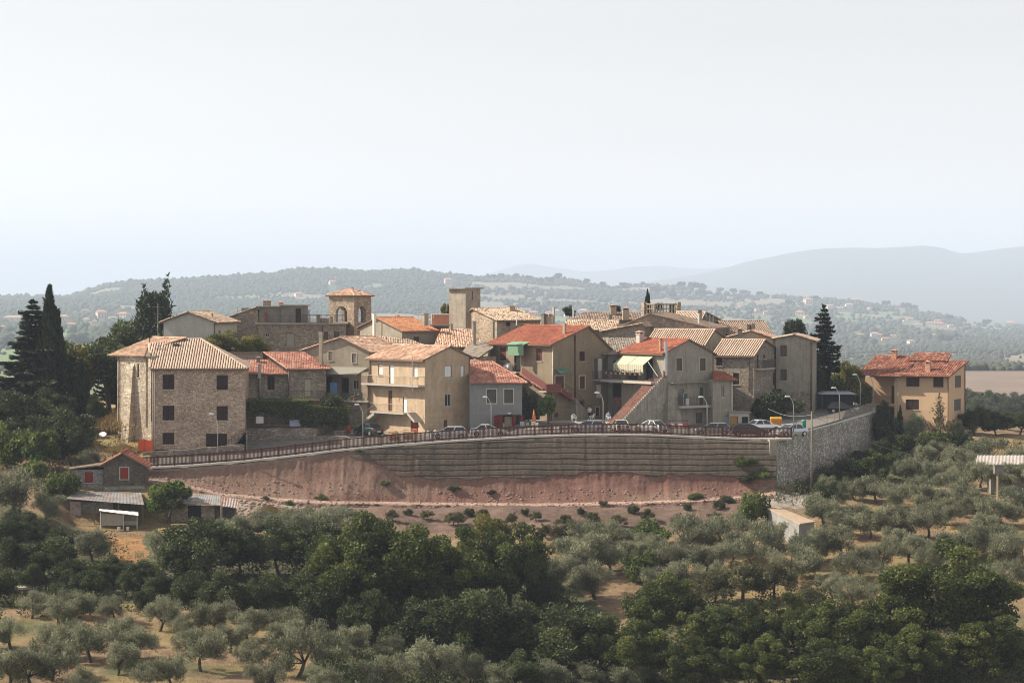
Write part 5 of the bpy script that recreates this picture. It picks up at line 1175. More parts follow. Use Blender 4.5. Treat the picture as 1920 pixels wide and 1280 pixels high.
# the road and the sunlit yard on the plateau
def strip(name, left, right, m, dz, label=None):
    mb = MB()
    n = 60
    for i in range(n):
        f0, f1 = i/n, (i+1)/n
        q = [np.array([np.interp(f, np.linspace(0, 1, len(s_)), [p[k] for p in s_]) for k in (0, 1)]) for s_ in (left, right) for f in (f0, f1)]
        pts = []
        for px, Y in (q[0], q[1], q[3], q[2]): pts.append(V(((px-CX)*Y/F, Y, float(plateau(np.array([px]), np.array([Y]))[0])+dz)))
        mb.quad(*pts)
    o = mb.build(name, m); return tag(o, kind='structure')
strip('road', [(300, 264.6), (540, 266.2), (820, 267.6), (1150, 267.4), (1400, 266.6), (1475, 267.5), (1560, 284), (1636, 301)], [(300, 269.5), (540, 271.5), (820, 273), (1150, 274), (1400, 272.5), (1440, 274.5), (1520, 290), (1590, 308)], M_ASPH, .02)
M_YARD = plaster('yard_concrete', (.50, .46, .40), .25, .2)
strip('yard', [(985, 274.5), (1160, 275)], [(985, 288), (1160, 291)], M_YARD, .025)
strip('kerb', [(1555, 296.5), (1612, 296.8)], [(1555, 297.4), (1612, 297.8)], M_KERB, .10)
def PL(px, Y): return V(((px-CX)*Y/F, Y, float(plateau(np.array([px]), np.array([Y]))[0])))
def PLpy(px, py):
    Ys = np.linspace(262, 326, 500); z = plateau(np.full(500, px), Ys); p = HZ-z*F/Ys; ok = (Ys > fence_at(np.array([px]))[0][0])
    k = np.where(ok & (p <= py))[0]; Y = Ys[k[0]] if len(k) else 300; return PL(px, Y)
# terraced stone wall before the pergola, low wall and steps beside the tall stone house
def stonewall(name, label, pts, thick, depth, m, cat='wall', cap=None):
    """pts: (px, top py, Y); wall of the given depth below its top"""
    ps = [P(*p) for p in pts]; w_ = thing(name, label, cat, ps[0]); O = ps[0]; mb = MB(); pp_ = lerp_path(ps, 1.2); q_ = random.Random(9)
    jit = [q_.uniform(-.06, .06) for _ in pp_]
    for i, (a, b) in enumerate(zip(pp_[:-1], pp_[1:])):
        a = a-O+V((0, 0, jit[i])); b = b-O+V((0, 0, jit[i+1])); d = b-a; d.z = 0; d.normalize(); nrm = V((d.y, -d.x, 0)); q = [a, b, b-nrm*thick, a-nrm*thick]
        mb.hexa([V((p.x, p.y, p.z-depth)) for p in q], q)
    mb.build('wall', m, w_); return w_
stonewall('stone_terrace_wall', 'rough stone terrace wall holding up the vine pergola garden', [(459.5, 803, 279.5), (530, 802.5, 279), (594, 803, 278.5)], 7.5, 4.2, M_STONE_TERR)
stonewall('low_stone_wall', 'lower rounded stone wall end beside the dark saloon car, right of the pergola garden', [(594.3, 817, 278), (640, 817, 277.5), (662, 823, 277.2)], 2.2, 3.2, M_STONE_TERR)
stonewall('footing_wall', 'knee-high stone wall along the foot of the tall stone house', [(268, 847, 271.8), (345, 843, 272.2), (458, 832, 272.6)], .5, 1.2, M_STONE_TERR)
sp_ = thing('stone_steps', 'narrow stone steps with a handrail between the tall stone house and the pergola garden', 'steps', P(462, 838, 275)); O = sp_.location; mb = MB()
for i in range(10):
    a = P(437+i*2.2, 837-i*3.2, 274.2)-O; mb.box(a.x, a.y, -1.5, a.x+.4, a.y+1.2, a.z)
mb.build('step', M_STONE_TERR, sp_); mb = MB(); a, b = P(428, 826, 274)-O, P(460, 803, 274)-O; mb.tube([a, b], .03, 5); [mb.tube([a.lerp(b, k/5), a.lerp(b, k/5)-V((0, 0, .9))], .02, 4) for k in range(6)]; mb.build('handrail', M_FENCE, sp_)
# street lamps
M_LAMP = plain('lamp_grey', (.42, .42, .41), .45, .3, .05); M_LHEAD = plain('lamp_head_pale', (.75, .75, .73), .4, 0, .03)
def street_lamp(h, lab, loc, first=[None], lean=-1):
    if first[0] is None:
        l = thing('street_lamp', lab, 'street lamp', loc, 0, 'street lamps'); mb = MB()
        mb.tube([(0, 0, -.1), (0, 0, .8)], .075, 8); mb.tube([(0, 0, .8), (0, 0, 3.9), (-.12, 0, 4.35), (-.42, -.05, 4.9)], [.055, .05, .045, .04], 8); mb.build('pole', M_LAMP, l, smooth=True)
        mb = MB(); mb.hexa([V((-1.0, -.17, 4.88)), V((-.42, -.13, 4.88)), V((-.42, .1, 4.88)), V((-1.0, .12, 4.88))], [V((-.9, -.1, 5.06)), V((-.45, -.08, 5.02)), V((-.45, .06, 5.02)), V((-.9, .06, 5.06))]); mb.build('lamp_head', M_LHEAD, l); first[0] = l; l.scale = (1, 1, h/5.0); return l
    return dup(first[0], loc, 0, (1, 1, h/5.0), lab, 'street lamps')
for px, yt, yb, lab in ((408, 775, 867, 'slim street lamp before the tall striped-roof stone house'), (680.5, 757, 839, 'street lamp beside the dark saloon car by the balcony house'), (921, 743, 823, 'street lamp before the blue-grey garage house'), (1131, 735, 814, 'street lamp behind the fence beside the yard of white chairs'), (1326, 743, 819.5, 'street lamp before the iron balcony of the grey gable house'), (1488, 742, 822, 'street lamp at the right end of the wooden fence')):
    if px < 1480: y = float(fence_at(np.array([px]))[0][0])+.45; b = P(px, yb, y)
    else: y = 266.2; b = P(px, yb, y); 
    street_lamp((yb-yt)*y/F, lab, V((b.x, y, (HZ-yb)*y/F)))
for px, yt, yb, y, lab in ((1574, 726, 800, 287.2, 'thin street lamp at the stone wall before the black hatchback'), (1613, 701, 781, 297, 'street lamp left of the peach villa by the black hatchback'), (1637, 705, 775, 300.5, 'street lamp nearest the peach villa at the wall end')):
    street_lamp((yb-yt)*y/F, lab, P(px, yb, y))
# poles and wires
M_POLE = plain('weathered_pole', (.20, .17, .13), .9); M_WIRE = plain('wire', (.30, .29, .27), .6)
up = thing('utility_pole', 'weathered wooden utility pole standing before the stone retaining wall', 'utility pole', P(1522, 912, 262)); MB().tube([(0, 0, -1), (0, 0, 8.4)], [.12, .085], 8).build('pole', M_POLE, up, smooth=True)
a, b = P(1522, 777, 262), P(1795, 862, 285); o = MB().tube([a.lerp(b, k/14)-V((0, 0, 1.2*math.sin(math.pi*k/14))) for k in range(15)], .022, 4).build('overhead_wire', M_WIRE); tag(o, 'thin overhead wire sagging from the wooden pole over the olive grove', 'wire')
a, b = P(1440, 766, 280), P(1522, 777, 262); o = MB().tube([a.lerp(b, k/10)-V((0, 0, .5*math.sin(math.pi*k/10))) for k in range(11)], .02, 4).build('overhead_wire', M_WIRE); tag(o, 'thin overhead wire from the dark round bush to the wooden pole', 'wire')
# ------------------------------------------------------------------ cars
M_TYRE = plain('tyre_rubber', (.02, .02, .02), .8); M_RIM = plain('wheel_rim', (.45, .45, .46), .35, .8, .02); M_LAMPR = plain('tail_lamp', (.40, .02, .02), .3, 0, .02); M_LAMPW = plain('head_lamp', (.75, .75, .75), .15, .3, .02)
def paint(name, c):
    t = NT(name); b = t.bsdf(c, .35, None, .35, .5); b.inputs['Coat Weight'].default_value = .8; b.inputs['Coat Roughness'].default_value = .05; return t.mat
def car(name, label, loc, rz, c, kind='sedan', L=4.3, Hh=1.42):
    t = thing(name, label, 'car', loc, rz, 'cars parked in the village'); p = paint('paint_'+label.split()[0]+str(int(loc[0]*10)), c); w = .84; x0, x1 = -L/2, L/2
    if kind == 'sedan': prof = [(x0, .42, .62, .80), (x0+.12, .26, .90, .93), (x0+.85, .24, .95, 1), (0, .24, .93, 1), (x1-1.15, .24, .90, 1), (x1-.25, .25, .74, .95), (x1, .38, .58, .82)]; cb = (x0+.65, x1-1.15, x0+1.25, x1-2.0)
    else: prof = [(x0, .42, .80, .88), (x0+.10, .26, .98, .95), (x0+.7, .24, .98, 1), (0, .24, .94, 1), (x1-1.05, .24, .92, 1), (x1-.25, .25, .74, .95), (x1, .38, .58, .82)]; cb = (x0+.12, x1-.95, x0+.55, x1-1.95)
    mb = MB(); vs = []
    for x, zb, zt, ww in prof: vs += [(x, -w*ww*.92, zb), (x, -w*ww, (zb+zt)/2), (x, -w*ww*.93, zt), (x, w*ww*.93, zt), (x, w*ww, (zb+zt)/2), (x, w*ww*.92, zb)]
    fs = []
    for i in range(len(prof)-1):
        for k in range(6): fs.append((i*6+k, i*6+(k+1) % 6, i*6+6+(k+1) % 6, i*6+6+k))
    fs += [(5, 4, 3, 2, 1, 0), tuple(range(len(prof)*6-6, len(prof)*6))]; mb.add(vs, fs)
    a, b, a2, b2 = cb; zb = .90; wt = w*.72; wb = w*.92
    rm = MB(); rm.hexa([V((a2, -wt, Hh-.06)), V((b2, -wt, Hh-.06)), V((b2, wt, Hh-.06)), V((a2, wt, Hh-.06))], [V((a2+.12, -wt*.9, Hh)), V((b2-.12, -wt*.9, Hh)), V((b2-.12, wt*.9, Hh)), V((a2+.12, wt*.9, Hh))])
    for fx in (0, .5, 1):                   # pillars
        xb = a+(b-a)*fx; xt = a2+(b2-a2)*fx
        for sy in (-1, 1): rm.hexa([V((xb-.05, sy*wb-.02, zb)), V((xb+.05, sy*wb-.02, zb)), V((xb+.05, sy*wb+.02, zb)), V((xb-.05, sy*wb+.02, zb))], [V((xt-.04, sy*wt-.02, Hh-.05)), V((xt+.04, sy*wt-.02, Hh-.05)), V((xt+.04, sy*wt+.02, Hh-.05)), V((xt-.04, sy*wt+.02, Hh-.05))])
    o = mb.build('body', p, t, smooth=False); md = o.modifiers.new('bevel', 'BEVEL'); md.width = .05; md.segments = 2
    rm.build('car_roof', p, t)
    g = MB(); g.hexa([V((a, -wb, zb)), V((b, -wb, zb)), V((b, wb, zb)), V((a, wb, zb))], [V((a2, -wt, Hh-.062)), V((b2, -wt, Hh-.062)), V((b2, wt, Hh-.062)), V((a2, wt, Hh-.062))]); g.build('windows', M_GLASS, t)
    for x in (x0+.78, x1-.82):
        for sy in (-1, 1):
            wh = MB().tube([(x, sy*(w-.18), .31), (x, sy*(w+.01), .31)], .31, 14).build('wheel', M_TYRE, t); MB().tube([(x, sy*(w-.0), .31), (x, sy*(w+.025), .31)], .19, 10).build('rim', M_RIM, wh)
    for sy in (-1, 1):
        MB().box(x1-.16, sy*w*.62-.17, .56, x1+.005, sy*w*.62+.17, .70).build('headlight', M_LAMPW, t); MB().box(x0-.005, sy*w*.66-.13, .60, x0+.12, sy*w*.66+.13, .80).build('tail_light', M_LAMPR, t)
        MB().box(.55 if kind == 'sedan' else .6, sy*(w+.09)-.09, .92, .75, sy*(w+.09)+.09, 1.04).build('wing_mirror', p, t)
    MB().box(x0-.02, -.26, .46, x0+.02, .26, .57).build('number_plate', M_SH_WHITE, t); MB().box(x1-.02, -.26, .40, x1+.015, .26, .50).build('number_plate', M_SH_WHITE, t)
    MB().box(x1-.1, -.45, .52, x1+.006, .45, .6).build('grille', M_BLACK, t)
    return t
cl = PLpy(691, 815.5); car('parked_car', 'dark green saloon car seen from behind, parked by the balcony house stairs', cl, R(128), (.012, .028, .026), 'sedan', 4.4)
for px, off, lab, rz, c, k in ((842, 3.2, 'white car behind the fence, below the small gable window of the balcony house', 185, (.70, .72, .74), 'hatch'), (916, 2.7, 'white saloon car behind the fence at the grey garage', 2, (.72, .72, .70), 'sedan'),
    (1103, 3.0, 'silver-blue hatchback behind the fence below the white chairs', 172, (.42, .45, .50), 'hatch'), (1163, 3.6, 'bright silver car end behind the fence at the foot of the brick stair', 96, (.62, .60, .56), 'sedan'), (1222, 3.4, 'silver car behind the fence below the concrete stair wall', 130, (.50, .50, .49), 'sedan'),
    (1335, 3.0, 'grey car mostly hidden behind the fence before the iron balcony', 180, (.30, .32, .33), 'hatch'), (1405, 2.8, 'dark blue car hidden behind the right stretch of fence', 5, (.02, .028, .04), 'hatch')):
    y = float(fence_at(np.array([px]))[0][0])+off; car('parked_car', lab, PL(px, y), R(rz), c, k)
car('parked_car', 'white saloon car parked before the low shed with the ochre door', PLpy(1430, 809), R(24), (.70, .71, .72), 'sedan'); car('parked_car', 'silver saloon car facing out by the right end of the fence', PLpy(1482, 818), R(216), (.46, .48, .50), 'sedan', 4.4)
car('parked_car', 'black hatchback parked side-on beside the peach villa', PL(1581, 296.0), R(-8), (.008, .009, .012), 'hatch', 4.0)
# ------------------------------------------------------------------ people and chairs in the yard
M_SKIN = plain('skin', (.48, .30, .21), .6, 0, .05); M_HAIR = plain('hair_dark', (.03, .022, .018)); M_SHIRT = plain('shirt_white', (.78, .77, .74)); M_TROU = plain('trousers_dark', (.03, .035, .05)); M_CHECK = plain('clothes_pale_blue', (.38, .42, .58))
def person(label, loc, rz, top, bottom, seated=False):
    t = thing('person', label, 'person', loc, rz)
    me = bpy.data.meshes.new('body')
    if not seated:
        vs = [(0, 0, .95), (0, 0, 1.15), (0, -.01, 1.38), (0, -.015, 1.48), (0, -.03, 1.58), (0, -.035, 1.70), (.19, 0, 1.40), (.25, -.04, 1.14), (.22, -.18, .95), (.205, -.24, .87), (-.19, 0, 1.40), (-.25, -.02, 1.14), (-.24, -.12, .92), (-.235, -.16, .84), (.09, 0, .90), (.10, -.02, .50), (.105, .01, .09), (.11, -.12, .04), (-.09, 0, .90), (-.11, .0, .50), (-.115, .03, .09), (-.12, -.10, .04)]
    else:
        vs = [(0, 0, .50), (0, .02, .72), (0, .04, .95), (0, .03, 1.04), (0, .01, 1.13), (0, 0, 1.25), (.18, .03, .96), (.24, -.05, .72), (.2, -.24, .62), (.17, -.31, .60), (-.18, .03, .96), (-.24, -.05, .72), (-.2, -.24, .62), (-.17, -.31, .60), (.09, -.04, .50), (.11, -.44, .48), (.11, -.42, .09), (.11, -.54, .04), (-.09, -.04, .50), (-.12, -.44, .48), (-.12, -.42, .09), (-.12, -.54, .04)]
    es = [(0, 1), (1, 2), (2, 3), (3, 4), (4, 5), (2, 6), (6, 7), (7, 8), (8, 9), (2, 10), (10, 11), (11, 12), (12, 13), (0, 14), (14, 15), (15, 16), (16, 17), (0, 18), (18, 19), (19, 20), (20, 21)]
    rr = [.155, .15, .16, .065, .095, .085, .065, .05, .04, .035, .065, .05, .04, .035, .095, .065, .045, .04, .095, .065, .045, .04]
    me.from_pydata(vs, es, []); o = link('body', me, t); o.modifiers.new('skin', 'SKIN'); sm = o.modifiers.new('sub', 'SUBSURF'); sm.levels = 1; sm.render_levels = 2
    for i, d in enumerate(me.skin_vertices[0].data): d.radius = (rr[i], rr[i]*(.78 if i < 3 else 1)); d.use_root = (i == 0)
    me.materials.append(M_SKIN)
    dz = 0 if not seated else -.45
    def shell(name, m, segs_):
        b = MB()
        for pts, r in segs_: b.tube(pts, r, 10)
        b.build(name, m, t, smooth=True)
    if not seated:
        shell('shirt', top, [([(0, 0, .93), (0, 0, 1.15), (0, 0, 1.36), (0, -.01, 1.46)], [.20, .185, .20, .09]), ([(.15, 0, 1.42), (.25, -.03, 1.17)], [.085, .07]), ([(-.15, 0, 1.42), (-.25, -.02, 1.17)], [.085, .07])])
        shell('trousers', bottom, [([(.08, 0, .95), (.10, -.01, .5), (.105, .01, .1)], [.125, .09, .075]), ([(-.08, 0, .95), (-.11, 0, .5), (-.115, .03, .1)], [.125, .09, .075])])
        hz, hy = 1.66, -.03
    else:
        shell('shirt', top, [([(0, 0, .48), (0, .02, .72), (0, .04, .93), (0, .03, 1.02)], [.2, .185, .19, .09]), ([(.14, .03, .98), (.24, -.03, .74)], [.085, .07]), ([(-.14, .03, .98), (-.24, -.03, .74)], [.085, .07])])
        shell('trousers', bottom, [([(.08, 0, .5), (.11, -.43, .49), (.11, -.42, .1)], [.12, .09, .07]), ([(-.08, 0, .5), (-.12, -.43, .49), (-.12, -.42, .1)], [.12, .09, .07])])
        hz, hy = 1.21, 0.0
    shell('hair', M_HAIR, [([(0, hy+.05, hz-.06), (0, hy+.045, hz+.04), (0, hy+.02, hz+.12), (0, hy+.01, hz+.15)], [.085, .105, .09, .03])])
    mb = MB()
    for sx in (-1, 1): mb.tube([(sx*.035, hy-.105, hz+.0), (sx*.035, hy-.09, hz+.0)], .013, 6)
    mb.tube([(0, hy-.125, hz-.045), (0, hy-.085, hz+.01)], [.018, .01], 6); mb.tube([(-.03, hy-.098, hz-.075), (.03, hy-.098, hz-.075)], .009, 5); mb.build('face', M_SKIN, t); return t
pp0 = PLpy(1105.7, 787); person('person in a white shirt and dark trousers standing behind a white chair', pp0, R(-20), M_SHIRT, M_TROU)
M_CHAIR = plain('plastic_white', (.80, .80, .79), .4, 0, .03)
def plastic_chair(label, loc, rz, first=[None]):
    if first[0]: return dup(first[0], loc, rz, None, label)
    t = thing('plastic_chair', label, 'chair', loc, rz, 'white plastic chairs'); mb = MB()
    mb.box(-.23, -.22, .42, .23, .22, .45); mb.build('seat', M_CHAIR, t); mb = MB()
    pts = [(-.25, .24, .45), (-.235, .30, .80), (-.12, .33, .90), (.12, .33, .90), (.235, .30, .80), (.25, .24, .45)]; mb.tube(pts, .03, 6)
    for k in range(-3, 4): mb.tube([(k*.06, .24, .44), (k*.055, .32, .87)], .018, 4)
    mb.build('backrest', M_CHAIR, t)
    for sx in (-1, 1):
        MB().tube([(sx*.25, .27, .66), (sx*.28, -.05, .66), (sx*.27, -.22, .60)], .026, 5).build('armrest', M_CHAIR, t)
        for y in (-.22, .24): MB().tube([(sx*.28, y*1.1, 0), (sx*.25, y, .62 if y < 0 else .46)], .026, 5).build('leg', M_CHAIR, t)
    first[0] = t; return t
plastic_chair('white plastic armchair alone on the yard, nearer the garage house', PLpy(1076.5, 790), R(15)); plastic_chair('white plastic armchair in front of the standing person', PLpy(1109, 789.5), R(-70))
c3 = PLpy(1141, 790); plastic_chair('white plastic armchair under the seated person by the brick stair', c3, R(20)); person('person in pale blue clothes sitting by the foot of the brick stair', c3+V((0, 0, .0)), R(20), M_CHECK, M_CHECK, True)
for px, off, lab in ((801, 4.6, 'leftmost of the white plastic chairs below the balcony house gable'), (813, 5.4, 'white plastic chair just left of the white car below the balcony house'), (851, 5.6, 'white plastic chair showing above the white car roof')):
    plastic_chair(lab, PL(px, float(fence_at(np.array([px]))[0][0])+off), R(rnd.uniform(-40, 40)))
# small things about the yard
def simple(name, label, cat, loc, build, rz=0, group=None):
    t = thing(name, label, cat, loc, rz, group); build(t); return t
M_PLANK = plain('fresh_wood', (.60, .42, .26), .8, 0, .2)
def planks(t):
    q_ = random.Random(4)
    for i in range(9):
        mb = MB(); M_ = Matrix.Translation((q_.uniform(-1.2, 1.2), q_.uniform(-.5, .5), .25+i*.1)) @ Matrix.Rotation(q_.uniform(-.5, .5), 4, 'Z') @ Matrix.Rotation(q_.uniform(-.25, .25), 4, 'Y'); mb.box(-1.0, -.12, 0, 1.0, .12, .06, 0, M_); mb.build('board', M_PLANK, t)
    mb = MB(); mb.box(-1.1, -.1, 0, .1, .0, 1.1, 0, Matrix.Rotation(-.25, 4, 'Y')); mb.box(.5, .2, 0, 1.6, .3, .9, 0, Matrix.Rotation(.2, 4, 'X')); mb.build('panel', M_PLANK, t)
simple('plank_pile', 'heap of pale boards and panels beside the red door of the balcony house', 'wood pile', PL(748, 273.5), planks)
def bench(t):
    for y in (-.16, 0, .16): MB().box(-.8, y-.06, .42, .8, y+.06, .46).build('seat', M_FENCE, t)
    for z in (.6, .75): MB().box(-.8, .24, z, .8, .28, z+.1).build('backrest', M_FENCE, t)
    for x in (-.6, .6): MB().box(x-.04, -.2, 0, x+.04, .28, .42).build('leg', M_RAIL, t); MB().box(x-.03, .22, .42, x+.03, .27, .85).build('backrest_support', M_RAIL, t)
for px, lab in ((1026, 'brown bench behind the fence, the one nearer the garage house'), (1062, 'brown bench behind the fence, left of the silver-blue hatchback')): simple('park_bench', lab, 'bench', PL(px, float(fence_at(np.array([px]))[0][0])+1.6), bench, R(180), 'benches by the fence')
def bin_(t): MB().tube([(0, 0, 0), (0, 0, 1.05), (0, 0, 1.15), (0, 0, 1.22)], [.22, .26, .27, .10], 12).build('body', plain('bin_green', (.05, .30, .22), .5), t, smooth=True); MB().tube([(0, 0, .98), (0, 0, 1.03)], .275, 12).build('rim', M_RAIL, t)
simple('green_bin', 'slim green litter post at the right end of the parked silver saloon', 'bin', PLpy(1507.5, 806), bin_)
def barrier(t):
    mb = MB(); mb.box(-1.15, -.05, .35, 1.15, 0, .85); mb.build('board', plain('barrier_red', (.42, .07, .06), .5), t)
    for x in (-.75, .2): MB().box(x-.28, -.056, .38, x+.28, -.0505, .82).build('white_panel', M_SH_WHITE, t)
    for x in (-1, 1): MB().box(x-.04, -.06, 0, x+.04, .02, 1.25).build('leg', M_RAIL, t); 
    MB().box(-1.15, -.04, 1.1, 1.15, 0.0, 1.22).build('top_rail', M_RAIL, t)
simple('road_barrier', 'red road barrier with two white panels, against the grey buttress', 'barrier', PL(1272, 275), barrier)
def obin(t):
    MB().hexa([V((-.55, -.4, .2)), V((.55, -.4, .2)), V((.55, .4, .2)), V((-.55, .4, .2))], [V((-.65, -.5, 1.15)), V((.65, -.5, 1.15)), V((.65, .5, 1.15)), V((-.65, .5, 1.15))]).build('body', plain('bin_orange', (.55, .20, .03), .5), t)
    MB().hexa([V((-.68, -.52, 1.155)), V((.68, -.52, 1.155)), V((.68, .52, 1.155)), V((-.68, .52, 1.155))], [V((-.6, -.4, 1.35)), V((.6, -.4, 1.35)), V((.6, .4, 1.35)), V((-.6, .4, 1.35))]).build('lid', plain('bin_yellow', (.62, .36, .05), .5), t)
    for x in (-.45, .45): MB().tube([(x, -.35, .1), (x, -.25, .1)], .1, 8).build('wheel', M_TYRE, t)
simple('waste_container', 'orange waste container behind the white saloon car', 'bin', PLpy(1455, 803), obin)
def parasol(t): MB().tube([(0, 0, 0), (0, 0, 2.0)], .03, 6).build('pole', M_LAMP, t); MB().tube([(0, 0, .5), (0, 0, 1.1), (0, 0, 1.9)], [.28, .2, .04], 8).build('folded_canopy', plain('orange_cloth', (.60, .18, .06)), t)
simple('folded_parasol', 'folded orange parasol against the dark passage beside the garage house', 'parasol', PL(1001, 278), parasol)
def junk(t):
    for x, y, s, m in ((-.8, 0, .5, M_DOOR_BLUE), (-.2, .2, .4, M_SH_GREY), (.5, -.1, .45, M_PL_PALE), (.9, .2, .35, M_SH_WHITE)): MB().box(x-s/2, y-s/2, 0, x+s/2, y+s/2, s*1.2).box(x-s/2-.03, y-s/2-.03, s*1.2, x+s/2+.03, y+s/2+.03, s*1.2+.05).build('crate', m, t)
simple('crate_heap', 'small heap of pale and blue crates beside the garage house', 'crates', PL(992, 277), junk)
def urn(t): MB().tube([(0, 0, 0), (0, 0, .2), (0, 0, .6), (0, 0, .75), (0, 0, .9)], [.2, .32, .34, .22, .27], 12).build('body', plain('red_plastic', (.62, .08, .04), .5), t, smooth=True); MB().tube([(0, 0, .88), (0, 0, .93)], .28, 12).build('rim', M_FENCE, t)
simple('red_tub', 'bright red tub at the dark foot of the brick stair', 'tub', PL(1165, 285), urn); simple('red_tub', 'small red tub beside the stone block left of the dark saloon', 'tub', PL(653, 283), urn)
def carport(t):
    for x in (-2.1, 2.1):
        for y in (-1.6, 1.6): MB().tube([(x, y, 0), (x, y, 2.0)], .05, 6).build('post', M_RAIL, t)
    MB().box(-2.3, 1.55, 0, 2.3, 1.65, 2.0).build('back_panel', plain('dark_cloth', (.025, .03, .04)), t); MB().hexa([V((-2.4, -1.8, 2.0)), V((2.4, -1.8, 2.0)), V((2.4, 1.8, 2.0)), V((-2.4, 1.8, 2.0))], [V((-1.7, -1.5, 2.3)), V((1.7, -1.5, 2.3)), V((1.7, 1.5, 2.3)), V((-1.7, 1.5, 2.3))]).build('canopy', plain('canopy_grey', (.30, .32, .35)), t)
simple('carport', 'dark carport with a pale canopy behind the black hatchback', 'carport', PL(1569, 301), carport)
# orange safety netting
def net(t):
    q_ = random.Random(2); pts = [(-.9, 2.2), (-.95, 0), (-.2, -.1), (.75, -.3)]
    for x, y in pts: MB().tube([(x, y, 0), (x, y, 1.75)], .03, 5).build('stake', M_RAIL, t)
    mb = MB(); n = 8
    for (a, b) in zip(pts[:-1], pts[1:]):
        for k in range(n):
            f0, f1 = k/n, (k+1)/n; A_ = V((a[0]+(b[0]-a[0])*f0, a[1]+(b[1]-a[1])*f0, 0)); B_ = V((a[0]+(b[0]-a[0])*f1, a[1]+(b[1]-a[1])*f1, 0)); s0, s1 = .18*math.sin(math.pi*f0), .18*math.sin(math.pi*f1)
            mb.hexa([A_+V((0, -.02, .1)), B_+V((0, -.02, .1)), B_+V((0, .0, .1)), A_+V((0, .0, .1))], [A_+V((0, -.02, 1.65-s0)), B_+V((0, -.02, 1.65-s1)), B_+V((0, 0, 1.65-s1)), A_+V((0, 0, 1.65-s0))])
    mb.build('netting', plain('net_orange', (.72, .10, .03), .7), t)
simple('safety_netting', 'bright orange safety netting at the left foot of the tall stone house', 'netting', V((P(275, 842, 273.5).x, 273.5, GX(P(275, 842, 273.5).x, 273.5)-.1)), net)
def dish(t):
    MB().tube([(0, 0, -1), (0, 0, 1.2)], .035, 6).build('mast', M_LAMP, t); M_ = Matrix.Translation((0, -.1, 1.3)) @ Matrix.Rotation(R(35), 4, 'X'); b = MB(); b.tube([(0, 0, 0), (0, 0, .1), (0, 0, .14)], [.05, .38, .45], 16); b.v = [tuple(M_ @ V(p)) for p in b.v]; b.build('reflector', M_CHAIR, t)
gp = ground_hit(193, 836, 262, 290); simple('satellite_dish', 'white satellite dish on the dry bank, left of the orange netting', 'dish', gp, dish, 0)
gp = ground_hit(271, 846, 262, 276); simple('stone_block', 'small white stone block before the orange netting', 'block', gp, lambda t: MB().hexa([V((-.3, -.2, -.3)), V((.3, -.2, -.3)), V((.3, .2, -.3)), V((-.3, .2, -.3))], [V((-.28, -.18, .3)), V((.27, -.17, .32)), V((.28, .18, .3)), V((-.28, .17, .29))]).build('body', M_SILL, t))
# pergola posts and beams under the vine
pg = thing('pergola', 'wooden garden pergola standing on the stone terrace under the vine', 'pergola', P(459, 803, 281)); O = pg.location; pc = []
for px in (463, 497, 531, 565, 594, 622, 650): 
    for Y in (280.2, 284.8): pc.append((px, Y)); a = P(px, 803, Y)-O; MB().box(a.x-.06, a.y-.06, -3.0, a.x+.06, a.y+.06, 2.9).build('post', M_WOOD, pg)
for Y in (280.2, 284.8): a, b = P(460, 803, Y)-O, P(655, 803, Y)-O; MB().box(a.x, a.y-.05, 2.9, b.x, a.y+.05, 3.04).build('beam', M_WOOD, pg)
for px in range(462, 655, 14): a, b = P(px, 803, 280)-O, P(px, 803, 285)-O; MB().box(a.x-.03, a.y-.3, 3.045, a.x+.03, b.y+.2, 3.13).build('rafter', M_WOOD, pg)
for px, w, h_, c, lab, y0 in ((487, .45, .4, M_SH_WHITE, 'left one of two white notices among the pergola shade', 787), (553, .62, .75, M_CHECK, 'larger pale cloth hanging in the pergola shade', 787)):
    o = MB().box(-w, -.02, -h_, w, .02, h_).box(-w*.3, -.03, h_, w*.3, .03, h_+.06).build('hanging_cloth', c); o.location = P(px, y0, 280.0); tag(o, lab, 'cloth')
# ------------------------------------------------------------------ sheds on the slope at the left
M_BLOCK = stone('grey_blocks', (.27, .255, .23), (.33, .31, .28), (.20, .19, .17), (2.4, 2.4, 4.6), .4, .15); M_BRICKD = stone('dark_bricks', (.11, .095, .075), (.15, .13, .10), (.085, .075, .06), (3.5, 3.5, 7.0), .6, .2)
def tinmat(name, base, rust, amt, period=14):
    t = NT(name); v = t.coord(); wv = t.n('ShaderNodeTexWave', Scale=period); wv.bands_direction = 'X'; t.l(v, wv.inputs['Vector']); n = t.noise(v, .9, 5, .7)
    k = t.remap(n, .5-.1*amt, .62, 0, amt); t.bsdf(t.mix(k, base, rust), .5, t.bump(wv.outputs['Fac'], .5, .04), .25, .4); return t.mat
M_TIN = tinmat('tin_sheet', (.33, .34, .345), (.26, .11, .06), .65); M_TINR = tinmat('rusty_tin', (.45, .42, .40), (.36, .12, .05), .95); M_FIBRE = tinmat('fibre_sheet', (.52, .46, .42), (.35, .28, .22), .6, 6)
h = House('garden_shed', 'dark brick garden shed with red roof tiles and a red shutter', 194.5, 256, 4, None, 271, 924, M_BRICKD, 'shed', D=5)
h.win('R', 225.4, 876.5, 240.6, 898, 'shut', M_SH_RED, sur=M_SILL)
h.walls(869.5, 'R', (229, 850), 873); h.gable_roof('red', .35, .3); h.pipe('R', 271.5, 873, 905, M_PIPEB, .05)
box_part(h, 'concrete_base', M_BLOCK, -.02, -.05, -.4, h.W+.02, -.002, .75)
h2 = House('block_lean_to', 'pale concrete block lean-to with a red shutter, joined to the dark brick shed', 134, 256.3, 4, None, 194, 926, M_BLOCK, 'shed', D=4)
h2.win('R', 159, 884.5, 174.5, 904.5, 'shut', M_SH_RED)
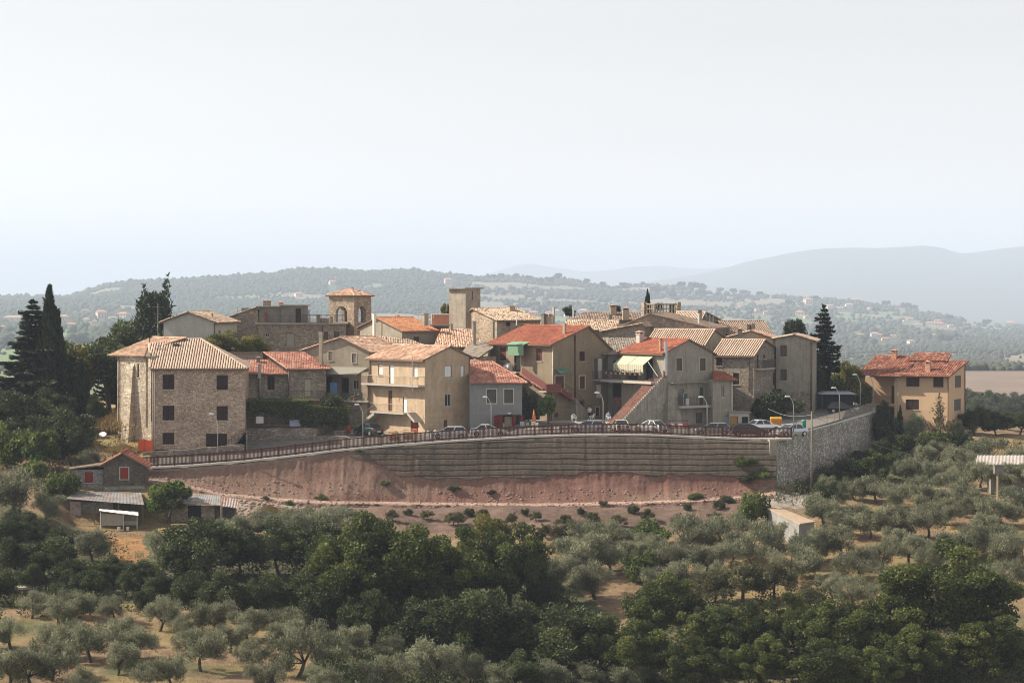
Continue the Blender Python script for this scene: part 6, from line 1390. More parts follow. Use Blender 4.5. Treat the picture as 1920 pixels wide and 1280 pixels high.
h2.walls(880); W_ = h2.W; b_ = MB().hexa([V((-.35, -.4, h2.H)), V((W_-.02, -.4, h2.H+.45)), V((W_-.02, 4.2, h2.H+.45)), V((-.35, 4.2, h2.H))], [V((-.35, -.4, h2.H+.09)), V((W_-.02, -.4, h2.H+.54)), V((W_-.02, 4.2, h2.H+.54)), V((-.35, 4.2, h2.H+.09))]).build('roof', M_EAVE, h2.root); h2.walls
for k, x in enumerate((.6, 1.1, 1.9, 2.6)): MB().box(x-.18, -.3, h2.H+.13+x*.11, x+.18, .1, h2.H+.26+x*.11).build('roof_stone', M_SILL, b_)
def corrug(poly, m, n=60, amp=.03, name='roof', parent=None, th=.02):
    """corrugated sheet between a low edge (a,b) and a high edge (d,c)"""
    a, b, c, d = [V(p) for p in poly]; mb = MB(); up = V((0, 0, 1))
    for k in range(n):
        f0, f1 = k/n, (k+1)/n; w0 = up*amp*math.sin(k*math.pi*.5); w1 = up*amp*math.sin((k+1)*math.pi*.5); q = [a.lerp(b, f0)+w0, a.lerp(b, f1)+w1, d.lerp(c, f1)+w1, d.lerp(c, f0)+w0]
        mb.hexa([p-up*th for p in q], q)
    return mb.build(name, m, parent)
ts = thing('tin_lean_to', 'long lean-to with a pale rust-streaked tin roof, below the dark brick shed', 'shed', P(126, 985, 251.5)); O = ts.location
corrug([P(105/4.267+100, 744/4.267+760, 250.5)-O, P(270.5, 946, 250)-O, P(264.5, 923, 254.6)-O, P(139, 921, 254.8)-O], M_TIN, 90, .016, 'roof', ts)
for x0, x1, y0, y1, Y, m in ((131, 151, 940, 990, 252, M_TINR), (151, 212, 941, 990, 252.3, M_BLOCK), (212, 268, 943, 990, 253.6, M_BLACK)): a, b = P(x0, y1, Y)-O, P(x1, y0, Y)-O; MB().box(a.x, a.y, a.z-1, b.x-.003, a.y+.15, b.z).build('wall_panel', m, ts)
for px in (132, 177, 222, 268): a, b = P(px, 995, 250.9)-O, P(px, 945, 250.9)-O; MB().tube([a, b], .06, 5).build('post', M_POLE, ts)
tc = thing('rabbit_hutch', 'low hutch with a sagging white cover and grey panel, in front of the tin lean-to', 'hutch', P(222, 992, 249)); O = tc.location
corrug([P(186, 957, 248.6)-O, P(259.5, 966, 248.4)-O, P(259, 958.5, 250.2)-O, P(186, 953.5, 250.2)-O], M_CHAIR, 24, .015, 'cover', tc)
for x0, x1, y0, y1, m, Y in ((190, 230, 963, 985, M_SH_GREY, 248.9), (231, 255, 965, 975, M_PL_DARK, 249.4), (231, 256, 976, 984, M_SH_GREY, 249.5)): a, b = P(x0, y1, Y)-O, P(x1, y0, Y)-O; MB().box(a.x, a.y, a.z, b.x, a.y+.05, b.z).build('front_panel', m, tc)
for px in (188.5, 231, 257): a, b = P(px, 995, 248.8)-O, P(px, 960, 248.8)-O; MB().tube([a, b], .04, 5).build('post', M_SH_WHITE, tc)
for px, lab in ((223, 'left one of two white buckets under the hutch'), (239.5, 'right one of two white buckets under the hutch')): simple('white_bucket', lab, 'bucket', P(px, 994, 248.6), lambda t: (MB().tube([(0, 0, 0), (0, 0, .38)], [.13, .18], 10).build('body', M_CHAIR, t), MB().tube([(-.18, 0, .36), (0, 0, .5), (.18, 0, .36)], .012, 4).build('handle', M_RAIL, t)), 0, 'white buckets under the hutch')
ts2 = thing('tin_stone_shed', 'low stone shed with a ridged pale tin roof, right of the fig tree', 'shed', P(372, 985, 252)); O = ts2.location
corrug([P(331, 943, 251)-O, P(413.5, 946.5, 250.8)-O, P(414.5, 928, 254.2)-O, P(345, 924, 254.4)-O], M_TIN, 70, .018, 'roof', ts2)
for x0, x1, y0, y1, Y, m in ((297, 352, 945, 990, 252, M_STONE_GREY), (352, 377, 947, 985, 253, M_BLACK), (377, 402, 948, 988, 251.9, M_STONE_GREY), (402, 413, 948, 988, 252.3, M_BRICKD)): a, b = P(x0, y1, Y)-O, P(x1, y0, Y)-O; MB().box(a.x, a.y, a.z-1, b.x-.003, a.y+.3, b.z).build('wall_panel', m, ts2)
ts3 = thing('rusty_tin_shelter', 'small shelter under a rusty tin sheet, at the right end of the stone shed', 'shelter', P(430, 975, 252)); O = ts3.location
corrug([P(414, 947, 251)-O, P(444, 952.5, 250.8)-O, P(447.5, 935, 253.5)-O, P(416, 931.5, 253.6)-O], M_TINR, 24, .04, 'roof', ts3)
for px in (417, 441): a, b = P(px, 978, 251.2)-O, P(px, 950, 251.2)-O; MB().tube([a, b], .05, 5).build('post', M_POLE, ts3)
a, b = P(415, 976, 253)-O, P(443, 950, 253)-O; MB().box(a.x, a.y, a.z-1, b.x, a.y+.2, b.z).build('wall_panel', M_BRICKD, ts3)
# loose stones on the cut
g = np.random.default_rng(44); ico = bmesh.new(); bmesh.ops.create_icosphere(ico, subdivisions=1, radius=1); KV = np.array([v.co[:] for v in ico.verts]); KF = np.array([[v.index for v in f.verts] for f in ico.faces]); ico.free()
n = 5200; ci = g.integers(0, ncl, n); lo_ = (g.random(n)*45+nL+20).astype(int); ri = np.minimum(lo_, nr-1); ri = np.where(g.random(n) < .45, nL+nS+(g.random(n)*nD).astype(int), ri); ri = np.minimum(ri, nr-1)
sp = np.stack([EX[ri, ci], EY2[ri, ci], EZ2[ri, ci]], 1); rb = np.array([ground_hit(px, py, 235, 264)[:] for px, py in zip(430+200*g.random(700), 935+50*g.random(700))]); sp = np.concatenate([sp, rb]); n = len(sp); ss = np.where(np.arange(n) >= n-700, .10+.22*g.random(n)**2, .03+.13*g.random(n)**3)
vv = (KV[None]*(1+.5*(g.random((n, len(KV), 1))-.5))*ss[:, None, None]*np.array((1.2, 1, .7))+sp[:, None]).reshape(-1, 3); ff = (KF[None]+(np.arange(n)*len(KV))[:, None, None]).reshape(-1, 3)
o = np_mesh('rubble', vv, ff, plain('rubble_stone', (.27, .20, .165), .95, 0, .35, 1), loop=3); tag(o, 'loose stones and rubble over the earth cut and the slope below', kind='stuff')
# right: flat-roofed store and the hut under corrugated sheet
st = thing('low_store', 'low whitewashed store with a flat tan roof, in the grove below the terraced slope', 'shed', P(1470, 1005, 242)); O = st.location
A_, B_, C_, D_ = P(1436, 950.5, 249), P(1499.5, 981, 238), P(1529, 977, 240), P(1456.5, 948.5, 251)
MB().hexa([p-O-V((0, 0, .14)) for p in (A_, B_, C_, D_)], [p-O for p in (A_, B_, C_, D_)]).build('roof', plaster('store_roof', (.40, .30, .21), .3, .2), st)
cen = (A_+B_+C_+D_)/4; ins = [cen+(p-cen)*.94 for p in (A_, B_, C_, D_)]; MB().hexa([V((p.x, p.y, p.z-3.2))-O for p in ins], [p-O-V((0, 0, .145)) for p in ins]).build('wall', plaster('shaded_whitewash', (.27, .265, .25), .4, .3), st)  # wall colour darkened to stand in for dappled tree shade on the whitewash
ht = thing('hut', 'hut under a pale corrugated sheet roof among the olives, at the right edge', 'hut', P(1880, 905, 262)); O = ht.location
corrug([P(1829.5, 870, 260.5)-O, P(1955, 870, 260.5)-O, P(1955, 853, 264)-O, P(1832, 853, 264)-O], M_FIBRE, 76, .028, 'roof', ht)
a, b = P(1858, 900, 262)-O, P(1950, 868, 262)-O; MB().box(a.x, a.y, a.z-1.5, b.x, a.y+2, b.z-.1).build('wall', M_PL_DARK, ht)
bp = thing('pole_box', 'wooden pole carrying a dark grey box, in front of the corrugated hut roof', 'utility pole', P(1870.5, 975, 246)); O = bp.location
MB().tube([(0, 0, -1), (0, 0, 6.0)], [.11, .09], 8).build('pole', plain('pole_tan', (.42, .33, .20)), bp); a, b = P(1864, 888, 246)-O, P(1881.5, 872, 246)-O; MB().box(a.x, -.35, a.z, b.x, .35, b.z).box(a.x-.08, -.42, b.z, b.x+.08, .42, b.z+.08).build('box', M_PL_DARK, bp)
rn = thing('brick_ruin', 'low ruined brick outhouse with a dark opening, at the left edge below the sheds', 'ruin', P(30, 1135, 214)); O = rn.location
a, b = P(-40, 1140, 213)-O, P(62, 1107, 213)-O; c_, d_ = P(16, 1135, 213)-O, P(33, 1121, 213)-O
mb = MB(); mb.box(a.x, 0, a.z-1, c_.x, 1.5, b.z); mb.box(d_.x, 0, a.z-1, b.x, 1.5, b.z); mb.box(c_.x, 0, d_.z, d_.x, 1.5, b.z); mb.box(c_.x, 0, a.z-1, d_.x, 1.5, c_.z); mb.build('wall', M_BRICKD, rn); MB().box(a.x, .2, b.z, b.x+.1, 1.6, b.z+.12).build('roof', M_CONC, rn); MB().box(c_.x, .6, c_.z, d_.x, .7, d_.z).build('opening', M_BLACK, rn)
# ------------------------------------------------------------------ vegetation
L_OLIVE = leafmat('olive_leaf', [(0, (.050, .060, .032)), (.5, (.17, .178, .108)), (1, (.32, .315, .21))], .3, .2)
L_OAK = leafmat('oak_leaf', [(0, (.013, .021, .006)), (.5, (.068, .088, .022)), (.9, (.14, .155, .04)), (1, (.20, .185, .05))], .3, .22)
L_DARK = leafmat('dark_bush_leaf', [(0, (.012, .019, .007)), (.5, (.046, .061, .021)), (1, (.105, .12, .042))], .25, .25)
L_GREEN = leafmat('bright_leaf', [(0, (.04, .06, .015)), (.5, (.085, .12, .03)), (1, (.15, .18, .05))], .35, .2)
L_YEL = leafmat('yellowing_leaf', [(0, (.06, .07, .018)), (.5, (.13, .135, .03)), (1, (.24, .20, .04))], .35, .2)
L_CYP = leafmat('cypress_leaf', [(0, (.009, .017, .008)), (.5, (.024, .039, .016)), (1, (.052, .072, .028))], .15, .2)
L_FIR = leafmat('fir_needle', [(0, (.011, .019, .010)), (.5, (.030, .046, .020)), (1, (.068, .090, .036))], .15, .2)
L_DRY = leafmat('dry_stalk', [(0, (.13, .08, .03)), (.5, (.25, .175, .07)), (1, (.36, .27, .12))], .2, .2)
L_BROWN = leafmat('scrub_leaf', [(0, (.04, .042, .02)), (.5, (.10, .098, .046)), (1, (.18, .165, .075))], .25, .2)
M_BARK = plain('bark', (.085, .062, .045), .95, 0, .3, 4)
def leaves(cs, rs, n, ll, lw, seed, shell=(.55, 1.0), up=.25, outw=.5, squash=1.0, ltint=.5):
    """n leaf faces scattered through lobes (centres cs, radii rs); returns verts, faces, tints"""
    g = np.random.default_rng(seed); cs = np.asarray(cs, float); rs = np.asarray(rs, float)
    wgt = rs**2; k = g.choice(len(cs), n, p=wgt/wgt.sum()); d = g.normal(size=(n, 3)); d /= np.linalg.norm(d, axis=1)[:, None]
    r = rs[k]*(shell[0]+(shell[1]-shell[0])*g.random(n)**.7); p = cs[k]+d*r[:, None]*np.array((1, 1, squash))
    ax = g.normal(size=(n, 3))*.6+d*outw+np.array((0, 0, up)); ax /= np.linalg.norm(ax, axis=1)[:, None]
    sd = np.cross(ax, g.normal(size=(n, 3))); sd /= np.linalg.norm(sd, axis=1)[:, None]+1e-6
    s = .7+.6*g.random(n); a = ax*(ll*.5*s)[:, None]; b = sd*(lw*.5*s)[:, None]
    v = np.stack([p-a, p+b*1.0-a*.15, p+a, p-b*1.0-a*.15], 1).reshape(-1, 3)
    lt = g.random(len(cs)); t = np.clip(lt[k]*ltint+g.random(n)*(1-ltint), 0, 1)
    return v, np.arange(4*n).reshape(n, 4), t
def lobes(n, rx, rz, zc, r0, r1, seed, flat=.15, hollow=.45, low=-.55):
    g = np.random.default_rng(seed); out = []; rad = []
    while len(out) < n:
        d = g.normal(size=3); d /= np.linalg.norm(d)
        if d[2] < low: continue
        q = hollow+(1-hollow)*g.random(); p = np.array((d[0]*rx*q, d[1]*rx*q, zc+d[2]*rz*q)); out.append(p); rad.append(r0+(r1-r0)*g.random())
    return np.array(out), np.array(rad)
def trunk_mesh(name, h, r, targets, seed, parent, fork=.45, lean=.1):
    q = random.Random(seed); mb = MB(); f = V((q.uniform(-lean, lean)*h, q.uniform(-lean, lean)*h, h*fork))
    mb.tube([(0, 0, -.5), (0, 0, .1), f*.55+V((q.uniform(-.08, .08)*h*.3, 0, 0)), f], [r*1.5, r*1.1, r*.9, r*.75], 7)
    for t in targets:
        t = V(t); m = f.lerp(t, .5)+V((q.uniform(-.2, .2), q.uniform(-.2, .2), q.uniform(-.05, .25)))*h*.12; mb.tube([f, m, t], [r*.55, r*.33, r*.08], 5)
    return mb.build(name, M_BARK, parent, smooth=True)
PROTO = {}
def proto(kind, i, h, crown, leafm, tr=None):
    """keep a prototype as mesh data only; objects are made by plant()"""
    v, f, t = crown; o = np_mesh('crown_mesh', v, f, leafm, tint=t); cm = o.data; bpy.data.objects.remove(o); tm = None
    if tr: o = trunk_mesh('trunk_mesh', *tr[:4], None, *tr[4:]); tm = o.data; bpy.data.objects.remove(o)
    PROTO.setdefault(kind, []).append((cm, tm, h))

def join(*parts):
    vs, fs, ts, o = [], [], [], 0
    for v, f, t in parts: vs.append(v); fs.append(f+o); ts.append(t); o += len(v)
    return np.concatenate(vs), np.concatenate(fs), np.concatenate(ts)
for i in range(9):       # olive, 4.2 m
    g = np.random.default_rng(50+i)
    cs, rs = lobes(28+i % 3*4, 1.7+.2*(i % 3), 1.55, 2.15, .34, .66, 60+i, hollow=.4, low=-.9); cs[:, 2] = np.maximum(cs[:, 2], .65)
    cs[:, 0] *= .8+.5*g.random(); cs[:, 1] *= .85+.4*g.random(); gap = g.normal(size=3); gap[2] = abs(gap[2])*.4; gap /= np.linalg.norm(gap); dd = cs-np.array((0, 0, 2.1)); dd /= np.linalg.norm(dd, axis=1)[:, None]; kp = (dd @ gap) < .72; cs, rs = cs[kp], rs[kp]; cs += np.array((g.normal()*.3, g.normal()*.3, 0)); tops = cs[g.choice(len(cs), 12)]+np.array((0, 0, .4))
    proto('olive', i, 4.1, join(leaves(cs, rs, 6200, .24, .058, 70+i, (.25, 1.2), .55, .5), leaves(tops, np.full(12, .5), 1700, .30, .055, 90+i, (.2, 1.25), 1.3, .15)), L_OLIVE, (3.6, .15, list(cs[:6]), 30+i, .3))
for i in range(4):       # oak, 11 m
    cs, rs = lobes(84, 5.0, 4.2, 5.8, .55, 1.2, 120+i, hollow=.5, low=-.8)
    cs[:14, 2] -= 1.4; cs[:, 2] = np.maximum(cs[:, 2], 1.3)
    proto('oak', i, 10.6, leaves(cs, rs, 27000, .30, .19, 130+i, (.45, 1.15), .15, .45, .8, .6), L_OAK, (9.5, .33, list(cs[:12]), 40+i, .32))
for i in range(4):       # broad bushy tree, 6 m
    cs, rs = lobes(46, 2.7, 2.6, 2.9, .4, .85, 150+i, hollow=.35); cs[:, 2] = np.maximum(cs[:, 2], .5); proto('bushy', i, 5.9, leaves(cs, rs, 12500, .25, .13, 160+i, (.35, 1.2), .25, .5, .95, .6), L_DARK, (4.6, .16, list(cs[:8]), 50+i, .3))
for i in range(3):       # brownish scrub tree
    cs, rs = lobes(36, 2.5, 2.1, 2.4, .38, .75, 180+i, hollow=.35); proto('scrub', i, 5.0, leaves(cs, rs, 7500, .26, .11, 190+i, (.4, 1.1), .45, .5, 1, .5), L_BROWN, (4.8, .16, list(cs[:8]), 60+i))
for i in range(3):       # bright broad-leaved tree (fig, mulberry)
    cs, rs = lobes(34, 2.5, 2.0, 2.5, .4, .8, 210+i, hollow=.4); proto('fig', i, 5.0, leaves(cs, rs, 5600, .36, .28, 220+i, (.55, 1.1), .1, .6, .9, .5), L_GREEN, (4.8, .17, list(cs[:9]), 70+i))
for i in range(2):
    cs, rs = lobes(30, 2.2, 2.5, 3.6, .5, .95, 240+i, hollow=.4); proto('yellow', i, 6.3, leaves(cs, rs, 8500, .27, .16, 250+i, (.5, 1.1), .2, .5, 1, .7), L_YEL, (6.0, .17, list(cs[:8]), 80+i))
for i in range(3):       # low bush
    cs, rs = lobes(18, 1.05, .75, .75, .3, .5, 270+i, hollow=.3); proto('bush', i, 1.75, leaves(cs, rs, 3200, .17, .10, 280+i, (.4, 1.1), .3, .5, 1, .5), L_DARK)
    proto('greenbush', i, 1.75, leaves(cs, rs, 2800, .19, .11, 290+i, (.4, 1.1), .3, .5, 1, .5), L_GREEN)
for i in range(2):       # dry grass clump
    g = np.random.default_rng(300+i); n = 2600; p = g.normal(size=(n, 3))*np.array((.75, .75, .0))+np.array((0, 0, .35)); d = g.normal(size=(n, 3))*.45+np.array((0, 0, 1)); d /= np.linalg.norm(d, axis=1)[:, None]
    p[:, 2] = .25+np.exp(-(p[:, 0]**2+p[:, 1]**2)/.7)*.75*g.random(n); s = np.cross(d, g.normal(size=(n, 3))); s /= np.linalg.norm(s, axis=1)[:, None]
    v = np.stack([p-d*.3-s*.012, p-d*.3+s*.012, p+d*.3+s*.008, p+d*.3-s*.008], 1).reshape(-1, 3); proto('dryclump', i, 1.4, (v, np.arange(4*n).reshape(n, 4), g.random(n)), L_DRY)
def spire(h, w, n, seed, ll, lw, power=.8, base=.06, up=1.6, ragged=.25):
    g = np.random.default_rng(seed); z = (base+(1-base)*g.random(n)**1.15)*h; f = z/h
    ang = g.random(n)*2*math.pi; pr = w*.5*np.clip(np.minimum((1-f)**power*1.15, (f/.18)**.6+.35), 0, 1)
    lob = 1+ragged*np.sin(ang*3+z*1.7+seed)*np.sin(z*2.9+ang*2)
    r = pr*lob*(.55+.5*g.random(n)); p = np.stack([r*np.cos(ang), r*np.sin(ang), z], 1); out = np.stack([np.cos(ang), np.sin(ang), 0*ang], 1)
    d = g.normal(size=(n, 3))*.35+out*.5+np.array((0, 0, up)); d /= np.linalg.norm(d, axis=1)[:, None]; s = np.cross(d, g.normal(size=(n, 3))); s /= np.linalg.norm(s, axis=1)[:, None]; sc_ = (.6+.7*g.random(n))[:, None]
    v = np.stack([p-d*ll/2*sc_, p+s*lw/2*sc_, p+d*ll/2*sc_, p-s*lw/2*sc_], 1).reshape(-1, 3); t = np.clip(.35+.4*(lob-1)/max(ragged, .01)*.5+.5*(g.random(n)-.3), 0, 1)
    return v, np.arange(4*n).reshape(n, 4), t
for i in range(2): proto('cypress', i, 10.0, join(spire(10, 1.7, 6000, 310+i, .50, .15, .7, .02, 1.5, .6), *[(lambda s_, dx, dy: (s_[0]+np.array((dx, dy, 0)), s_[1], s_[2]))(spire(hh, 1.25, 2600, 320+i*5+k, .45, .14, .7, .02, 1.5, .6), dx, dy) for k, (hh, dx, dy) in enumerate(((8.3, .55, -.2), (7.2, -.6, .1), (6.0, .2, -.7), (6.4, .1, .65)))]), L_CYP, (4, .16, [], 90+i))
def conifer(h, w, tiers, seed, nl, droop=-.25, up=.12, ll=.34, lw=.16, top=.02, curve=.9, wild=.25):
    """whorls of branches that carry needle sprays"""
    g = np.random.default_rng(seed); P_, D_ = [], []
    for k in range(tiers):
        f = (k+.3)/tiers; z = h*(.08+.9*f); L = w*.5*max(.06, (1-f)**curve)*(1+wild*(g.random()-.5)); nb = 7 if f < .8 else 5; a0 = g.random()*6.28
        for b in range(nb):
            a = a0+b*6.28/nb+g.normal()*.2; Lb = L*(1+wild*g.normal()*.7); n = max(6, int(nl*Lb/(w*.5)))
            tt = g.random(n)**.75; out = np.array((math.cos(a), math.sin(a), 0)); sid = np.array((-out[1], out[0], 0))
            pz = z+droop*Lb*tt+up*Lb*tt**3*2+g.normal(size=n)*.07; sp = (.12+.30*Lb*(1-tt*.6))*g.normal(size=n)*.5
            P_.append(out[None]*(Lb*tt)[:, None]+sid[None]*sp[:, None]+np.array((0, 0, 1))[None]*pz[:, None]); D_.append(out[None]*.7+sid[None]*(np.sign(sp)*.5)[:, None]+g.normal(size=(n, 3))*.28+np.array((0, 0, .1)))
    p = np.concatenate(P_); d = np.concatenate(D_); d /= np.linalg.norm(d, axis=1)[:, None]; n = len(p); s = np.cross(d, np.array((0, 0, 1))+g.normal(size=(n, 3))*.5); s /= np.linalg.norm(s, axis=1)[:, None]; sc_ = (.6+.8*g.random(n))[:, None]
    v = np.stack([p-d*ll/2*sc_, p+s*lw/2*sc_, p+d*ll/2*sc_, p-s*lw/2*sc_], 1).reshape(-1, 3); return v, np.arange(4*n).reshape(n, 4), np.clip(g.random(n)*.6+.4*g.random(n)**2, 0, 1)
for i in range(2): proto('fir', i, 11.0, conifer(11, 4.8, 24, 330+i, 190, droop=-.32, wild=.5, ll=.42, lw=.22, curve=.8), L_FIR, (10.8, .2, [], 95+i, )); 

for i in range(2):       # ragged old cedar: tufted limbs in a broad column with two leading tips
    g = np.random.default_rng(340+i); n = 170; z = .8+7.4*g.random(n)**.9; a_ = g.random(n)*6.28; f = (z-.8)/7.4; R_ = 3.7*np.clip(.8+.35*f-1.0*f**1.8, .12, 1)*(.35+.85*g.random(n)); cs = np.stack([R_*np.cos(a_), R_*np.sin(a_), z], 1)
    tip = np.array([[1.0+.06*k, .2, 6.9+.42*k] for k in range(8)]+[[-.8-.03*k, 0, 6.6+.42*k] for k in range(7)]); cs = np.concatenate([cs, tip]); rs = np.concatenate([.32+.34*g.random(n), np.linspace(.5, .16, 8), np.linspace(.5, .18, 7)])
    proto('cedar', i, 10.0, leaves(cs, rs, 17000, .34, .12, 345+i, (.2, 1.5), .35, .8, .8, .6), L_FIR, (8.5, .25, list(cs[:10]), 97+i, .5))
proto('monkey', 0, 6.0, conifer(6, 2.6, 20, 350, 26, droop=.05, up=.3, curve=.6, wild=.5, ll=.3, lw=.12), L_BROWN, (5.8, .08, [], 99))
# round pine: lobes of needles
cs, rs = lobes(30, 1.9, 1.7, 3.0, .5, .8, 361, hollow=.5); proto('pine', 0, 5.2, leaves(cs, rs, 8000, .3, .09, 362, (.5, 1.1), .4, .7, .85, .5), L_FIR, (5, .15, list(cs[:8]), 96))
CATN = {'olive': ('olive_tree', 'tree'), 'oak': ('oak_tree', 'tree'), 'bushy': ('broadleaf_tree', 'tree'), 'scrub': ('scrub_tree', 'tree'), 'fig': ('fig_tree', 'tree'), 'yellow': ('yellowing_tree', 'tree'), 'bush': ('dark_bush', 'bush'), 'greenbush': ('green_bush', 'bush'), 'dryclump': ('dry_shrub', 'bush'), 'cypress': ('cypress_tree', 'tree'), 'fir': ('fir_tree', 'tree'), 'cedar': ('cedar_tree', 'tree'), 'monkey': ('young_conifer', 'tree'), 'pine': ('pine_tree', 'tree')}
cnt = {}
def plant(kind, loc, hm, wf=1.0, label=None, group=None, rz=None, variant=None):
    k = cnt.get(kind, 0); cnt[kind] = k+1; pr = PROTO[kind]; cm, tm, ph = pr[(variant if variant is not None else k) % len(pr)]; nm, cat = CATN[kind]
    s = hm/ph; wf = wf*{'olive': 1.28, 'oak': 1.12, 'bushy': 1.18, 'scrub': 1.15, 'fig': 1.05}.get(kind, 1); t = thing(nm, label, cat, loc, rnd.uniform(0, 6.28) if rz is None else rz, group); t.scale = (s*wf, s*wf, s); t.rotation_euler = (rnd.uniform(-.07, .07), rnd.uniform(-.07, .07), t.rotation_euler[2]) if kind in ('olive', 'oak', 'bushy', 'scrub') else t.rotation_euler
    link('crown' if cat == 'tree' else 'foliage', cm, t)
    if tm: link('trunk', tm, t)
    return t
ORD = ['first', 'second', 'third', 'fourth', 'fifth', 'sixth', 'seventh', 'eighth', 'ninth', 'tenth', 'eleventh', 'twelfth', 'thirteenth', 'fourteenth', 'fifteenth', 'sixteenth', 'seventeenth', 'eighteenth']
def row(kind, what, where, items, group=None):
    """items (px, base py, height px[, width factor]) standing on the sheet, named by their order along the row"""
    items = sorted(items); n = len(items)
    for i, it in enumerate(items):
        px, by, hp = it[:3]; wf = it[3] if len(it) > 3 else 1.0
        g_ = ground_hit(px, by, 150 if by > 1150 else 172, 330); hm = hp*g_.y/F*rnd.uniform(.88, 1.1); wf *= rnd.uniform(.85, 1.2)
        lab = f'{what} {where}' if n == 1 else f'{ORD[i]} {what} from the left {where}'
        plant(kind, g_-V((0, 0, .05)), hm, wf, lab, group or (f'{what}s {where}' if n > 1 else None))
# bottom left orchard
row('olive', 'silvery olive tree', 'along the bottom left edge', [(18, 1287, 92), (60, 1290, 92), (98, 1278, 78), (147, 1302, 55), (222, 1266, 72), (278, 1292, 66), (322, 1288, 80), (375, 1258, 90, .85), (475, 1252, 58), (500, 1304, 62), (560, 1270, 98), (605, 1304, 55)])
row('olive', 'olive tree', 'behind the bottom left row', [(20, 1216, 64), (88, 1222, 58), (170, 1242, 74), (230, 1212, 76), (300, 1184, 66), (345, 1192, 50), (400, 1192, 68), (463, 1197, 60), (543, 1192, 60)])
row('olive', 'shaded olive tree', 'on the dark bank above the left orchard', [(60, 1160, 58), (140, 1158, 52), (213, 1166, 54), (173, 1052, 70), (297, 1062, 74), (108, 1175, 60)])
row('olive', 'olive tree', 'along the bottom edge right of the open ground', [(665, 1226, 66), (728, 1242, 60), (715, 1294, 64), (815, 1282, 88), (880, 1284, 62), (930, 1298, 68), (1032, 1302, 62), (1100, 1304, 66), (1180, 1304, 62), (785, 1204, 58)])
row('olive', 'olive tree', 'under the rubble slope left of the great oak', [(470, 1006, 46), (500, 1014, 60), (545, 1032, 72), (560, 1012, 66), (600, 1018, 72), (632, 1024, 72), (662, 1014, 62), (430, 1015, 50)])
row('olive', 'olive tree', 'between the central oak and the low store', [(1030, 1106, 66), (1080, 1076, 80), (1115, 1124, 74), (1147, 1077, 76), (1105, 1036, 72), (1133, 1037, 66), (1180, 1062, 62), (1262, 1086, 68), (1290, 1042, 90), (1342, 1037, 78), (1325, 1078, 64)])
row('olive', 'olive tree', 'around the low whitewashed store', [(1412, 1062, 74), (1480, 1092, 78), (1530, 1052, 68), (1545, 988, 62), (1600, 988, 60)])
row('olive', 'olive tree', 'in the middle of the right grove', [(1575, 1046, 66), (1612, 1087, 68), (1632, 1010, 64), (1650, 1072, 58), (1692, 1014, 68), (1703, 1060, 60), (1742, 1008, 64), (1782, 1048, 70), (1690, 1112, 58), (1832, 1052, 68), (1872, 1044, 66), (1902, 1068, 86)])
row('olive', 'olive tree', 'in the upper right grove near the hut', [(1560, 928, 42), (1602, 938, 50), (1642, 944, 54), (1682, 958, 58), (1745, 962, 60), (1800, 958, 62), (1832, 978, 60), (1880, 985, 60), (1908, 968, 66), (1770, 985, 60), (1720, 940, 52)])
row('olive', 'olive tree', 'on the slope below the peach villa', [(1700, 902, 52), (1745, 907, 54), (1790, 884, 58), (1812, 917, 58), (1850, 872, 52), (1905, 888, 62), (1757, 864, 44), (1880, 925, 60), (1730, 872, 46), (1780, 930, 56)])
row('olive', 'olive tree', 'filling the right grove beside the oak', [(1560, 1120, 62), (1600, 1135, 58), (1760, 1075, 62), (1725, 1110, 56), (1815, 1100, 64), (1890, 1110, 66), (1670, 1040, 60), (1575, 1010, 54), (1500, 1060, 60), (1440, 1030, 58), (1850, 1010, 60)])
row('olive', 'olive tree', 'filling the grove left of the low store', [(1060, 1050, 56), (1165, 1040, 58), (1200, 1062, 58), (1232, 1050, 60), (1375, 1055, 60), (1240, 1120, 60), (1290, 1110, 62), (1350, 1100, 58), (1085, 1090, 48)])
row('olive', 'small olive tree', 'filling the open ground at the lower left', [(122, 1236, 60), (262, 1238, 58), (432, 1224, 58), (522, 1214, 58), (622, 1250, 60), (350, 1226, 48)])
# oaks
row('oak', 'great dark oak tree', 'in the centre below the terraced slope', [(705, 1185, 232, 1.0), (795, 1190, 228, 1.0), (958, 1150, 188, .9), (648, 1160, 165, .95), (880, 1160, 170, .9)])
row('oak', 'great spreading oak tree', 'at the lower right corner', [(1765, 1240, 212, 1.25), (1660, 1265, 150), (1850, 1275, 135, 1.1), (1722, 1300, 140)])
row('oak', 'dark oak tree', 'along the lower edge right of centre', [(1250, 1215, 158, 1.0), (1345, 1260, 130), (1405, 1240, 125), (1492, 1250, 140), (1565, 1262, 130), (1430, 1300, 125), (1555, 1315, 120), (1300, 1310, 118), (1200, 1290, 120), (1640, 1320, 105)])
row('bushy', 'shadowed broadleaf tree', 'in the deep hollow under the central oaks', [(690, 1205, 112), (790, 1235, 125), (860, 1245, 125), (930, 1250, 135), (1000, 1258, 140), (1065, 1270, 128), (1130, 1275, 115), (1020, 1160, 90), (970, 1300, 90)])
row('bushy', 'dark broadleaf tree', 'massed between the sheds and the central oaks', [(380, 1092, 118), (452, 1084, 106), (522, 1076, 98), (590, 1086, 102), (420, 1162, 98), (490, 1168, 104), (560, 1164, 104), (612, 1184, 112), (358, 1152, 74), (330, 1080, 64)])
row('scrub', 'brownish scrub tree', 'below the low store', [(1392, 1134, 84), (1452, 1124, 78), (1340, 1130, 70), (1520, 1150, 70)])
row('bushy', 'dark bushy tree', 'on the shaded bank at the left edge', [(28, 1092, 94), (92, 1092, 84), (132, 1112, 72), (12, 1040, 80), (70, 1030, 60), (235, 1120, 52)])
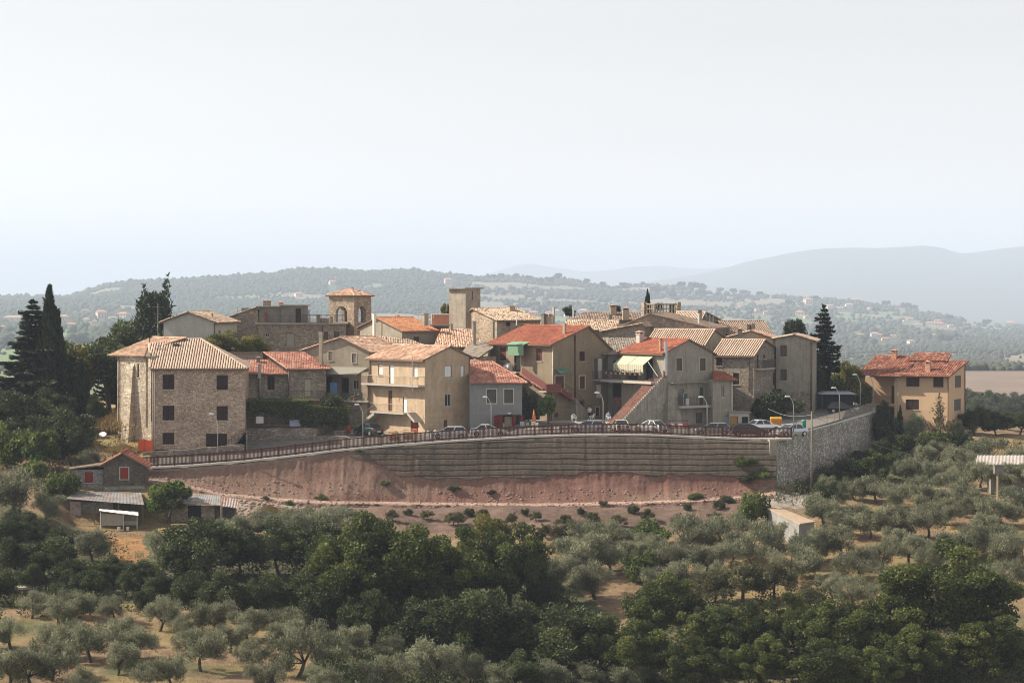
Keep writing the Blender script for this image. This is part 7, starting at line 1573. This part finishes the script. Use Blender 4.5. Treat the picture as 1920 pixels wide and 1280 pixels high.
row('fig', 'bright broad-leaved fig tree', 'spreading between the two tin roofs', [(316, 980, 90, 1.0)])
row('fig', 'glossy fig tree', 'below the stone retaining wall', [(1643, 902, 58, 1.0)])
row('greenbush', 'bright green bush', 'among the olives right of the central oak', [(1218, 1022, 52, 1.1), (1202, 1096, 62, .8), (1415, 992, 70, .75), (1846, 1097, 56, 1.1)])
row('yellow', 'yellow-topped broadleaf tree', 'beside the central oak', [(925, 1080, 115, .9)])
row('greenbush', 'yellowish bush', 'on the dark left bank', [(187, 1096, 42, .9), (270, 1075, 26)])
row('scrub', 'scrubby bush', 'at the foot of the red earth cut', [(1022, 1008, 34), (1043, 1016, 38), (1064, 1012, 34), (700, 990, 28), (860, 985, 30)])
row('scrub', 'low brown scrub bush', 'along the rubble below the earth path', [(640, 985, 26), (690, 1000, 30), (735, 978, 22), (800, 975, 24), (850, 985, 26), (905, 975, 22), (960, 985, 28), (1005, 978, 24), (1060, 990, 30), (1110, 985, 28), (1160, 990, 30), (1215, 980, 26), (1270, 985, 28), (1340, 985, 30)])
row('bush', 'green bush', 'at the top of the rubble below the earth path', [(660, 968, 16), (765, 966, 14), (880, 967, 16), (985, 966, 14), (1090, 966, 16), (1190, 962, 16), (1290, 958, 18), (1350, 955, 20)])
# left-hand tree group
row('bushy', 'shrubby tree', 'covering the left bank under the conifers', [(15, 800, 70, 1.2), (60, 815, 62, 1.2), (110, 840, 70, 1.2), (20, 850, 60, 1.2), (75, 860, 54, 1.2)])
row('bushy', 'dark shrubby tree', 'low on the shaded left bank', [(0, 1130, 70), (50, 1110, 60), (170, 1120, 58), (205, 1090, 54), (260, 1110, 66), (300, 1125, 60), (110, 1145, 56), (270, 1150, 52), (35, 1010, 62), (110, 1040, 58)])
def near(kind, px, by, hp, Y, label, wf=1.0, group=None, variant=None, z=None):
    b = P(px, by, Y); h_ = hp*Y/F; gzz = gz(px, Y)
    if Y < 326 and .55 < (b.z+h_-gzz)/h_ < 1.6: h_ = b.z+h_-gzz+.05; wf *= hp*Y/F/h_; b.z = gzz-.05
    return plant(kind, b, h_, wf, label, group, None, variant)
near('fir', 62, 790, 235, 292, 'tall dark fir at the far left, in front of the hazy valley', 1.55)
near('cypress', 93, 790, 252, 290, 'tall narrow dark cypress beside the fir at the far left', 1.25)
near('yellow', 130, 770, 142, 296, 'yellowing broadleaf tree right of the tall cypress', .95)
near('cypress', 152, 790, 115, 288, 'small slim cypress in front of the yellowing tree', 1.5)
near('bushy', 205, 790, 190, 300, 'tall green tree against the left wall of the stone wing', .85); near('fir', 219, 720, 118, 306, 'dark conifer top just left of the great cedar', 1.3)
near('cedar', 290, 690, 178, 318, 'great dark ragged cedar rising behind the striped-roof stone house', 1.35)
row('bushy', 'leafy tree', 'on the left bank beside the sheds', [(38, 838, 118, 1.1), (98, 815, 96), (132, 874, 120, .85), (178, 800, 66, .8)])
row('fig', 'pale-leaved fig tree', 'on the left bank above the block lean-to', [(76, 886, 86, .9)]); row('greenbush', 'light green bush', 'at the left edge above the olives', [(18, 876, 92, .8), (62, 905, 48), (118, 936, 50, .9)])
row('olive', 'grey olive tree', 'at the left edge beside the block lean-to', [(28, 968, 92, 1.15), (85, 975, 62), (162, 884, 46)])
row('dryclump', 'dry golden shrub', 'on the bank left of the striped-roof stone house', [(222, 802, 40, 1.2), (245, 804, 44, 1.2), (230, 846, 22, 1.5)])
# village trees and bushes
near('yellow', 415, 690, 70, 299, 'left half of the round tree behind the rose-red roofs', 1.3); near('yellow', 472, 690, 68, 299.5, 'right half of the round tree behind the rose-red roofs', 1.3)
near('bush', 625, 776, 42, 281, 'dark shrub by the flowerpots right of the pergola', .9); near('fig', 1028, 796, 60, 280, 'small leafy tree standing in the sunlit yard', .62); near('bush', 988, 790, 60, 283, 'climbing shrub at the corner of the garage house', .55)
near('bush', 1462, 800, 72, 290.5, 'large dark round bush before the tall grey house', .95); near('bush', 1432, 798, 50, 289.5, 'smaller dark bush at the left of the large round bush', .8)
near('pine', 1490, 690, 100, 314, 'dense rounded dark pine behind the tall grey house', .65); near('fir', 1545, 775, 210, 309, 'tall dark fir right of the tall grey house', .92)
near('yellow', 1597, 778, 100, 305, 'pale yellow-green tree between the fir and the peach villa', .7); near('greenbush', 1568, 745, 42, 306, 'yellowish shrub behind the dark carport', 1.0); near('greenbush', 1616, 762, 45, 305.5, 'leafy shrub at the left wall of the peach villa', .8); near('scrub', 1540, 748, 66, 307.5, 'ochre-tinged tree beside the trunk of the tall fir', .55)
near('bushy', 1655, 826, 78, 299, 'dark tree before the loggia of the peach villa', .55); near('cypress', 1688, 822, 62, 298, 'short dark cypress before the peach villa', 1.1); near('olive', 1713, 826, 62, 297.5, 'grey-green young tree before the lower window of the villa', .9); near('monkey', 1761, 818, 84, 297, 'spiky bare-looking young conifer before the villa wall', .9); near('scrub', 1790, 822, 40, 298, 'scrubby tree at the right corner of the villa', .9); near('greenbush', 1750, 850, 44, 293, 'green bush in front of the villa wall', 1.1)
for i, (px, by, hp) in enumerate(((1828, 825, 62), (1868, 832, 60), (1912, 836, 66), (1845, 800, 36), (1890, 806, 36))): near('bushy', px, by, hp, 306+i*3, f'{ORD[i]} broadleaf tree planted right of the peach villa', .95, 'trees right of the peach villa')
row('bush', 'dark bush', 'in the planting before the peach villa', [(1668, 842, 40, 1.2), (1700, 846, 36, 1.2), (1735, 850, 38, 1.2), (1772, 850, 40, 1.2), (1805, 850, 44, 1.2)])
row('bush', 'dark bush', 'at the foot of the stone retaining wall', [(1560, 905, 34, 1.2), (1590, 892, 34, 1.3), (1625, 872, 34, 1.3), (1660, 862, 40, 1.2), (1500, 925, 28, 1.2), (1680, 880, 40, 1.3), (1540, 935, 30, 1.3)])
for px, by, hp, Y, kd, lab in ((1067, 600, 28, 345, 'bushy', 'round green tree behind the back roofs, left one'), (1157, 600, 30, 342, 'pine', 'small dark conifer between the two capped chimneys'), (1264, 606, 40, 344, 'pine', 'dark conifer behind the openwork balustrade'), (1214, 590, 48, 336, 'cypress', 'slim dark cypress standing above the openwork balustrade'), (835, 600, 34, 335, 'yellow', 'small yellow-green tree against the left side of the square tower'), (1236, 590, 24, 344, 'pine', 'tiny conifer tip right of the slim cypress')): near(kd, px, by, hp, Y, lab, .75 if kd != 'cypress' else 1.15)
for px, by, hp, Y, lab in ((1838, 908, 44, 256, 'olive tree under the left end of the corrugated hut roof'), (1893, 905, 40, 256, 'olive tree under the middle of the corrugated hut roof'), (1922, 910, 44, 255, 'olive tree cut by the right edge below the hut roof')): near('olive', px, by, hp, Y, lab)
# vine over the pergola
g = np.random.default_rng(401); n = 11000; x0, x1 = P(459, 0, 281).x, P(656, 0, 281).x
px_ = x0+(x1-x0)*g.random(n); Yv = 279.6+5.4*g.random(n); zt = P(0, 752, 281).z
front = g.random(n) < .5; hang = np.where(front, g.random(n)**1.6*(1.2+1.5*fbm(px_/1.3, px_*0, 3, 6))*np.clip(1.3-np.abs(px_-(x0+x1)/2-1)/(x1-x0), .5, 1.3), .15*g.random(n))
Yv = np.where(front, 279.3+.5*g.random(n), Yv); zz = zt+.25*fbm(px_/.8, Yv/.8, 3, 9)-hang-(px_-x0)/(x1-x0)*.9*((px_-x0)/(x1-x0) > .6)
p = np.stack([px_, Yv, zz], 1); d = g.normal(size=(n, 3)); d /= np.linalg.norm(d, axis=1)[:, None]; s = np.cross(d, g.normal(size=(n, 3))); s /= np.linalg.norm(s, axis=1)[:, None]
o = np_mesh('grape_vine', np.stack([p-d*.13, p+s*.11, p+d*.13, p-s*.11], 1).reshape(-1, 3), np.arange(4*n).reshape(n, 4), L_GREEN, tint=np.clip(.35+.65*g.random(n)-.28*hang, 0, 1)); tag(o, 'leafy green grape vine spread over the garden pergola', 'vine')  # bright sunlit top and darker shaded hang are put into the leaf tint
# weeds on the cut slope
for i, (px, py, hp, lab) in enumerate(((853, 918, 18, 'green weed alone on the red earth below the middle of the fence'), (722, 908, 14, 'pale weed on the slope left of the centre weed'), (604, 934, 16, 'green weed at the left end of the earth path'), (920, 924, 14, 'green weed right of the centre weed on the red earth'), (672, 846, 12, 'yellowish weed high on the grey terraces at the left'), (1396, 872, 30, 'upper dark weed clump at the right end of the grey terraces'), (1404, 902, 24, 'dark weed clump low on the slope near the stone wall corner'), (1428, 895, 32, 'dark weed clump beside the corner pier of the stone wall'), (1306, 935, 22, 'weed clump on the path before the right bend'), (1360, 940, 24, 'weed clump on the path near the green shrub'), (1130, 945, 14, 'low weed on the path right of the middle'), (545, 944, 16, 'low green weed on the rubble below the path'), (498, 935, 12, 'small green weed on the rubble left of the path end'))):
    c = emb_at(px, min(py, 960)); plant('greenbush' if i % 3 else 'bush', c-V((0, .05, .15)), hp*c.y/F*.65, 1.7, lab)
for px, py, lab in ((487, 931, 'left rusty dry bush on the rubble slope'), (505, 958, 'right rusty dry bush on the rubble slope')): c = ground_hit(px, py, 240, 264); plant('dryclump', c, .9, 1.1, lab)
# low growth and dry grass: nobody could count it
def scatter(name, label, polys, n, mat, ll, lw, h, seed, tuft=True, y0=172, y1=262, dens=None):
    g = np.random.default_rng(seed); px = -60+2040*g.random(n*3); Y = y0+(y1-y0)*g.random(n*3); z = ground_z(px, Y); py = HZ-z*F/Y; x = (px-CX)*Y/F
    ok = np.zeros(len(px), bool)
    for pl_ in polys: ok |= inpoly(px, py, pl_)
    ok &= fbm(x/2.6, Y/2.6, 3, seed) > .46
    x, Y, z = x[ok][:n], Y[ok][:n], z[ok][:n]; m = len(x)
    p = np.stack([x, Y, z+h*g.random(m)**1.5], 1); d = g.normal(size=(m, 3))*.5+np.array((0, 0, 1 if tuft else .3)); d /= np.linalg.norm(d, axis=1)[:, None]; s = np.cross(d, g.normal(size=(m, 3))); s /= np.linalg.norm(s, axis=1)[:, None]; k = (.6+.8*g.random(m))[:, None]
    o = np_mesh(name, np.stack([p-d*ll/2*k, p+s*lw/2*k, p+d*ll/2*k, p-s*lw/2*k], 1).reshape(-1, 3), np.arange(4*m).reshape(m, 4), mat, tint=g.random(m)); tag(o, label, kind='stuff')
ALLP = [[(-80, 940), (2000, 880), (2000, 1340), (-80, 1340)]]
scatter('dry_grass', 'dry straw-coloured grass between the olive trees', ALLP, 70000, L_DRY, .30, .03, .12, 501)
def thicket(name, label, polys, n, mat, per, r, seed, y0, y1, ll=.24, lw=.13):
    g = np.random.default_rng(seed); px = -70+2060*g.random(n*6); Y = y0+(y1-y0)*g.random(n*6); z = ground_z(px, Y); py = HZ-z*F/Y; ok = np.zeros(len(px), bool)
    for pl_ in polys: ok |= inpoly(px, py, pl_)
    px, Y, z = px[ok][:n], Y[ok][:n], z[ok][:n]; x = (px-CX)*Y/F; m = len(x); rr = r*(.5+.9*g.random(m))
    cs = np.stack([x, Y, z+rr*.35], 1); v, f, t_ = leaves(cs, rr, m*per, ll, lw, seed+1, (.4, 1.1), .25, .5, .8, .6); o = np_mesh(name, v, f, mat, tint=t_); tag(o, label, kind='stuff')
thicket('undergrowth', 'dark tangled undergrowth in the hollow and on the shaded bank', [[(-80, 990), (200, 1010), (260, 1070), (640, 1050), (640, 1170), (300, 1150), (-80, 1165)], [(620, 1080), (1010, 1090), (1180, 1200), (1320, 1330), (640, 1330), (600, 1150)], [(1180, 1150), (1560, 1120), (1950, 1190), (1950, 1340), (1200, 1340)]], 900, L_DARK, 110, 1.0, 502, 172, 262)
thicket('brambles', 'olive-green brambles and saplings on the banks around the walls', [[(1460, 880), (1720, 830), (1920, 830), (1920, 880), (1480, 945), (1380, 940)], [(-60, 740), (200, 760), (190, 850), (-60, 930)]], 330, L_BROWN, 90, .8, 505, 255, 304, .22, .09)
scatter('bank_weeds', 'green weeds and brambles on the banks around the walls', [[(1450, 850), (1720, 820), (1920, 830), (1920, 900), (1480, 950), (1380, 940)], [(-60, 740), (285, 760), (285, 850), (-60, 930)]], 26000, L_BROWN, .26, .09, .5, 503, True, 255, 304)
# ------------------------------------------------------------------ distant woods, lone trees, hamlets
L_FAR = plain('far_foliage', (.055, .065, .042), .95, 0, .3, .05)
ico = bmesh.new(); bmesh.ops.create_icosphere(ico, subdivisions=2, radius=1); IV = np.array([v.co[:] for v in ico.verts]); IF = np.array([[v.index for v in f.verts] for f in ico.faces]); ico.free()
ico = bmesh.new(); bmesh.ops.create_icosphere(ico, subdivisions=1, radius=1); JV = np.array([v.co[:] for v in ico.verts]); JF = np.array([[v.index for v in f.verts] for f in ico.faces]); ico.free()
def lumps(name, label, px, Y, sz, seed, big=False):
    g = np.random.default_rng(seed); n = len(px); IV_, IF_ = (IV, IF) if big else (JV, JF); z = ground_z(px, Y); x = (px-CX)*Y/F; nv = len(IV_)
    rot = g.random(n)*6.28; c, s = np.cos(rot), np.sin(rot); B = IV_[None]*(1+.35*(g.random((n, nv, 1))-.5)); X = B[..., 0]*c[:, None]-B[..., 1]*s[:, None]; Yy = B[..., 0]*s[:, None]+B[..., 1]*c[:, None]
    sx = sz*(.8+.5*g.random(n)); szz = sz*(.75+.5*g.random(n))
    v = np.stack([X*sx[:, None]+x[:, None], Yy*sx[:, None]+Y[:, None], B[..., 2]*szz[:, None]+(z+szz*.55)[:, None]], -1).reshape(-1, 3); f = (IF_[None]+(np.arange(n)*nv)[:, None, None]).reshape(-1, 3)
    o = np_mesh(name, v, f, L_FAR, loop=3); tag(o, label, kind='stuff'); return o
def far_at(qx, qy, y0=1300, y1=5980):
    Yq = np.linspace(y0, y1, 1400); zz = ground_z(np.full(1400, qx), Yq); pp = HZ-zz*F/Yq; k = np.where(pp <= qy)[0]; Yk = Yq[k[0]] if len(k) else y1; return V(((qx-CX)*Yk/F, Yk, gz(qx, Yk)))
ham = {'in the hamlet above the wide red roof': [(968, 594, 14), (985, 597, 12), (1000, 592, 18), (1022, 596, 12), (1031, 590, 18), (1043, 587, 12), (1064, 594, 12), (1094, 590, 18), (1112, 597, 10), (1135, 595, 10), (978, 603, 11), (1010, 602, 12)],
       'in the hamlet behind the slim cypress': [(1150, 593, 8), (1170, 590, 9), (1190, 589, 10), (1202, 594, 7), (1252, 588, 12), (1272, 590, 12), (1284, 593, 9), (1300, 597, 8)],
       'on the slope behind the tall grey house': [(1383, 578, 13), (1390, 572, 10), (1420, 583, 10), (1436, 590, 9), (1443, 577, 9), (1448, 556, 10), (1392, 554, 10), (1500, 557, 13), (1462, 550, 8)],
       'in the hamlet just right of the fir tip': [(1556, 578, 12), (1575, 580, 17), (1592, 577, 14), (1604, 566, 18), (1632, 580, 9), (1515, 570, 14), (1500, 592, 16), (1512, 598, 9), (1690, 582, 14), (1676, 563, 10), (1715, 561, 14)],
       'on the slope above the peach villa': [(1698, 603, 10), (1708, 602, 12), (1722, 611, 16), (1745, 608, 16), (1762, 612, 16), (1783, 614, 11), (1758, 606, 12), (1614, 635, 12), (1640, 631, 14), (1650, 633, 9), (1675, 632, 12), (1660, 639, 14), (1708, 644, 12), (1757, 634, 16), (1778, 637, 10), (1894, 607, 17)],
       'in the left valley behind the conifers': [(26, 602, 34), (5, 617, 12), (120, 603, 16), (190, 596, 18), (212, 598, 16), (232, 597, 20), (135, 614, 18), (160, 583, 6), (162, 603, 12), (178, 606, 10)],
       'on the wooded ridge behind the bell tower': [(623, 533, 12), (560, 556, 14), (840, 532, 13), (1245, 532, 12)]}
g = np.random.default_rng(700)
def cand(n, y0, y1, seed):
    g = np.random.default_rng(seed); px = -80+2080*g.random(n); Y = np.exp(np.log(y0)+(np.log(y1)-np.log(y0))*g.random(n)); z = ground_z(px, Y); return px, Y, HZ-z*F/Y, (px-CX)*Y/F, g
px, Y, py, x, g = cand(170000, 1250, 6150, 701); c = cover(px, Y, py, x)
ok = (c == 0) | ((c == 1) & (g.random(len(px)) < .28)) | ((c != 4) & (g.random(len(px)) < .012))
ok &= ~((c == 2) & (g.random(len(px)) < .8))
px, Y = px[ok], Y[ok]; sz = (2.3+2.6*g.random(len(px)))*np.clip(Y/3800, .62, 1.05)
HP = np.array([[*far_at(qx, qy)] for its in ham.values() for qx, qy, wp in its]); clear = np.zeros(len(px), bool); xx = (px-CX)*Y/F
for hx, hy_, hz_ in HP: clear |= (np.abs(xx-hx*Y/hy_) < 11) & (Y > hy_-300) & (Y < hy_+12)
px, Y, sz = px[~clear], Y[~clear], sz[~clear]
lumps('far_woods', 'hazy woods and orchards covering the distant hillsides', px, Y, sz, 702)
# tree line along the ridge and hedges
px = np.concatenate([np.linspace(-60, 1960, 900)+g.normal(size=900)*4]); Y = 5990+g.normal(size=900)*35; keep = (fbm(px/40, px*0, 3, 12) > .40) | (px < 880); lumps('ridge_trees', 'tree line along the crest of the distant ridge', px[keep], Y[keep], (3.5+4.5*g.random(900))[keep], 703)
pts = []
for a, b, n in (((130, 575), (420, 600), 60), ((880, 545), (1010, 552), 50), ((1020, 555), (1200, 568), 70), ((960, 575), (1240, 590), 80), ((1240, 545), (1420, 563), 60), ((1450, 580), (1560, 590), 40), ((1560, 610), (1800, 640), 80), ((1640, 570), (1800, 600), 90), ((1500, 625), (1640, 650), 50), ((120, 545), (230, 590), 50), ((0, 585), (120, 595), 50)):
    for k in range(n): f = k/n; pts.append((a[0]+(b[0]-a[0])*f+g.normal()*6, a[1]+(b[1]-a[1])*f+g.normal()*2.5))
Yq = np.linspace(1300, 5950, 900); hp, hy = [], []
for qx, qy in pts:
    zz = ground_z(np.full(900, qx), Yq); pp = HZ-zz*F/Yq; k = np.where(pp <= qy)[0]
    if len(k): hp.append(qx); hy.append(Yq[k[0]])
lumps('hedgerow_trees', 'hedgerow trees dividing the distant fields', np.array(hp), np.array(hy), 4.5+4*g.random(len(hp)), 704)
# nearer copse beyond the villa
for r_, (where, Y0, n_) in enumerate((('nearest row beyond the villa', 640, 9), ('farther row beyond the villa', 690, 9))):
    for i in range(n_):
        px_ = 1806+i*17+rnd.uniform(-4, 4); Yk = Y0+rnd.uniform(-12, 12); plant('bushy', V(((px_-CX)*Yk/F, Yk, gz(px_, Yk)-.3)), rnd.uniform(5.2, 7.5), 1.15, f'{ORD[i]} hazy tree from the left in the {where}', 'hazy trees beyond the villa')
px = -60+g.random(700)*380; Y = 2300+g.random(700)*700; k = fbm(px/30, Y/200, 3, 5) > .45; lumps('valley_trees', 'dark trees around the houses in the left valley', px[k], Y[k], (3.5+4*g.random(700))[k], 706)
# lone trees on the pale fields
lone = [(895, 527, 8), (1047, 521, 16), (1168, 541, 12), (1205, 532, 10), (1228, 555, 18), (1260, 560, 16), (1278, 541, 16), (1300, 543, 18), (1316, 545, 17), (1318, 556, 12), (1350, 548, 12), (1375, 548, 13), (1394, 552, 12), (1400, 556, 11), (1030, 533, 14), (1012, 534, 13), (990, 528, 12), (968, 524, 12), (1100, 535, 13), (1130, 540, 12), (1425, 558, 12), (1478, 575, 14), (1530, 566, 12), (1662, 562, 14), (1698, 562, 16), (1712, 560, 14), (1850, 612, 14), (1780, 602, 12), (1642, 588, 12), (880, 519, 9), (866, 520, 9), (855, 518, 8), (925, 523, 9), (940, 522, 10)]
cs, rs = lobes(12, 3.2, 2.6, 4.6, 1.2, 2.0, 730, hollow=.4); v, f, tn = leaves(cs, rs, 900, 1.3, 1.0, 731, (.5, 1.0), .1, .5, .9); o = np_mesh('crown_mesh', v, f, leafmat('far_leaf', [(0, (.025, .035, .016)), (1, (.06, .08, .034))], .2), tint=tn); FT = o.data; bpy.data.objects.remove(o)
o = MB().tube([(0, 0, -1), (0, 0, 4)], [.5, .3], 6).build('trunk_mesh', M_BARK); FTT = o.data; bpy.data.objects.remove(o)
lone.sort(); zones = {0: 'at the left end of the far ridge fields', 1: 'in the far fields above the village centre', 2: 'in the far fields above the right-hand roofs', 3: 'on the far slopes above the peach villa'}
buck = {}
for qx, qy, hp in lone: buck.setdefault(0 if qx < 960 else 1 if qx < 1180 else 2 if qx < 1440 else 3, []).append((qx, qy, hp))
for z_, its in buck.items():
    for i, (qx, qy, hp) in enumerate(its):
        p = far_at(qx, qy); t = thing('distant_tree', f'{ORD[i]} lone hazy tree from the left {zones[z_]}', 'tree', p, rnd.uniform(0, 6), f'lone hazy trees {zones[z_]}'); s = hp*p.y/F/7.4; t.scale = (s*1.15, s*1.15, s); link('crown', FT, t); link('trunk', FTT, t)
# hamlets
W_FAR = [plain('far_wall_cream', (.62, .54, .44), .9, 0, .05, 1), plain('far_wall_pink', (.60, .42, .34), .9, 0, .05, 1), plain('far_wall_white', (.72, .70, .66), .9, 0, .05, 1)]; R_FAR = [plain('far_roof_orange', (.46, .20, .12), .9, 0, .1, 1), plain('far_roof_rose', (.44, .25, .19), .9, 0, .1, 1)]
def far_house_mesh(w, d, h, rh, wi, ri):
    a = MB(); a.box(-w/2, -d/2, -4, w/2, d/2, h)
    b = MB(); e = .7; b.add([(-w/2-e, -d/2-e, h-.1), (w/2+e, -d/2-e, h-.1), (w/2+e, d/2+e, h-.1), (-w/2-e, d/2+e, h-.1), (-w/2+d*.3, 0, h+rh), (w/2-d*.3, 0, h+rh)], [(0, 1, 5, 4), (1, 2, 5), (2, 3, 4, 5), (3, 0, 4), (3, 2, 1, 0)])
    c = MB()
    for k in range(3): x = -w/2+w*(k+.5)/3; [c.box(x-.6, -d/2-.06, z, x+.6, -d/2-.02, z+1.4) for z in (1.0, 3.9) if z+1.4 < h]
    res = []
    for mb, m in ((a, W_FAR[wi]), (b, R_FAR[ri]), (c, M_BLACK)): o = mb.build('m', m); res.append(o.data); bpy.data.objects.remove(o)
    return res
FH = [far_house_mesh(12, 9, 6, 2.2, 0, 0), far_house_mesh(15, 10, 6.5, 2.2, 1, 0), far_house_mesh(10, 9, 5, 2, 2, 1), far_house_mesh(20, 10, 5, 2.0, 0, 1), far_house_mesh(11, 10, 8, 2.2, 1, 1)]
for where, its in ham.items():
    its.sort()
    for i, (qx, qy, wp) in enumerate(its):
        p = far_at(qx, qy); k = (i*7+int(qx)) % 5; wm = (12, 15, 10, 20, 11)[k]; s = max(.6, min(2.2, wp*p.y/F/wm))
        t = thing('distant_house', f'{ORD[i]} small hazy house from the left {where}', 'house', p, rnd.uniform(-.5, .5), f'small hazy houses {where}'); t.scale = (s, s, s*.9)
        for nm, me in zip(('wall', 'roof', 'window'), FH[k]): link(nm, me, t)
